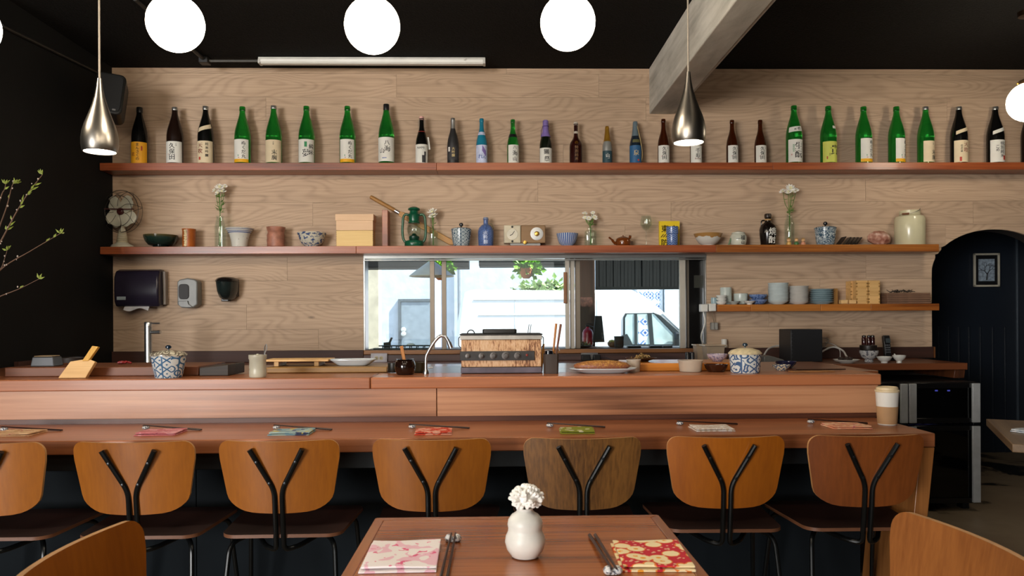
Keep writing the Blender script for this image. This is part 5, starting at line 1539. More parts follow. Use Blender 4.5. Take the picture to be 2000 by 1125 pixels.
# square measuring cups of wood, two columns of three, one row behind
MASU = wood('masu_timber', '#dcb376', '#b78648', 'X', 2.2, .55, fig=.2, grain=.3, vary=.12)
def masu(px, row, Y, label):
    s = MM
    t = thing('wooden_cup', label, 'cup', (at(px, 590, Y).x, Y, ZS3 + .0005 + row * 15.3 * s), 0, 'stacked square wooden cups')
    w, h = 22.5 * s, 15.2 * s
    b = MB()
    for sx in (-1, 1): b.box((sx * (w / 2 - .004), 0, h / 2), (.008, w, h))
    for sy in (-1, 1): b.box((0, sy * (w / 2 - .004), h / 2), (w - .0161, .008, h))
    b.box((0, 0, .005), (w - .0161, w - .0161, .009))
    b.build('cup_body', MASU, t, bevel=.0008, seg=1)
    j = MB()
    for sx in (-1, 1):
        for k in (.25, .62):
            j.box((sx * (w / 2 - .0038), -w / 2 + .0035, h * k), (.0088, .008, h * .2))
    j.build('finger_joint', wood('masu_joint', '#a97d42', '#85602f', 'Y'), t)['kind'] = 'stuff'
    return t
for row, rn in enumerate(('bottom', 'middle', 'top')):
    masu(1678.5, row, SY - .005, f'square wooden cup, left column, {rn} row of the front stack')
    masu(1702, row, SY - .005, f'square wooden cup, right column, {rn} row of the front stack')
    masu(1668, row, SY + .0485, f'square wooden cup, {rn} row of the column behind the front stack')
# brown card menus with black twig garland
for k in range(5):
    o = MB().span((-43 * MM, -.07, 0), (43 * MM, .05, 4.1 * MM)).build('brown_folder', pbr('brown_card', '#6f513e', .8, mottle=.1), None, (at(1766, 590, SY).x + RND.uniform(-.004, .004), SY + .01, ZS3 + .0005 + k * 4.25 * MM), RND.uniform(-.03, .03), bevel=.0015)
    tag(o, 'brown cardboard folder, ' + ['lowest', 'second from the bottom', 'third from the bottom', 'fourth from the bottom', 'top'][k] + ' of the pile at the shelf end', 'folder', 'brown cardboard folders')
tw_ = MB()
for k in range(26):
    a = RND.uniform(0, 2 * PI)
    x, y = RND.uniform(-20, 20) * MM, RND.uniform(-.03, .03)
    tw_.tube([(x, y, 1.2 * MM), (x + math.cos(a) * 6 * MM, y + math.sin(a) * .02, RND.uniform(3, 6) * MM), (x + math.cos(a) * 11 * MM, y + math.sin(a) * .03, RND.uniform(1.5, 7) * MM)], .002, 5)
tag(tw_.build('twig_garland', pbr('black_twig', '#17120f', .7), None, (at(1759, 570, SY).x, SY, ZS3 + 21.6 * MM)), 'tangle of black twigs lying on the pile of brown folders', 'garland')

# ------------------------------------------------------------------ sockets, dispensers and speaker on the wall
def socket_box(px0, px1, py0, py1, Y, label, name='socket_box', m=None, d=.05):
    a, b = at(px0, py1, Y), at(px1, py0, Y)
    t = thing(name, label, 'socket', ((a.x + b.x) / 2, Y, (a.z + b.z) / 2))
    w, h = b.x - a.x, b.z - a.z
    MB().box((0, d / 2, 0), (w, d, h)).build('housing', m or WHITEP, t, bevel=.004)
    MB().box((0, -.001, 0), (w * .8, .004, h * .8)).build('face_plate', m or WHITEP, t, bevel=.001)
    return t
socket_box(1369, 1383, 594, 609, YS, 'small white power box on the window end of the short shelf')
socket_box(1385, 1399, 593, 608, YS + .002, 'white power box fixed to the end of the short shelf, the right of two', d=.17)
q = at(1394, 637, WALL - .03)
t = thing('wall_adapter', 'grey power adapter on the oak wall under the short shelf', 'adapter', (q.x, WALL - .034, q.z))
MB().box((-.011, 0, 0), (.021, .045, .05)).box((.0125, 0, 0), (.021, .045, .05)).build('housing', pbr('grey_plastic', '#8d8a83', .5), t, bevel=.003)
cb = at(1376, 608, YS)
tag(MB().tube(bez([(cb.x, YS + .03, cb.z), (at(1373, 630, 5.25).x, 5.2, at(1373, 630, 5.25).z), (at(1369, 655, 5.25).x, 5.24, at(1369, 655, 5.25).z), (at(1374, 668, 5.28).x, 5.3, at(1374, 672, 5.28).z)]), .005, 8).build('white_cable', WHITEP), 'white cable hanging from the power box down beside the window', 'cable')
cb = at(1390, 608, WALL - .04)
tag(MB().tube(bez([(cb.x, WALL - .05, cb.z), (at(1392, 618, 5.3).x, WALL - .06, at(1392, 618, 5.3).z), (q.x, WALL - .04, q.z + .027)]), .0025, 6).build('thin_cable', pbr('tan_cable', '#8f7c64', .6)), 'thin tan cable from the shelf socket to the grey adapter', 'cable')
# paper towel dispenser
a, b = at(223, 604, 5.25), at(309, 525, 5.25)
t = thing('towel_dispenser', 'dark plum paper towel dispenser on the oak wall', 'dispenser', ((a.x + b.x) / 2, WALL - .003, a.z))
w, h = b.x - a.x, b.z - a.z
PLUM = pbr('plum_smoked_plastic', '#262130', .22, mottle=.04)
cv = MB()
pr = [(0, .02), (-.085, .015), (-.11, .05), (-.115, h * .45), (-.11, h * .8), (-.09, h * .95), (-.05, h), (0, h)]
cv.prism(pr, 'X', -w / 2, w / 2)
cv.build('cover', PLUM, t, bevel=.012, seg=3, smooth=50)
MB().prism([(0, .03), (-.04, .03), (-.045, h * .95), (0, h * .95)], 'X', w / 2 + .0005, w / 2 + .02).build('back_case', pbr('grey_case_plastic', '#8b8178', .5), t, bevel=.004)
MB().box((-w * .33, -.113, h * .27), (w * .2, .006, h * .085)).build('name_plate', pbr('pale_grey_plate', '#93a0a8', .4), t, bevel=.002)
pp = MB()
pp.sheet(lambda u, v: (-w * .3 + w * .56 * u, -.085 - .02 * v, .018 - .022 * v - .010 * math.sin(u * 7) * v), 14, 3, lambda u, v: (-w * .3 + w * .56 * u, -.082 - .02 * v, .02 - .022 * v - .010 * math.sin(u * 7) * v))
pp.build('paper_towel', pbr('white_paper', '#cfcdd2', .8), t)
# soap dispensers
a, b = at(347, 602, 5.28), at(386, 543, 5.28)
t = thing('soap_dispenser', 'grey soap dispenser with a dark window on the oak wall', 'dispenser', ((a.x + b.x) / 2, WALL - .003, (a.z + b.z) / 2))
w, h = b.x - a.x, b.z - a.z
pl_ = [(-w / 2, -h * .38), (-w * .3, -h * .48), (0, -h * .5), (w * .3, -h * .48), (w / 2, -h * .38), (w / 2, h * .38), (w * .38, h * .45), (0, h * .5), (-w * .38, h * .45), (-w / 2, h * .38)]
MB().prism(pl_, 'Y', -.085, 0).build('body', pbr('satin_grey_plastic', '#777876', .4), t, bevel=.008, seg=3)
MB().prism(roundrect(w * .5, h * .5, w * .16, 5, -w * .16, .01), 'Y', -.092, -.084).build('window', pbr('dark_smoked_window', '#231f21', .6), t, bevel=.002)
MB().prism([(-w * .4, -h * .26), (w * .05, -h * .26), (w * .08, -h * .36), (w * .3, -h * .47), (0, -h * .48), (-w * .3, -h * .46), (-w * .42, -h * .38)], 'Y', -.096, -.084).build('push_bar', pbr('satin_grey_plastic', '#777876'), t, bevel=.003)
a, b = at(422, 588, 5.28), at(464, 541, 5.28)
t = thing('soap_dispenser', 'smoked black translucent soap dispenser right of the grey one', 'dispenser', ((a.x + b.x) / 2, WALL - .003, (a.z + b.z) / 2))
w, h = b.x - a.x, b.z - a.z
SMOKE = pbr('smoked_plastic', '#1d2625', .16, mottle=.12)
rs = MB().lathe([(0, -h * .46), (w * .22, -h * .45), (w * .36, -h * .34), (w * .45, -h * .1), (w * .5, h * .29), (0, h * .29)], 28)
rs.v = [(x, y * .9 if y < 0 else min(y, .0) - 0.0, z) for x, y, z in rs.v]
o = rs.build('reservoir', SMOKE, t, (0, -.05, 0))
o.scale = (1, 1.9, 1)
ld = MB().lathe([(0, h * .3), (w * .51, h * .3), (w * .5, h * .36), (w * .42, h * .45), (w * .25, h * .5), (0, h * .5)], 28)
ld.v = [(x, y if y < 0 else 0, z) for x, y, z in ld.v]
o = ld.build('lid', pbr('black_gloss_plastic', '#121414', .2), t, (0, -.05, 0))
o.scale = (1, 1.9, 1)
MB().span((-w * .4, -.055, -h * .3), (w * .4, 0, h * .42)).build('back_case', BLACKP, t, bevel=.004)
MB().prism([(-w * .22, -h * .52), (w * .14, -h * .52), (w * .1, -h * .36), (-w * .2, -h * .36)], 'Y', -.10, -.05).build('push_button', BLACKP, t, bevel=.004)
# loudspeaker
q = at(216, 193, 4.93)
t = thing('loudspeaker', 'black loudspeaker bracketed high in the corner left of the oak wall', 'speaker', (q.x, 4.93, q.z), (math.radians(-10), math.radians(6), math.radians(20)))
MB().prism(roundrect(.17, .27, .035, 4), 'Y', -.09, .09).build('cabinet', pbr('black_speaker_case', '#131312', .5), t, bevel=.01)
MB().prism(roundrect(.145, .24, .03, 4), 'Y', -.097, -.089).build('grille', pbr('black_speaker_grille', '#0a0a0a', .8), t, bevel=.003)
MB().box((.04, -.098, -.11), (.018, .004, .01)).build('badge', pbr('grey_badge', '#6b6b69', .4), t)
MB().tube([(-.02, .08, .05), (-.07, .11, .07), (-.135, .13, .08)], .012, 8).build('bracket', BLACKM, t)

# ------------------------------------------------------------------ things on the back counter and window ledge
def on(px, py, z, Y=None, lift=.0006):
    """the point on the level z seen at a pixel; with Y given the depth is fixed"""
    p = atz(px, py, z) if Y is None else at(px, py, Y)
    return Vector((p.x, p.y, z + lift))
# steel tap at the left
p = on(290, 712, ZC, 4.83)
s = mpp(4.83)
hh = at(290, 629, 4.83).z - ZC
t = thing('basin_tap', 'straight brushed steel lever tap in front of the oak wall', 'tap', p)
MB().lathe([(0, 0), (7.5 * s, 0), (7 * s, 2 * s), (7 * s, hh - 10 * s), (0, hh - 10 * s)], 24).build('column', CHROME, t)
MB().lathe([(0, hh - 9.4 * s), (7 * s, hh - 9.4 * s), (7.2 * s, hh - 2 * s), (6 * s, hh), (0, hh)], 24).build('lever_cap', CHROME, t)
MB().tube([(0, 0, hh - 3 * s), (24 * s, -4 * s, hh - 2.6 * s)], 1.4 * s, 8).build('lever', CHROME, t)
MB().tube([(0, 0, hh - 20 * s), (26 * s, -6 * s, hh - 19.5 * s)], 3.2 * s, 12).build('spout', CHROME, t)
# pots at far left
p = on(143, 690, ZC + .02, 4.55)
s = mpp(4.55)
p.z = ZC
t = tag(MB().vessel([(20 * s, 0), (25 * s, 2 * s), (27 * s, 16 * s), (28 * s, 26 * s)], 1.5 * s, 32).build('dark_pot', pbr('dark_brown_iron', '#2a1e18', .5), None, (p.x, 4.55, ZC + .0006)), 'dark brown round pot behind the pale wooden scraper', 'pot')
p = on(1425, 680, ZC, 5.2); s = mpp(5.2)
o = MB().lathe([(0, 0), (5.5 * s, 0), (5.5 * s, 15 * s), (5 * s, 16 * s), (0, 16 * s)], 20).build('white_canister', WHITEP, None, (p.x, WALL - .017 - 5.5 * s, at(1425, 679, 5.3).z + .003))
o['label'] = 'small white cylinder standing on the upstand against the oak wall'; o['category'] = 'canister'
# black computer box, cables, phone, condiments
Yb = 5.05
p = on(1565, 700, ZC, Yb)
s = mpp(Yb)
t = thing('computer_box', 'matt black upright box on the back counter beside white cables', 'computer', p)
hb = at(1565, 643, Yb).z - ZC
MB().span((-31 * s, -.09, 0), (31 * s, .12, hb)).build('case', pbr('black_case', '#121317', .5), t, bevel=.004)
sl = MB()
for k in range(7):
    sl.box((-28.5 * s, -.0905, hb * (.15 + .12 * k)), (1.6 * s, .002, 2.6 * s))
sl.build('vent_slot', pbr('grey_vent', '#35363a', .6), t)
WCAB = pbr('white_cable', '#bdbab4', .5)
def cable(pts, r, label, m=WCAB):
    P = [at(x, y, Y) for x, y, Y in pts]
    P = [Vector((a.x, a.y, max(a.z, ZC + r + .0005))) for a in P]
    return tag(MB().tube(bez(P), r, 6).build('cable', m), label, 'cable', 'cables around the black box')
cable([(1490, 698, 5.1), (1500, 682, 5.15), (1515, 676, 5.2), (1531, 675, 5.2)], .006, 'white cable looping in from the left of the black box')
cable([(1599, 690, 5.1), (1625, 678, 5.15), (1645, 684, 5.1), (1654, 697, 5.0)], .006, 'thick white cable arching right of the black box')
cable([(1597, 684, 5.15), (1610, 676, 5.2), (1618, 664, 5.25), (1608, 660, 5.3)], .003, 'thin grey cable rising to the wall socket right of the black box', pbr('grey_cable', '#7d7871', .6))
cable([(1612, 668, 5.3), (1630, 674, 5.25), (1640, 684, 5.2), (1641, 698, 5.15)], .003, 'thin white cable falling from the wall socket', WCAB)
q = at(1608, 664, WALL - .02)
socket_box(1601, 1617, 657, 671, WALL - .022, 'pale wall socket with plugs right of the black box', 'wall_socket', pbr('taupe_socket', '#9a8674', .5), .018)
p = on(1507, 706, ZC, 4.95); s = mpp(4.95)
t = tag(MB().prism([(-20 * s, 0), (22 * s, 0), (18 * s, 6 * s), (-10 * s, 14 * s), (-20 * s, 12 * s)], 'Y', -.05, .05).build('router', pbr('grey_router', '#5a5955', .5), None, p, bevel=.004), 'grey wedge-shaped device left of the black box', 'router')
# dish with dark heap
Yd = 4.82
s = mpp(Yd)
p = on(1653, 712, ZC, Yd)
pl_ = [(12, 0), (13, 1), (22, 4), (25, 7)]
t = thing('dish_of_seaweed', 'white dish heaped with dark seaweed on the back counter', 'dish', p)
MB().vessel([(r * s, h * s) for r, h in pl_], 1.2 * s, 28).build('dish', WHITECER, t)
hp_ = MB()
for k in range(16):
    a = RND.uniform(0, 6.28); r = RND.uniform(0, 11) * s
    hp_.ball((r * math.cos(a), r * math.sin(a) * .7, (7 + RND.uniform(-1, 7) * (1 - r / (14 * s))) * s), RND.uniform(3, 5.5) * s, (1, 1, .7), 8, 6, jit=.12)
h_ = hp_.build('seaweed_heap', pbr('dark_brown_heap', '#33261f', .7, mottle=.2, mscale=60), t)
h_['kind'] = 'stuff'
# condiment jars: footed bowl with tray of dark jars
Yj = 4.9
s = mpp(Yj)
p = on(1696, 712, ZC, Yj)
t = pot('footed_bowl', 'footed grey patterned bowl carrying the dark condiment jars', 'bowl', 1696, [(8, 0), (8.5, 2), (7, 5), (14, 10), (17.5, 18), (18, 23)], porcelain('grey_branch_bowl', 'speckle', '#b4b0ae', '#57525a', .9), Yj, ZC)
zt = ZC + 23.8 * s
o = MB().lathe([(0, 0), (15.5 * s, 0), (16 * s, 2 * s), (16 * s, 9 * s), (15 * s, 10 * s), (0, 10 * s)], 24).build('dark_tray', pbr('dark_round_tray', '#1d1714', .4), None, (p.x, Yj, zt))
tag(o, 'dark round tray stacked on the footed bowl', 'tray')
for dx, n_ in ((-9, 'left'), (0, 'middle'), (9, 'right')):
    t = thing('condiment_jar', f'{n_} dark red glass condiment jar on the dark round tray', 'jar', (p.x + dx * s * .95, Yj - (.01 if dx == 0 else 0), zt + 10.4 * s), 0, 'condiment jars')
    MB().lathe([(0, 0), (4.2 * s, 0), (4.4 * s, 1 * s), (4.4 * s, 13 * s), (3.4 * s, 15 * s), (0, 15 * s)], 14).build('jar_body', pbr('dark_red_glass', '#2c0f10', .1), t)
    MB().lathe([(0, 15.1 * s), (3.8 * s, 15.1 * s), (3.8 * s, 18 * s), (0, 19.5 * s)], 14).build('lid', pbr('black_lid', '#191514', .3), t)
# phone in its base, white bowls
Yp = 5.08
s = mpp(Yp)
p = on(1733, 704, ZC, Yp)
t = thing('cordless_phone', 'black cordless phone upright in its base on the back counter', 'phone', p)
MB().prism(roundrect(26 * s, .08, .015, 3), 'Z', 0, 8 * s).build('base', BLACKP, t, bevel=.003)
ph = MB().box((0, 0, 0), (13 * s, .028, 44 * s), Matrix.Rotation(math.radians(-10), 3, 'X')).build('handset', BLACKP, t, (0, .008, 27 * s), bevel=.005)
MB().box((0, -.02, 12 * s), (9 * s, .002, 9 * s), Matrix.Rotation(math.radians(-10), 3, 'X')).build('screen', pbr('grey_phone_screen', '#3d4548', .3), ph, (0, .001, .0))
kp = MB()
for r in range(4):
    for c in range(3):
        kp.box(((c - 1) * 3.4 * s, -.0155 + (r * 4.6 * s - 5 * s) * -.176, 3 * s - r * 4.6 * s), (2.3 * s, .004, 2.6 * s))
kp.build('keypad', pbr('grey_keys', '#55575a', .5), ph)
pot('bowl', 'low white footed bowl on the back counter in front of the phone', 'bowl', 1726, [(6, 0), (6.5, 3), (11, 6), (14, 11), (14.5, 12.5)], WHITECER, 4.8, ZC, 1.2)
t = pot('bowl', 'small white footed bowl with a spoon at the counter end', 'bowl', 1755, [(5, 0), (5, 4), (9, 7), (12, 12), (12.5, 15)], WHITECER, 4.8, ZC, 1.2, part='bowl_body')
s = mpp(4.8)
MB().tube([(3 * s, 0, 5 * s), (-11 * s, -2 * s, 17.5 * s)], 1.2 * s, 8).build('spoon', WHITECER, t)
# steel gastronorm tubs near the window end
Yg = 4.86
s = mpp(Yg)
p = on(1393, 706, ZC, Yg)
t = thing('steel_tub', 'tall steel food tub with a brass-toned rim by the window end', 'tub', p)
MB().vessel([(20 * s, 0), (22 * s, 10 * s), (25 * s, 34 * s), (31 * s, 35 * s), (31 * s, 37 * s)], 1.2 * s, 4, sq=0).build('tub_body', pbr('warm_steel', '#c9b49a', .35, .5), t, rot=0, smooth=20)
p = on(1371, 700, ZC, 5.12)
s = mpp(5.12)
t = thing('steel_tub', 'second steel food tub behind the first at the window end', 'tub', (p.x, 5.12, ZC + .0006))
MB().vessel([(16 * s, 0), (18 * s, 10 * s), (20 * s, 30 * s), (23 * s, 31 * s), (23 * s, 33 * s)], 1.2 * s, 4).build('tub_body', pbr('warm_steel', '#a08c78'), t, smooth=20)
for px, c, nm in ((1343, '#17171c', 'black'), (1352, '#1b1c24', 'dark navy'), ):
    p = on(px, 703, ZC, 5.0); s = mpp(5.0)
    o = MB().lathe([(0, 0), (4.5 * s, 0), (4.5 * s, 18 * s), (3.6 * s, 20 * s), (0, 20 * s)], 16).build('small_canister', pbr(nm.replace(' ', '_') + '_canister', c, .3), None, p)
    tag(o, f'{nm} small canister in front of the window end upstand', 'canister')
# sockets on the plum upstand
socket_box(724, 756, 690, 709, WALL - .055, 'pale double wall socket under the left end of the window', 'wall_socket', pbr('pale_socket', '#b9b7c0', .4), .018)
tt = [o for o in bpy.data.objects if o.name.startswith('wall_socket') and o.get('label', '').startswith('pale double')][0]
for dx in (-.016, .016):
    r_ = MB().lathe([(0, 0), (.0135, 0), (.0135, .003), (0, .004)], 16, rot=RX).build('receptacle', pbr('ivory_receptacle', '#b5aa84', .4), tt, (dx, -.0035, 0))
    MB().box((0, 0, 0), (.003, .001, .008)).box((.006, 0, 0), (.002, .001, .007)).build('slots', INK, r_, (-.003, -.0045, .001))
socket_box(1135, 1168, 689, 704, WALL - .055, 'steel wall socket plate with two black plugs under the window', 'wall_socket', pbr('steel_socket', '#8f8f90', .3, .6), .018)
tt = [o for o in bpy.data.objects if o.get('label', '').startswith('steel wall socket')][0]
for dx in (-.03, .045):
    t = MB().box((0, 0, 0), (.062 if dx < 0 else .05, .045, .042)).build('black_plug', BLACKP, None, (tt.location.x + dx, tt.location.y - .027, tt.location.z - .006), bevel=.005)
    tag(t, ('larger left' if dx < 0 else 'smaller right') + ' black power plug in the steel socket under the window', 'plug')
cx = tt.location
tag(MB().tube(bez([(cx.x + .071, cx.y - .03, cx.z - .005), (cx.x + .12, cx.y - .03, cx.z - .01), (cx.x + .16, cx.y - .04, cx.z - .035), (cx.x + .17, cx.y - .1, ZC + .004)]), .0025, 6).build('black_cable', BLACKP), 'thin black cable trailing right from the plugs under the window', 'cable')
# window ledge
LZ = WZ0 + .0006
def ledge(px, Y): return Vector((at(px, 670, Y).x, Y, LZ))
s = mpp(5.5)
p = ledge(1142, 5.56)
t = thing('dish_of_cuttings', 'dark dish of greens on the window ledge by the extinguisher', 'dish', p)
MB().vessel([(8 * s, 0), (9 * s, 1 * s), (16 * s, 3 * s), (17 * s, 4 * s)], 1 * s, 24).build('dish', pbr('black_dish', '#1b1613', .3), t)
g_ = MB()
for k in range(60):
    a, r = RND.uniform(0, 6.28), RND.uniform(0, 10) * s
    leafcard(g_, (r * math.cos(a), r * math.sin(a), (3 + RND.uniform(0, 5)) * s), .03, .012, (RND.uniform(-1, 1), RND.uniform(-1, 1), RND.uniform(0, .8)), (0, 0, 1))
h_ = g_.build('cut_greens', mat_leaf('olive_green_cuttings', '#6b6a35', '#8f8a4a'), t, smooth=0); h_['kind'] = 'stuff'
p = ledge(1209, 5.58)
t = thing('square_planter', 'dark square pot on the window ledge before the van', 'pot', p)
MB().vessel([(8 * s, 0), (9 * s, 2 * s), (9.5 * s, 20 * s), (10 * s, 22 * s)], 1.2 * s, 24, sq=.5).build('pot_body', pbr('dark_planter', '#2a2320', .6), t)
h_ = MB().ball((0, 0, 0), 8.5 * s, (1, 1, .22), 12, 6, jit=.1).build('soil', pbr('brown_soil', '#8a7a62', .9, mottle=.2), t, (0, 0, 20.5 * s)); h_['kind'] = 'stuff'
p = ledge(1196, 5.66)
t = thing('plant_bowl', 'brown round bowl of moss behind the dark square pot', 'bowl', p)
MB().vessel([(5 * s, 0), (9 * s, 3 * s), (10 * s, 8 * s), (9 * s, 10 * s)], 1 * s, 20).build('bowl_body', pbr('brown_bowl', '#5b3f2a', .5), t)
h_ = MB().ball((0, 0, 0), 8 * s, (1, 1, .55), 12, 8, jit=.15).build('moss', pbr('yellow_moss', '#8f8a4c', .9, mottle=.2, mscale=60), t, (0, 0, 10 * s)); h_['kind'] = 'stuff'
for k, (px, w) in enumerate(((1238, 26), (1280, 24), (1303, 18))):
    p = ledge(px, 5.53)
    o = MB().span((-w / 2 * s, -.03, 0), (w / 2 * s, .03, 3.4 * s)).build('dark_tray', pbr('dark_ledge_tray', '#1b1816', .4), None, p, bevel=.003)
    tag(o, ['longest', 'middle', 'shortest'][k] + ' low dark tray on the window ledge under the van window', 'tray', 'low trays on the ledge')
# clutter at the left end of the ledge: little burner rack
p = ledge(790, 5.5)
t = thing('gas_burner', 'low black gas burner with a grate and tall knob on the left ledge', 'burner', p)
b_ = MB()
b_.span((-58 * s, -.06, 0), (58 * s, .06, 2.5 * s))
b_.build('base', BLACKM, t, bevel=.002)
for k in range(8):
    MB().tube([(-40 * s + k * 13 * s, -.06, 2.6 * s), (-40 * s + k * 13 * s, -.05, 6 * s), (-40 * s + k * 13 * s, .05, 6 * s), (-40 * s + k * 13 * s, .06, 2.6 * s)], .004, 6).build('grate_bar', BLACKM, t)
MB().tube([(-48 * s, -.05, 7 * s), (56 * s, -.05, 7 * s)], .005, 6).build('rail', BLACKM, t)
MB().prism([(-40 * s, 3 * s), (-27 * s, 3 * s), (-27 * s, 13 * s), (-23 * s, 22 * s), (-26 * s, 23 * s), (-30 * s, 14 * s), (-40 * s, 13 * s)], 'Y', -.02, .02).build('lighter_head', pbr('sooty_iron', '#1d1714', .7), t, bevel=.002)
MB().ball((12 * s, 0, 8.5 * s), 7 * s, (1.2, .8, .5), 12, 8).build('white_lid', WHITECER, t)

# ------------------------------------------------------------------ things on the prep worktop and ledge
def depth_on(py, px, z=None):
    p = atz(px, py, ZL if z is None else z)
    return max(3.28, p.y)
# raised timber platform at left
Y0 = 3.42
a, b = at(9, 716, Y0), at(388, 716, Y0)
hz = at(200, 717, Y0).z - ZL
o = MB().span((a.x, Y0, 0), (b.x, Y0 + .34, hz)).build('timber_platform', wood('platform_timber', '#713f21', '#3d1f0e', 'X', .8, .5), None, (0, 0, ZL + .0006), bevel=.003)
tag(o, 'thick brown timber platform lying along the left of the worktop', 'board')
a, b = at(389, 712, Y0 - .02), at(446, 712, Y0 - .02)
hb = at(430, 712, Y0).z - ZL
o = MB().prism([(a.x, 0), (b.x, 0), (b.x, hb), (a.x, hb * .74)], 'Y', Y0 - .02, Y0 + .2).build('dark_block', wood('dark_block_timber', '#3d2f22', '#221911', 'X', 1.2, .6), None, (0, 0, ZL + .0006), bevel=.003)
tag(o, 'dark wedge-topped block at the end of the timber platform', 'block')
# grey loaf tin on the platform, red garnish
zp = ZL + hz + .001
s = mpp(3.6)
p = Vector((at(92, 715, 3.52).x, 3.52, zp))
t = thing('loaf_tin', 'grey metal tin with a pale lid on the timber platform', 'tin', p)
MB().lathe([(0, 0), (31 * s, 0), (27 * s, 17.5 * s), (0, 17.5 * s)], 4, rot=None).build('tin_body', pbr('grey_tin', '#46474a', .45, .4), t, smooth=0, bevel=.004)
t.children[0].scale = (1, .75, 1)
MB().box((0, 0, 18.8 * s), (34 * s, 26 * s, 1.6 * s)).build('lid', wood('pale_lid_timber', '#a58f70', '#7a6548', 'X'), t, bevel=.002)
p = Vector((at(251, 712, 3.66).x, 3.62, zp))
g_ = MB()
for k in range(9):
    g_.ball((RND.uniform(-11, 11) * s, RND.uniform(-5, 5) * s, RND.uniform(2.4, 4.5) * s), RND.uniform(2.4, 4) * s, (1.2, 1, .8), 8, 6, jit=.15)
tag(g_.build('red_garnish', pbr('red_garnish', '#8c2326', .4, mottle=.2, mscale=60), None, p), 'little heap of red pickled garnish behind the platform edge', 'garnish')
# wooden scraper leaning
Ys = 3.31
s = mpp(Ys)
p = on(164, 739, ZL, Ys)
t = thing('wooden_scraper', 'pale wooden scraper with a short handle leaning on the timber platform', 'scraper', (p.x, Ys, ZL + .002), (math.radians(-14), 0, 0))
MB().prism([(-49 * s, 0), (3 * s, 0), (18 * s, 32 * s), (9 * s, 35.5 * s), (-8 * s, 36 * s), (-30 * s, 32.5 * s)], 'Y', -.002, .018).build('blade', PINE, t, bevel=.002)
MB().prism([(-7 * s, 33 * s), (5 * s, 33 * s), (21 * s, 61.5 * s), (9 * s, 63 * s)], 'Y', -.005, .012).build('handle', wood('honey_handle_timber', '#d9a94f', '#b17f30', 'Z', 2.0, .5, fig=.2, grain=.3), t, bevel=.002)
# big blue jar left
lidded_jar('large blue and white lidded jar beside the dark block, left on the ledge', 328, [(24, 0), (25, 2), (28, 16), (31, 34), (32, 42)], [(34, 42.3), (34, 45), (28, 49), (14, 52), (4, 53)], Y=3.33, z=ZL, mat=porcelain('large_jar_lattice', 'panels', '#cfd0cc', '#1d5680', .62), lidmat=porcelain('brown_wave_lid', 'scroll', '#cfc6ad', '#6b5b45', .7), knob='#0d2033', kn=5.5)
# white ribbed utensil jar with peeler
t = pot('utensil_jar', 'off-white ridged jar holding a peeler on the ledge', 'jar', 502, [(15, 0), (16, 2), (16, 12), (15.3, 15), (16, 18), (15.5, 33), (17, 36), (17, 43)], pbr('off_white_stoneware', '#b9b5a2', .35), 3.32, ZL, part='jar_body')
s = mpp(3.32)
MB().lathe([(0, 40 * s), (14 * s, 40 * s), (14 * s, 41 * s), (3 * s, 43 * s), (2 * s, 45 * s), (0, 45 * s)], 20).build('lid', MC['off_white_stoneware'], t)
MB().tube(bez([(11 * s, 0, 30 * s), (13 * s, 0, 44 * s), (14 * s, -1 * s, 58 * s), (17 * s, -1 * s, 63 * s), (17.5 * s, 0, 54 * s), (14 * s, 0, 46 * s), (12.5 * s, 0, 32 * s)]), 1.0 * s, 8).build('peeler', CHROME, t)
# cutting board with geta board and plate
Yc = 3.60
a, b = at(520, 720, Yc), at(756, 720, Yc)
hz = at(640, 717.5, Yc).z - ZP
o = MB().span((a.x, 0, 0), (b.x, .3, hz)).build('cutting_board', wood('maple_board', '#a27a42', '#6f4e26', 'X', 1.0, .5, fig=.3, grain=.5), None, (0, Yc, ZP + .0006), bevel=.004)
tag(o, 'long thick cutting board under the footed board and white platter', 'cutting board')
zt = ZP + hz + .0014
s = mpp(3.7)
t = thing('footed_board', 'pale wooden serving board on two feet', 'serving board', (at(585, 715, 3.72).x, 3.74, zt))
MB().span((-63 * s, -.07, 9 * s), (60 * s, .09, 13 * s)).build('board', PINE, t, bevel=.002)
for dx in (-45, 32):
    MB().span((dx * s, -.06, 0), ((dx + 9) * s, .08, 8.9 * s)).build('foot', PINE, t, bevel=.0015)
t = thing('platter', 'oblong white platter beside the footed board', 'platter', (at(690, 716, 3.72).x, 3.72, zt))
pt = MB().lathe([(0, 0), (28 * s, 0), (32 * s, 2 * s), (45 * s, 11 * s), (45 * s, 12.6 * s), (31 * s, 3.6 * s), (0, 2.6 * s)], 32, sq=.45).build('plate', pbr('pale_blue_white_glaze', '#c4ccd2', .2, mottle=.02), t)
pt.scale = (1, .55, 1)
MB().box((2 * s, 0, 10.5 * s), (48 * s, 16 * s, 2.4 * s)).build('fish_fillet', pbr('pale_pink_food', '#c9b3a4', .5, mottle=.12), t, bevel=.004)
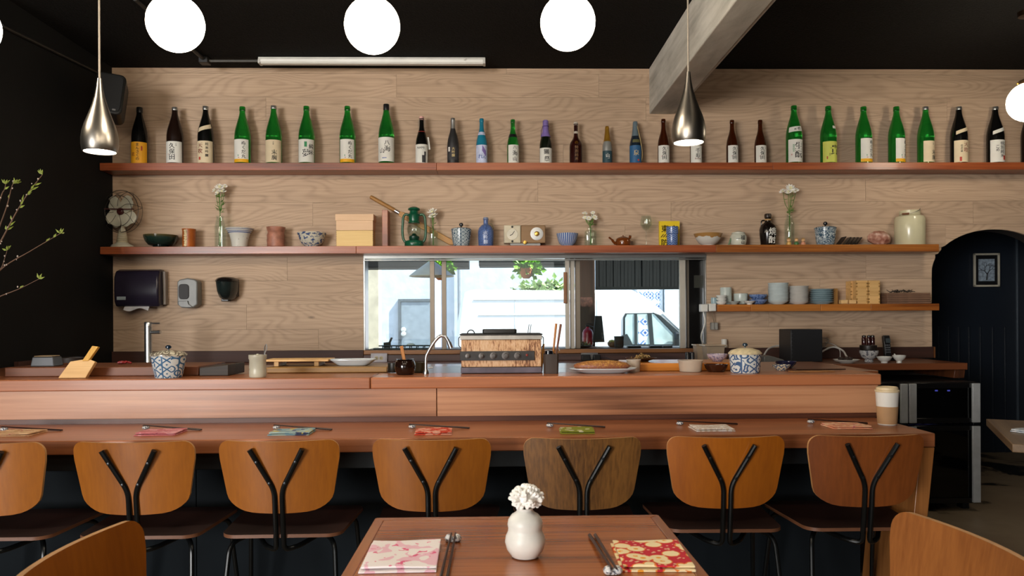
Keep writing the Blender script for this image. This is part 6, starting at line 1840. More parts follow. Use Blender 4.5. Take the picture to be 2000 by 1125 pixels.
# brown glazed pot with spatula
t = pot('glazed_pot', 'dark brown glazed pot with a wooden spatula standing in it', 'pot', 790, [(15, 0), (17, 2), (20, 10), (21, 18), (18, 26), (15, 28), (17, 30)], pbr('dark_amber_glaze', '#1d0f0a', .1), 3.40, ZL, part='pot_body')
t.location.z = ZL + .0006
s = mpp(3.4)
MB().box((0, 0, 0), (6.5 * s, 2 * s, 48 * s), Matrix.Rotation(math.radians(-11), 3, 'Y')).build('spatula', wood('orange_spatula_timber', '#cf8a33', '#a8651c', 'Z'), t, (-2.5 * s, 0, 32 * s), bevel=.002)
o = MB().vessel([(12 * s, 0), (14 * s, 2 * s), (15 * s, 20 * s)], 1.4 * s, 24).build('dark_tub', pbr('olive_dark_tub', '#3b3421', .4), None, (at(818, 735, 3.52).x, 3.56, ZP + .004))
tag(o, 'olive brown tub behind the glazed pot beside the tap', 'tub')
o = MB().vessel([(10 * s, 0), (11 * s, 2 * s), (11 * s, 19 * s)], 1.4 * s, 24).build('dark_tub', pbr('black_green_tub', '#14150f', .4), None, (at(768, 735, 3.56).x, 3.56, ZP + .004))
tag(o, 'black tub behind the glazed pot on its left', 'tub')
# swan neck tap
Yt = 3.44
s = mpp(Yt)
t = thing('swan_neck_tap', 'brushed steel swan neck tap beside the grill', 'tap', (at(832, 735, Yt).x, Yt, ZP + .0036))
g = lambda px, py, dy=0: Vector((at(px, py, Yt).x - t.location.x, dy, at(px, py, Yt).z - t.location.z))
MB().tube(bez([(0, 0, 0), g(832, 700), g(836, 688), g(846, 671), g(855, 660), g(862, 656), g(870, 658), g(876, 667), g(878, 672)], 6), 3.1 * s, 12).build('neck', CHROME, t)
MB().tube([g(876.5, 668), g(881, 680)], 4.2 * s, 14).build('nozzle', CHROME, t)
MB().lathe([(0, 0), (6 * s, 0), (6 * s, 4 * s), (4 * s, 9 * s), (0, 9 * s)], 20).build('collar', CHROME, t)
MB().tube([(4 * s, 0, 12 * s), (14 * s, -2 * s, 13 * s)], 1 * s, 8).build('lever', CHROME, t)
# table grill
Yg = 3.42
s = mpp(Yg)
x0, x1 = at(899, 700, Yg).x, at(1059, 700, Yg).x
gw_ = x1 - x0
Z = lambda py: at(980, py, Yg).z - ZL
t = thing('table_grill', 'rust-stained box grill with knobs and a black top on the bar ledge', 'grill', ((x0 + x1) / 2, Yg, ZL + .0006))
def mat_rust():
    t_ = NT('rust_streaked_panel')
    a = t_.noise(t_.obj((130, 8, 34)), 1, 5, .65)
    b = t_.noise(t_.obj((9, 3, 3)), 1.5, 3)
    v = t_.math('MULTIPLY_ADD', a, .8, t_.math('MULTIPLY', b, .45))
    c = t_.ramp(v, [(.5, hx('#d8b692')), (.64, hx('#c99d72')), (.72, hx('#8a5a38')), (.82, hx('#3f2617'))])
    return t_.bsdf(c, .55)
RUST = mat_rust()
D = .24
MB().span((-gw_ / 2 + .004, .002, Z(717)), (gw_ / 2 - .004, D, Z(664))).build('body', RUST, t, bevel=.003)
MB().span((-gw_ / 2, 0, Z(664) + .0005), (gw_ / 2, D + .004, Z(655))).build('steel_rim', pbr('worn_steel', '#b5afa6', .35, .6, mottle=.12), t, bevel=.002)
MB().span((-gw_ / 2 - .002, -.003, Z(655) + .0005), (gw_ / 2 + .002, D + .006, Z(652.5))).build('grill_top', pbr('sooty_black_iron', '#1b1817', .6), t, bevel=.001)
MB().span((-gw_ / 2 + .002, -.004, Z(729)), (gw_ / 2 - .002, D, Z(717.5))).build('base_rail', pbr('grey_purple_steel', '#5c5660', .45, .5, mottle=.15), t, bevel=.002)
pw = gw_ * .905
pn = MB().span((-gw_ / 2 - .001, -.008, Z(704)), (-gw_ / 2 + pw, .003, Z(686))).build('control_panel', pbr('black_worn_panel', '#2c2927', .5, mottle=.25, mscale=20), t, bevel=.001)
for px, r in ((914, 5), (941, 6), (964, 7), (988, 8), (1011, 7)):
    kx = at(px, 695, Yg).x - t.location.x
    MB().lathe([(0, 0), (r * s, 0), (r * s, .002), (r * .6 * s, .003), (r * .55 * s, .012), (0, .013)], 16, rot=RX).build('knob', pbr('worn_knob_metal', '#c9c6c2' if px > 920 else '#5a5552', .4, .6, mottle=.2, mscale=60), pn, (kx, -.0085, Z(695)))
MB().lathe([(0, 0), (2.6 * s, 0), (2 * s, .004), (0, .005)], 12, rot=RX).build('red_lamp', pbr('dull_red_lamp', '#7c2a20', .3), pn, (at(1029, 694, Yg).x - t.location.x, -.0085, Z(694)))
for px in (912, 1040):
    for yy in (.03, D - .03):
        MB().lathe([(0, 0), (8.5 * s, 0), (7 * s, Z(729)), (0, Z(729))], 16).build('foot', pbr('dark_green_rubber_foot', '#232b26', .6), t, (at(px, 720, Yg).x - t.location.x, yy, 0))
for sx in (-1, 1):
    MB().tube(corner([(sx * (gw_ / 2 - .002), .05, Z(657)), (sx * (gw_ / 2 + .009), .05, Z(660)), (sx * (gw_ / 2 + .009), .05, Z(676)), (sx * (gw_ / 2 - .001), .05, Z(680))], .006), .002, 6).build('side_handle', BLACKM, t)
ztop = ZL + Z(652.5) + .001
o = MB().prism(roundrect(68 * s, .12, .012, 4), 'Z', 0, 8.5 * s).build('flat_iron', pbr('black_cast_iron', '#171413', .5), None, (at(976, 650, Yg).x, Yg + .12, ztop), bevel=.003)
tag(o, 'flat black cast iron press lying on top of the grill', 'press')
o = MB().tube([(math.cos(PI * k / 12) * 7 * s, 0, math.sin(PI * k / 12) * 7.5 * s) for k in range(13)], 1.1 * s, 8).build('iron_ring', pbr('black_cast_iron', '#171413'), None, (at(919, 653, Yg).x, Yg + .06, ztop))
tag(o, 'black iron loop handle on the left of the grill top', 'handle')
for k, dx in enumerate((1033, 1037)):
    o = MB().tube([(0, 0, 0), ((2.5) * s, 0, 18 * s)], .7 * s, 6).build('grill_skewer', pbr('black_cast_iron', '#171413'), None, (at(dx, 653, Yg).x, Yg + .1, ztop))
    tag(o, ('left' if k == 0 else 'right') + ' one of two thin black skewers upright on the grill top', 'skewer', 'skewers on the grill')
# utensil pot with chopsticks
Yu = 3.42
s = mpp(Yu)
p = Vector((at(1076, 731, Yu).x, Yu, ZL + .0006))
t = thing('utensil_pot', 'square dark pot of cooking chopsticks right of the grill', 'pot', p)
MB().vessel([(14 * s, 0), (15 * s, 38 * s)], 1.4 * s, 24, sq=.9).build('pot_body', pbr('dark_brown_pot', '#3b3029', .5), t)
MB().lathe([(0, 0), (9 * s, 0), (8 * s, 10 * s), (0, 12 * s)], 18).build('black_ladle', pbr('black_gloss_spoon', '#0d1017', .1), t, (-4 * s, -2 * s, 34 * s))
for k, (dx, lx, hh, c) in enumerate(((1, 11, 97, '#b06f2c'), (6, 19, 96, '#6d3b1f'))):
    MB().tube([(dx * s, 2 * s, 4 * s), (lx * s + dx * .2 * s, 4 * s, hh * s)], [1.5 * s, 2.4 * s], 8).build('cooking_chopstick', pbr('cooking_stick_' + str(c[1:]), c, .5), t)
MB().tube([(10 * s, -3 * s, 10 * s), (12 * s, -3 * s, 46 * s), (15 * s, -4 * s, 50 * s), (17 * s, -4 * s, 44 * s)], 1.0 * s, 6).build('steel_tongs', CHROME, t)
o = MB().box((0, 0, 0), (4 * s, 2 * s, 56 * s), Matrix.Rotation(math.radians(5), 3, 'Y')).build('bamboo_spatula', wood('bamboo_stick', '#d89a35', '#b07420', 'Z'), None, (at(1062, 705, Yu).x, Yu + .085, ZL + 28.5 * s), bevel=.002)
tag(o, 'yellow bamboo stick leaning between grill and utensil pot', 'stick')
# seared meat on an oblong plate
Ym = 3.42
s = mpp(Ym)
t = thing('meat_platter', 'pale platter with a long seared seeded fillet on the ledge', 'platter', (at(1178, 732, Ym).x, Ym, ZL + .0006))
pt = MB().lathe([(0, 0), (40 * s, 0), (46 * s, 2 * s), (66 * s, 8.5 * s), (66 * s, 10 * s), (45 * s, 3.8 * s), (0, 2.6 * s)], 32, sq=.4).build('plate', MC['pale_blue_white_glaze'], t)
pt.scale = (1, .5, 1)
def mat_meat():
    t_ = NT('seared_seeded_meat')
    n = t_.noise(t_.obj(), 130, 3)
    z = t_.n('SeparateXYZ', {0: t_.obj()}).outputs[2]
    v = t_.math('MULTIPLY_ADD', z, 9.0, n)
    return t_.bsdf(t_.ramp(v, [(.35, hx('#8a4a3a')), (.55, hx('#8c5630')), (.75, hx('#b8813f')), (.9, hx('#d9ad62'))]), .45, bump=n, bstr=.6, bdist=.004)
m_ = MB().ball((0, 0, 0), 1, (56 * s, 20 * s, 12 * s), 28, 12, jit=.03).build('seared_fillet', mat_meat(), t, (-2 * s, 0, 13 * s))
# thick orange-brown board beyond, plastic tubs
Yo = 3.56
a, b = at(1228, 722, Yo), at(1478, 722, Yo)
hz = at(1300, 709.5, Yo).z - ZP
o = MB().span((a.x, 0, 0), (b.x, .3, hz)).build('chopping_block', wood('orange_block_timber', '#c47a2c', '#8c4d16', 'X', 1.0, .35, coat=.2), None, (0, Yo, ZP + .0006), bevel=.004)
tag(o, 'thick orange brown chopping block on the right of the worktop', 'chopping block')
zb = ZP + hz + .0012
TUB = NT('frosted_tub_plastic')
TUB = TUB.bsdf(hx('#f6e4cf'), .3, **{'Transmission Weight': .6, 'IOR': 1.2})
for k, (px, w, h) in enumerate(((1243, 14, 24), (1352, 24, 23))):
    s = mpp(3.40)
    o = MB().vessel([(w * .86 * s, 0), (w * .9 * s, 1 * s), (w * s, (h - 2) * s), (w * 1.06 * s, (h - 2) * s), (w * 1.06 * s, h * s)], 1.0 * s, 28).build('plastic_tub', TUB, None, (at(px, 731, 3.43).x, 3.50 if k == 0 else 3.46, ZL + .0006))
    tag(o, ['narrow frosted plastic tub right of the meat platter', 'wide frosted plastic tub before the chopping block'][k], 'tub')
# plate of dried garnish on the block
Yq = 3.72
s = mpp(Yq)
t = thing('garnish_plate', 'dark wooden plate heaped with pale curled shavings', 'plate', (at(1252, 704, Yq).x, Yq, zb))
MB().vessel([(14 * s, 0), (16 * s, 1.5 * s), (29 * s, 5 * s), (31 * s, 7 * s)], 1.2 * s, 28).build('plate', pbr('dark_wood_plate', '#3a2413', .4), t)
g_ = MB()
for k in range(34):
    a, r = RND.uniform(0, 6.28), RND.uniform(0, 14) * s
    c = Vector((r * math.cos(a) * 1.2, r * math.sin(a) * .7, (7 + RND.uniform(0, 7) * (1 - r / (16 * s))) * s))
    g_.tube([c + Vector((math.cos(a + q) * 3.6 * s, math.sin(q * 1.3) * 3 * s, math.sin(a + q) * 2.6 * s)) for q in (0, .9, 1.8, 2.7, 3.6)], .9 * s, 5)
h_ = g_.build('shavings', pbr('pale_shavings', '#a98a56', .7, mottle=.2, mscale=80), t); h_['kind'] = 'stuff'
# blue bowl, brown bowl, big jar, herb bowl and papers at right
s = mpp(3.62)
o = MB().vessel([(9 * s, 0), (10 * s, 2 * s), (17 * s, 6 * s), (20 * s, 12 * s), (20.5 * s, 15 * s)], 1.3 * s, 28).build('bowl', porcelain('mauve_dotted_bowl', 'speckle', '#b7a6b0', '#7b6d8f', .9), None, (at(1401, 708, 3.66).x, 3.66, zb))
tag(o, 'small mauve patterned bowl on the chopping block beside the big jar', 'bowl')
o = MB().vessel([(15 * s, 0), (16 * s, 2 * s), (20 * s, 7 * s), (22 * s, 14 * s)], 1.4 * s, 28).build('bowl', pbr('glossy_brown_lacquer', '#351a0d', .12), None, (at(1401, 727, 3.43).x, 3.45, ZL + .0006))
tag(o, 'glossy dark brown lacquer bowl in front of the chopping block', 'bowl')
lidded_jar('large jar with cream domed lid at the right of the ledge', 1454, [(27, 0), (28, 2), (29, 16), (30.5, 30), (31, 36)], [(32, 36.3), (32.5, 38.5), (27, 44), (14, 48), (3, 49)], Y=3.38, z=ZL, mat=porcelain('large_jar_scroll', 'panels', '#cfd0cc', '#274a78', .6), lidmat=pbr('cream_dome_lid', '#d3c29c', .3, mottle=.1, mscale=50), knob='#2c3b46', kn=5.0, rot=.5)
s = mpp(3.5)
o = MB().vessel([(9 * s, 0), (10 * s, 2 * s), (16 * s, 7 * s), (18 * s, 11 * s)], 1.2 * s, 28).build('bowl', porcelain('cream_blue_rim_bowl', 'waves', '#cbb995', '#3c4a6a', .7), None, (at(1526, 722, 3.5).x, 3.5, ZL + .0006))
tag(o, 'small cream bowl with dark leaves inside, right of the big jar', 'bowl')
o = MB().vessel([(12 * s, 0), (13 * s, 2 * s), (20 * s, 9 * s), (22 * s, 14 * s)], 1.2 * s, 28).build('bowl', pbr('navy_glaze', '#1e2340', .15), None, (at(1535, 716, 3.72).x, 3.72, ZP + .0006))
tag(o, 'dark navy bowl behind the small cream bowl', 'bowl')
o = MB().box((0, 0, 0), (.19, .06, .004)).build('menu_card', pbr('tan_menu_card', '#9a6a3c', .6, mottle=.15), None, (at(1585, 724, 3.4).x, 3.4, ZL + .003), .12, bevel=.001)
tag(o, 'thin tan card lying flat on the ledge right of the bowls', 'card')
o = MB().tube([(-.12, 0, 0), (.12, .03, 0)], [.004, .0025], 8).build('serving_chopstick', pbr('dark_stick', '#2d1a12', .4), None, (at(1610, 722, 3.44).x, 3.46, ZL + .0048))
tag(o, 'dark serving chopstick lying behind the tan card', 'chopstick')

# ------------------------------------------------------------------ lamps
GLOBE = glow('lit_opal_glass', '#ffeed4', 28.0)
BRASSD = pbr('dark_bronze_fitting', '#3a2a1c', .35, .8)
def globe(px, py, Y, label):
    p = at(px, py, Y)
    t = thing('globe_lamp', label, 'lamp', p, 0, 'opal globe ceiling lamps')
    MB().ball((0, 0, 0), .111, seg=36, rings=20).build('globe', GLOBE, t)
    MB().lathe([(0, .10), (.046, .10), (.05, .106), (.05, .122), (.03, .132), (.012, .14), (.012, CEIL - p.z - .03), (.05, CEIL - p.z - .026), (.055, CEIL - p.z - .0005), (0, CEIL - p.z - .0005)], 24).build('fitting', BRASSD, t)
    for k in range(3):
        a = 2 * PI * k / 3 + .5
        MB().ball((.052 * math.cos(a), .052 * math.sin(a), .114), .006, seg=8, rings=6).build('thumb_screw', GOLDF, t)
globe(-60, 52, 3.11, 'glowing opal globe lamp at the edge, its rim beside the left steel pendant cord')
globe(343, 46, 3.11, 'glowing opal globe lamp right of the left steel pendant lamp')
globe(727, 50, 3.11, 'glowing opal globe lamp in front of the tube light')
globe(1109, 44, 3.11, 'glowing opal globe lamp between the tube light and the concrete beam')
globe(2009, 199, 4.34, 'glowing opal globe lamp above the arch end of the top shelf')
def teardrop(px, top, bot, label):
    Y = 3.36
    s = mpp(Y)
    q = at(px, bot, Y)
    t = thing('pendant_lamp', label, 'lamp', q, 0, 'steel teardrop pendant lamps')
    H = (bot - top) * s
    pr = [(30, 0), (31.5, 3), (33, 14), (33, 26), (31, 40), (27, 54), (21, 70), (14, 90), (9, 108), (6, 125), (4.5, 138), (4, 143)]
    k = H / (143 * s)
    out = [(r * s, h * s * k) for r, h in pr]
    inn = [((r - 1.2) * s, h * s * k) for r, h in pr[:-3]]
    MB().lathe(out + [(0, H)] + [(0, inn[-1][1])] + list(reversed(inn)), 44, close=True).build('shade', pbr('dark_brushed_steel', '#938d85', .33, 1.0, mottle=.03), t)
    MB().lathe([(0, 2.0 * s), (28.7 * s, 2.0 * s), (28.7 * s, 3.5 * s), (0, 3.5 * s)], 36).build('lit_diffuser', glow('lit_lamp_disc', '#fff3dd', 14.0), t)
    MB().tube([(0, 0, H), (0, 0, CEIL - q.z)], .0042, 8).build('cord', pbr('pale_woven_cord', '#8f867a', .7), t)
    MB().lathe([(0, CEIL - q.z - .03), (.05, CEIL - q.z - .03), (.05, CEIL - q.z), (0, CEIL - q.z)], 20).build('ceiling_rose', BLACKM, t)
teardrop(195, 155, 297, 'brushed steel teardrop pendant lamp hanging on the left before the black wall')
teardrop(1345, 140, 279, 'brushed steel teardrop pendant lamp hanging below the concrete beam')
# tube light
a, b = atz(506, 114, CEIL - .002), atz(948, 114, CEIL - .002)
Yt_ = 5.16
xa, xb = at(506, 116, Yt_).x, at(948, 116, Yt_).x
t = thing('tube_light', 'long white tube light, switched off, along the ceiling above the top shelf', 'lamp', ((xa + xb) / 2, Yt_, CEIL))
L = xb - xa
TUBEW = pbr('white_diffuser_plastic', '#f2f2ee', .5, mottle=.02)
MB().box((0, 0, -.008), (L, .05, .016)).build('body', pbr('white_lamp_body', '#c9c8c4', .4), t, bevel=.003)
MB().prism([(-.03, -.0165), (.03, -.0165), (.03, -.034), (.018, -.043), (-.018, -.043), (-.03, -.034)], 'X', -L / 2 + .016, L / 2 - .016).build('diffuser', TUBEW, t)
for sx in (-1, 1):
    MB().box((sx * (L / 2 - .0075), 0, -.0295), (.015, .064, .028)).build('end_cap', pbr('white_lamp_body', '#c9c8c4'), t, bevel=.002)
MB().box((L * .41, -.034, -.016), (.012, .012, .014)).build('clip', pbr('white_lamp_body', '#c9c8c4'), t)

# ------------------------------------------------------------------ plywood chairs
YCH = 2.62
zt_, zb_ = at(1000, 856, YCH).z, at(1000, 989, YCH).z
SEATZ = .452
def chair_back(wt=.2, h=None):
    h = zt_ - zb_
    rt, rb = .036, .078
    def half(v):
        z = v * h
        w = .172 + .030 * min(1, v / .75)
        d = h - z
        if d < rt: w -= rt - math.sqrt(max(0, rt * rt - (rt - d) ** 2))
        if z < rb * .62:
            q = z / (rb * .62)
            w -= rb * (1 - math.sqrt(max(0, 1 - (1 - q) ** 2)))
        return w
    vs = [0, .01, .03, .06, .1, .15, .22, .32, .45, .6, .72, .8, .86, .9, .94, .97, .985, .995, 1]
    def P(u, j, off):
        v = vs[j]
        w = half(v)
        x = (2 * u - 1) * w
        uu = x / .2
        z = zb_ + v * h + (-.016 * (1 - uu * uu) * (1 - v) ** 2 * 1.0) + .003 * (uu * uu) * v
        y = .034 * uu * uu - .035 * v + off
        return (x, y, z)
    mb = MB()
    n = len(vs) - 1
    mb.cur = 0
    nf = len(mb.f)
    e, b_ = mb.sheet(lambda u, v: P(u, round(v * n), 0.0), 20, n, lambda u, v: P(u, round(v * n), .011))
    mb.f += [tuple(i + b_ for i in q) for q in e]
    mb.mi += [1] * len(e)
    return mb
def seat_mesh():
    out = []
    def add(cx, cy, r, a0, a1, n=6):
        for k in range(n + 1):
            a = math.radians(a0 + (a1 - a0) * k / n)
            out.append((cx + r * math.cos(a), cy + r * math.sin(a)))
    add(.185, .165, .04, 0, 90); add(-.185, .165, .04, 90, 180)
    add(-.15, -.135, .055, 185, 265); add(.15, -.135, .055, 275, 355)
    mb = MB()
    n = len(out)
    rings = []
    for k, (sc, dz) in enumerate(((1.0, .004), (.8, 0), (.5, -.006), (.2, -.008))):
        rings.append([(x * sc, y * sc, SEATZ + dz) for x, y in out])
    vs = [v for r in rings for v in r] + [(0, 0, SEATZ - .008)]
    fs = []
    for i in range(3):
        for k in range(n):
            k2 = (k + 1) % n
            fs.append((i * n + k, i * n + k2, (i + 1) * n + k2, (i + 1) * n + k))
    for k in range(n):
        fs.append((3 * n + k, 3 * n + (k + 1) % n, 4 * n))
    m = len(vs)
    vs2 = [(x, y, z - .012) for x, y, z in vs]
    mb.cur = 0
    mb.raw(vs + vs2, fs + [tuple(reversed([i + m for i in f])) for f in fs])
    mb.cur = 1
    side = [(k, (k + 1) % n, m + (k + 1) % n, m + k) for k in range(n)]
    for f in side:
        mb.f.append(f); mb.mi.append(1)
    return mb
TUBEM = pbr('black_chair_tube', '#0f1112', .3, .4)
def tube_y(sx):
    yb = -.2
    return corner([(sx * .087, yb - .040, zb_ + .208), (sx * .0125, yb - .012, zb_ + .066), (sx * .0125, yb - .004, zb_ - .02), (sx * .0125, yb + .012, SEATZ - .05), (sx * .055, yb + .04, SEATZ - .045), (sx * .135, -.02, SEATZ - .022)], .028, 6)
SEATEDGE = pbr('seat_ply_edge', '#6d4630', .45)
def make_chair(label, ply, loc, rot=0.0):
    t = thing('plywood_chair', label, 'chair', loc, rot, 'black tube plywood chairs')
    chair_back().build('backrest', [ply, PLYEDGE], t, (0, -.2, 0), smooth=40)
    seat_mesh().build('seat', [SEATW, SEATEDGE], t, smooth=50)
    for sx in (-1, 1):
        b = MB().tube(tube_y(sx), .0088, 10).build('back_tube', TUBEM, t)
        for k in (.30, .82):
            a0, a1 = Vector((sx * .087, -.2 - .040, zb_ + .208)), Vector((sx * .0125, -.212, zb_ + .066))
            c = a0 + (a1 - a0) * k
            MB().lathe([(0, 0), (.0052, 0), (.0046, .003), (0, .0042)], 10, rot=RX).build('screw', pbr('dark_screw', '#26282a', .3, .7), b, (c.x, c.y - .0082, c.z))
        # front and rear leg with the bar between them under the seat
        MB().tube(corner([(sx * .205, -.235, 0), (sx * .178, -.16, SEATZ - .03), (sx * .125, -.085, SEATZ - .022), (sx * .13, 0, SEATZ - .024)], .05, 8), .0085, 10).build('rear_leg', TUBEM, t)
        MB().tube(corner([(sx * .225, .23, 0), (sx * .20, .155, SEATZ - .03), (sx * .15, .10, SEATZ - .022), (sx * .13, .0, SEATZ - .024)], .05, 8), .0085, 10).build('front_leg', TUBEM, t)
        for yy, xx in ((-.235, .205), (.23, .225)):
            MB().lathe([(0, 0), (.0115, 0), (.0115, .02), (0, .022)], 10).build('foot_cap', BLACKP, t, (sx * xx, yy, 0))
    MB().tube([(-.135, -.02, SEATZ - .023), (.135, -.02, SEATZ - .023)], .0075, 8).build('seat_crossbar', TUBEM, t)
    return t
napk = ['tan', 'pink', 'blue patchwork', 'red-orange', 'olive', 'white checked', 'pale orange']
for px, nm, m, extra in ((-35, 'tan', PLY, 'honey plywood chair cut by the edge, before the tan napkin'), (260, 'pink', PLY, 'honey plywood chair with pale scratches before the dusty pink bar napkin'), (543, '', PLY, 'honey plywood chair before the blue patchwork napkin'), (845, '', PLY, 'honey plywood chair before the red-orange bar napkin'), (1137, '', PLYD, 'grey-brown walnut chair, the only one unlike the honey ones, before the olive napkin'), (1421, '', PLYO, 'orange plywood chair before the white checked napkin'), (1693, '', PLYR, 'dark russet plywood chair at the counter end before the pale orange napkin')):
    make_chair(extra, m, (at(px, 920, YCH).x, YCH + .2, 0), RND.uniform(-.02, .02))
make_chair('orange plywood chair turned sideways at the left of the small table', PLYO, (-.752 + .2, 1.405, 0), -PI / 2 - .03)
make_chair('brown plywood chair turned sideways at the right of the small table', wood('brown_plywood', '#90582a', '#663615', 'Z', 1.2, .4, fig=.2, grain=.5, freq=5, vary=.04, coat=.15), (.868 - .2, 1.40, 0), PI / 2 + .06)

# ------------------------------------------------------------------ guest places on the bar
def cloth_mat(nm, kind, cols):
    t = NT(nm)
    o = t.obj()
    n = t.noise(o, 40, 3)
    c = [hx(x) for x in cols]
    if kind == 'blotch':
        a = t.noise(o, 26, 2, .5, .6)
        b = t.noise(o, 55, 2, .5, .3)
        cc = t.mix(t.math('GREATER_THAN', a, .53), c[0], c[1])
        cc = t.mix(t.math('GREATER_THAN', b, .66), cc, c[2])
    elif kind == 'flowers':
        d = t.voronoi(o, 30, 'F1')
        r = t.ramp(d, [(.0, c[2]), (.16, c[1]), (.42, c[1]), (.47, c[3]), (.53, c[0])], 'CONSTANT')
        pet = t.voronoi(o, 95, 'F1')
        cc = t.mix(t.math('MULTIPLY', t.math('LESS_THAN', pet, .28), .65), r, c[1])
    elif kind == 'dots':
        d = t.voronoi(o, 26, 'F1')
        cc = t.mix(t.math('LESS_THAN', d, .3), c[0], c[1])
    elif kind == 'check':
        ch = t.n('TexChecker', {0: o, 1: c[0], 2: c[1], 3: 95.0}).outputs[0]
        cc = t.mix(t.math('GREATER_THAN', n, .6), ch, c[2])
    else:
        v = t.t.nodes.new('ShaderNodeTexVoronoi')
        v.distance = 'CHEBYCHEV'
        t.t.links.new(o, v.inputs['Vector'])
        v.inputs['Scale'].default_value = 42
        sp = t.n('SeparateColor', {0: v.outputs['Color']}).outputs[0]
        cc = t.ramp(sp, [(0, c[0]), (.35, c[1]), (.6, c[2]), (.78, c[3]), (.9, c[0])], 'CONSTANT')
    return t.bsdf(cc, .85, bump=t.noise(o, 900, 2), bstr=.25, bdist=.0006)
TH = .0036
def napkin(label, c, w, d, rot, m, group, layers=2, wave=.0025, name='napkin', skew=0.0):
    t = thing(name, label, 'napkin', c, rot, group)
    for k in range(layers):
        th = TH
        z0 = k * (th + .0006) + .0004
        ww, dd = w * (1 - .03 * k), d * (1 - .05 * k)
        ph = RND.uniform(0, 6)
        def f(u, v, top, ww=ww, dd=dd, z0=z0, k=k, ph=ph):
            x, y = (u - .5) * ww, (v - .5) * dd
            # rounded fold corners
            e = max(abs(u - .5), abs(v - .5)) * 2
            z = wave * (.5 + .5 * math.sin(5 * u + 3 * v + ph)) * (k * .6 + (.4 if top else 0)) * (.3 + .7 * e)
            return (x + skew * y + k * .002, y + k * .002, z0 + z + (th * (1 - max(0, e - .92) * 4) if top else 0) + (wave * .6 * k))
        mb = MB()
        e, b_ = mb.sheet(lambda u, v: f(u, v, True), 14, 12, lambda u, v: f(u, v, False))
        mb.f += [tuple(i + b_ for i in q) for q in e]; mb.mi += [0] * len(e)
        mb.build('fold', m, t)
    return t
STICK = pbr('dark_lacquered_wood', '#2b1611', .4, mottle=.1)
def mat_rest():
    t = NT('painted_pebble_glaze')
    m = t.math('GREATER_THAN', t.noise(t.obj(), 230, 3), .53)
    return t.bsdf(t.mix(m, hx('#d5d5d3'), hx('#565a68')), .15)
REST = mat_rest()
NEAR = [-1, 'farther']
def stick_pair(p, q, z, lift, of, spread=.007, r=(.0031, .0020)):
    """two chopsticks from the rest end p to q lying at height z"""
    d = (q - p); L = math.hypot(d.x, d.y)
    a = math.atan2(d.y, d.x)
    for k in (-1, 1):
        nx, ny = -math.sin(a), math.cos(a)
        o = MB().tube([(-.012, 0, lift), (L, 0, r[0])], [r[1], r[0]], 4).build('chopstick', STICK, None, (p.x + nx * k * spread * .5, p.y + ny * k * spread * .5, z + .0004), a + k * .006, bevel=.0005)
        tag(o, f"{'nearer' if k == NEAR[0] else NEAR[1]} dark chopstick of the pair {of}", 'chopstick', f'pair of chopsticks {of}')
places = [
    ('tan', 'tan and pink napkin at the far left of the bar', (8, 842), (121, 842), (34, 848), cloth_mat('tan_cloth', 'blotch', ['#c49a70', '#d9b58c', '#b5655a']), .16),
    ('dusty pink', 'dusty pink speckled napkin on the bar', (285, 839), (393, 841), (315, 846.5), cloth_mat('dusty_pink_cloth', 'blotch', ['#c9737a', '#d99aa0', '#a8505e']), .155),
    ('blue patchwork', 'pale blue patchwork napkin on the bar', (540, 838.5), (648, 840.5), (571, 846), cloth_mat('patchwork_cloth', 'patch', ['#a3b9b4', '#7fa4b4', '#3e4a6e', '#c8b46a']), .155),
    ('red-orange', 'red-orange napkin with white flecks on the bar', (805, 837), (917, 837.5), (847, 845), cloth_mat('red_orange_cloth', 'flowers', ['#c23a22', '#e2a08a', '#e7c9b3', '#d4573a']), .14),
    ('olive', 'olive green napkin with white spots on the bar', (1074, 834.5), (1182, 835.5), (1126, 843), cloth_mat('olive_cloth', 'dots', ['#7f8420', '#d9d2b4']), .13),
    ('white checked', 'white and tan checked napkin on the bar', (1328, 830.5), (1440, 829.5), (1389, 838.5), cloth_mat('checked_cloth', 'check', ['#e0d8d2', '#c9b4a0', '#e9e4e0']), .15),
    ('pale orange', 'pale orange and pink napkin nearest the coffee cup on the bar', (1584, 827), (1694, 828), (1652, 834), cloth_mat('pale_orange_cloth', 'blotch', ['#e09a76', '#eab994', '#c4556e']), .15)]
for nm, lb, rp, ep, np_, m, w in places:
    r_ = atz(rp[0], rp[1], ZB); e_ = atz(ep[0], ep[1], ZB); n_ = atz(np_[0], np_[1], ZB)
    pr_ = MB().ball((0, 0, .0), 1, (.0155, .012, .0074), 16, 10)
    o = pr_.build('chopstick_rest', REST, None, (r_.x, r_.y, ZB + .0078))
    tag(o, f'mottled white pebble chopstick rest beside the {nm} bar napkin', 'chopstick rest', 'pebble chopstick rests on the bar')
    stick_pair(Vector((r_.x, r_.y, 0)), Vector((e_.x, e_.y, 0)), ZB, .0168, f'beside the {nm} bar napkin')
    napkin(lb, (n_.x, n_.y, ZB + .0004), w, .125, RND.uniform(-.06, .06), m, 'folded napkins along the bar')
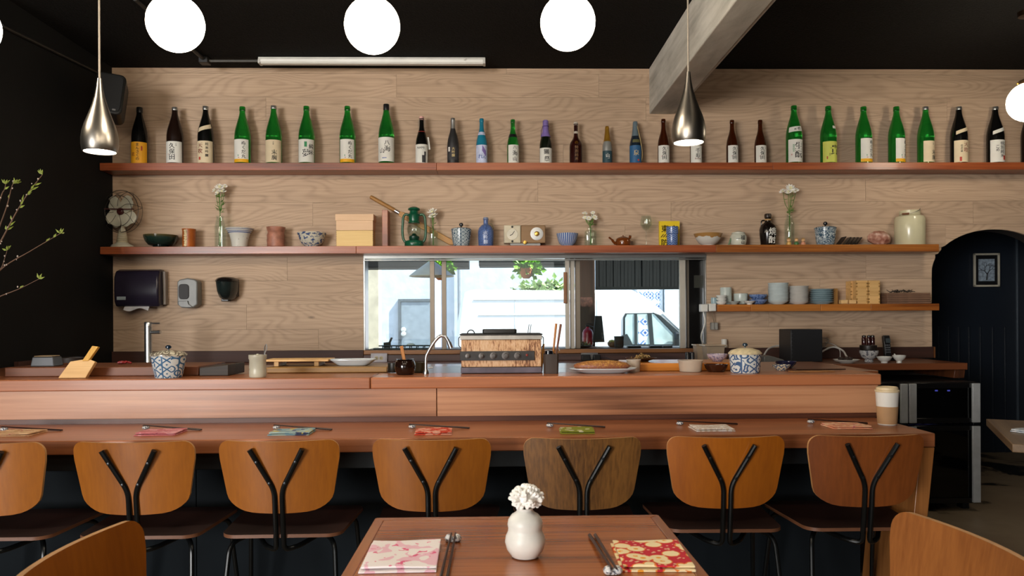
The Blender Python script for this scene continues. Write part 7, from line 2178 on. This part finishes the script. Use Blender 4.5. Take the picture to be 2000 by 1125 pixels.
# paper coffee cup
p = atz(1733, 829, ZB)
s = mpp(p.y)
t = thing('coffee_cup', 'white takeaway paper cup with a brown sleeve and lid at the counter end', 'cup', (p.x, p.y, ZB + .0005))
MB().lathe([(0, 0), (17 * s, 0), (17.5 * s, 1 * s), (21.5 * s, 64 * s), (0, 64 * s)], 32).build('cup_body', pbr('white_paper_cup', '#d9d5cd', .55, mottle=.02), t)
MB().lathe([(17.9 * s, 2 * s), (20.3 * s, 36 * s), (19.6 * s, 36 * s), (17.2 * s, 2 * s)], 32, close=True).build('sleeve', pbr('kraft_sleeve', '#a9835c', .75, mottle=.04), t)
MB().lathe([(0, 64.2 * s), (22.5 * s, 64.2 * s), (23 * s, 66 * s), (22.5 * s, 68 * s), (20.5 * s, 69 * s), (20 * s, 73 * s), (18 * s, 74.5 * s), (16 * s, 72 * s), (0, 72 * s)], 32).build('lid', pbr('cream_lid', '#cdb893', .45, mottle=.03), t)

# ------------------------------------------------------------------ small table in front
ZT = at(1009, 1008, 1.70).z
TX0, TX1, TY0, TY1 = at(733, 1008, 1.70).x, at(1286, 1008, 1.70).x, 1.06, 1.70
t = thing('dining_table', 'small walnut dining table laid for two in front of the bar', 'table', ((TX0 + TX1) / 2, (TY0 + TY1) / 2, 0))
hw_, hd_ = (TX1 - TX0) / 2, (TY1 - TY0) / 2
MB().box((0, 0, ZT - .014), (2 * hw_ - .044, 2 * hd_ - .044, .028)).build('top_panel', TABLEW, t, bevel=.001)
EDGEW = wood('table_edge_timber', '#96572f', '#6b371a', 'X', 1.0, .28, fig=.2, grain=.4, coat=.35)
EDGEY = wood('table_edge_timber_side', '#96572f', '#6b371a', 'Y', 1.0, .28, fig=.2, grain=.4, coat=.35)
for sy in (-1, 1):
    MB().prism([(-hw_, sy * hd_), (hw_, sy * hd_), (hw_ - .0215, sy * (hd_ - .0215)), (-hw_ + .0215, sy * (hd_ - .0215))], 'Z', ZT - .034, ZT).build('edge_band', EDGEW, t, bevel=.002)
for sx in (-1, 1):
    MB().prism([(sx * hw_, -hd_ + .0006), (sx * hw_, hd_ - .0006), (sx * (hw_ - .0215), hd_ - .0222), (sx * (hw_ - .0215), -hd_ + .0222)], 'Z', ZT - .034, ZT).build('edge_band', EDGEY, t, bevel=.002)
MB().tube([(0, 0, .02), (0, 0, ZT - .035)], .032, 16).build('pedestal', BLACKM, t)
MB().box((0, 0, .01), (.42, .42, .02)).build('foot_plate', BLACKM, t, bevel=.006)
MB().box((0, 0, ZT - .0325), (.3, .3, .008)).build('mount_plate', BLACKM, t)
def on_t(px, py): 
    p = atz(px, py, ZT)
    return Vector((p.x, p.y, ZT + .0005))
a, b, c_, d_ = on_t(727, 1064), on_t(864, 1064), on_t(856, 1120), on_t(692, 1120)
cen = (a + b + c_ + d_) / 4
napkin('white and pink blossom napkin on the left of the small table', (cen.x, cen.y, ZT + .0004), (b.x - a.x) * .98, a.y - d_.y, 0.02, cloth_mat('pink_blossom_cloth', 'blotch', ['#f4ecec', '#eec0d0', '#e2608a']), 'napkins on the small table', 2, .0022)
a, b, c_, d_ = on_t(1190, 1064), on_t(1325, 1066), on_t(1362, 1116), on_t(1210, 1118)
cen = (a + b + c_ + d_) / 4
napkin('red napkin with yellow and white chrysanthemums on the right of the small table', (cen.x, cen.y, ZT + .0004), (b.x - a.x) * .97, a.y - d_.y, -.03, cloth_mat('red_flower_cloth', 'flowers', ['#c81e34', '#f6e2b4', '#f0a434', '#e88430']), 'napkins on the small table', 2, .0022)
NEAR[:] = [1, 'outer']
def bow_rest(c, rot, of):
    mb = MB()
    for sx in (-1, 1):
        mb.ball((sx * .0085, 0, .007), 1, (.0085, .011, .0075), 14, 8, rot=Matrix.Rotation(sx * .35, 3, 'Y'))
    mb.box((0, 0, .004), (.012, .014, .006))
    o = mb.build('chopstick_rest', REST, None, c, rot)
    tag(o, f'small bow-shaped grey and white chopstick rest {of}', 'chopstick rest', 'bow-shaped rests on the small table')
r_ = on_t(885, 1058)
bow_rest(r_, 0.05, 'at the left place of the small table')
e_ = on_t(872, 1130)
stick_pair(Vector((r_.x, r_.y, 0)), Vector((e_.x - .004, e_.y - .03, 0)), ZT, .0135, 'at the left place of the small table', .0085)
r2 = on_t(1197, 1122)
bow_rest(r2, 0.1, 'at the right place of the small table')
e2 = on_t(1157, 1049)
stick_pair(Vector((r2.x, r2.y, 0)), Vector((e2.x, e2.y, 0)), ZT, .0135, 'at the right place of the small table', .0085, (.0040, .0025))
# gourd vase with one white flower
p = on_t(1026, 1088)
s = mpp(p.y)
t = thing('gourd_vase', 'white gourd-shaped stoneware vase with one white flower on the table', 'vase', p)
MB().vessel([(20 * s, 0), (26 * s, 2 * s), (36 * s, 16 * s), (39.5 * s, 30 * s), (38 * s, 41 * s), (34 * s, 50 * s), (33 * s, 56 * s), (34.5 * s, 64 * s), (33 * s, 73 * s), (27 * s, 82 * s), (18 * s, 88 * s), (15.5 * s, 92 * s), (16.5 * s, 96 * s)], 3 * s, 40).build('vase_body', pbr('white_stoneware', '#e3e1d9', .4, mottle=.05, mscale=18, bump=.06), t)
fl = thing('x', 'x', 'x')
bpy.data.objects.remove(fl)
MB().tube([(0, 0, 20 * s), (2 * s, 0, 112 * s)], 2.2 * s, 8).build('stem', STEMG, t)
hb_ = MB().ball((0, 0, 0), 7 * s, (1, 1, 1.1), 12, 8).build('blossom_heart', PETALC, t, (3 * s, 0, 111 * s))
hb2 = MB().ball((0, 0, 0), 21 * s, (1.15, 1, .85), 20, 12).build('inner_petals', PETAL, t, (3 * s, 0, 114 * s))
for k in range(240):
    el = math.radians(RND.choice([-34, -20, -8, 4, 16, 28, 40, 52, 64, 78, 86]) + RND.uniform(-6, 6))
    a = RND.uniform(0, 2 * PI)
    d = Vector((math.cos(a) * math.cos(el), math.sin(a) * math.cos(el), math.sin(el)))
    ln = RND.uniform(.86, 1.06) * (35 if el > -.1 else 30) * s * (1 - .25 * max(0, math.sin(el)))
    ax = d.orthogonal().normalized()
    mb = MB()
    mb.tube([d * 5 * s, d * ln * .6 + Vector((0, 0, .8 * s)), d * ln * .92 + Vector((0, 0, 1.5 * s)), d * ln + Vector((0, 0, 2.2 * s))], [1.5 * s, 3.0 * s, 4.2 * s, 2.4 * s], 5)
    mb.build('petal', PETAL, t, (3 * s, 0, 113 * s))

# ------------------------------------------------------------------ blossoming branches at the left, table at the right
vz = thing('branch_vase', 'tall dark vase of budding branches standing at the left end of the bar', 'vase', (-2.32, 3.02, ZB + .0005))
MB().vessel([(.06, 0), (.075, .01), (.08, .16), (.06, .24), (.045, .27), (.05, .29)], .005, 28).build('vase_body', pbr('dark_vase_glaze', '#25221f', .3), vz)
TWIG = pbr('brown_twig', '#5d4330', .7, mottle=.15)
LEAFM = mat_leaf('young_willow_leaf', '#71802f', '#a3ad5c')
BUD = pbr('pale_pink_bud', '#a79a90', .6)
O = vz.location
def twig(pts, Y, r0, leaves, buds):
    P = [Vector((0, 0, .02)), Vector((RND.uniform(-.02, .02), 0, .29))] + [Vector((at(x, y, Y).x - O.x, Y - O.y, at(x, y, Y).z - O.z)) for x, y in pts]
    q = bez(P, 8)
    n = len(q)
    b = MB().tube(q, [r0 * (1 - .75 * i / n) for i in range(n)], 6).build('branch', TWIG, vz)
    for k in range(leaves):
        i = int(n * RND.uniform(.55, .99)); i = min(i, n - 2)
        lm = MB()
        d = (q[i + 1] - q[i]).normalized()
        leafcard(lm, (0, 0, 0), RND.uniform(.018, .034), RND.uniform(.006, .01), (d.x + RND.uniform(-.9, .9), RND.uniform(-.6, .6), d.z + RND.uniform(-.5, .8)), (0, 1, .2))
        lm.build('leaf', LEAFM, b, q[i], smooth=0)
    for k in range(buds):
        i = min(int(n * RND.uniform(.5, .95)), n - 2)
        MB().ball((0, 0, 0), RND.uniform(.0018, .0034), (1, 1, 1.3), 8, 6).build('bud', BUD, b, q[i] + Vector((RND.uniform(-.008, .008), 0, RND.uniform(-.004, .008))))
    for k in range(4):
        lm = MB()
        leafcard(lm, (0, 0, 0), .024, .008, (RND.uniform(-.8, .8), RND.uniform(-.4, .4), RND.uniform(.1, 1)), (0, 1, .2))
        lm.build('leaf', LEAFM, b, q[-1], smooth=0)
twig([(-50, 560), (0, 474), (30, 418), (56, 376), (83, 341)], 2.98, .005, 14, 10)
twig([(-55, 600), (0, 528), (60, 490), (118, 456)], 3.02, .0045, 3, 5)
twig([(-40, 600), (0, 579), (38, 564), (76, 545)], 2.95, .004, 1, 3)
twig([(-45, 560), (0, 440), (14, 400), (24, 362), (30, 358)], 3.04, .004, 5, 6)
twig([(-40, 520), (0, 390), (8, 372), (11, 360)], 3.0, .004, 3, 2)
twig([(-40, 580), (0, 527), (8, 508), (14, 489)], 2.93, .003, 0, 2)
p1, p2 = atz(1926, 818, .735), atz(1977, 867, .735)
u_ = Vector((p1.x - p2.x, p1.y - p2.y)); L = u_.length
ang = math.atan2(u_.y, u_.x)
# the table's near corner is p2, one side runs to p1
Tt = thing('side_table', 'dark-edged tan table seen at the right beyond the counter', 'table', (0, 0, 0))
W_ = .72
rx = Vector((u_.y, -u_.x)) / L
cx_, cy_ = (p1.x + p2.x) / 2 + rx.x * W_ / 2, (p1.y + p2.y) / 2 + rx.y * W_ / 2
Tt.location = (cx_, cy_, 0); Tt.rotation_euler = (0, 0, ang)
MB().box((0, 0, .72), (L, W_, .03)).build('top_panel', wood('tan_table_timber', '#7a6248', '#5a4633', 'X', 1.0, .4), Tt, bevel=.003)
MB().tube([(0, 0, .02), (0, 0, .705)], .03, 14).build('pedestal', BLACKM, Tt)
MB().box((0, 0, .01), (.4, .4, .02)).build('foot_plate', BLACKM, Tt, bevel=.005)
p = atz(2000, 845, .7356)
napkin('pale folded napkin on the tan table at the right edge', (p.x + .05, p.y, .7360), .13, .12, .4, cloth_mat('pale_blue_cloth', 'check', ['#cfd6dc', '#b4c0cc', '#e4e7ea']), 'napkin on the side table')
# unseen opal globes added overhead to brighten the table and the bar chairs
for gx, gy in ((-1.29, 1.75), (-0.45, 1.72), (0.34, 1.75), (-1.29, .35), (-0.45, .32), (0.34, .35)):
    g0 = [o for o in bpy.data.objects if o.name.startswith('globe_lamp')][0]
    dup(g0, (gx, gy, g0.location.z), None, f"added unseen opal globe over the room, {'row nearer the bar' if gy > 1 else 'row behind'}, {'first' if gx < -1 else 'second' if gx < 0 else 'third'} from the black wall")
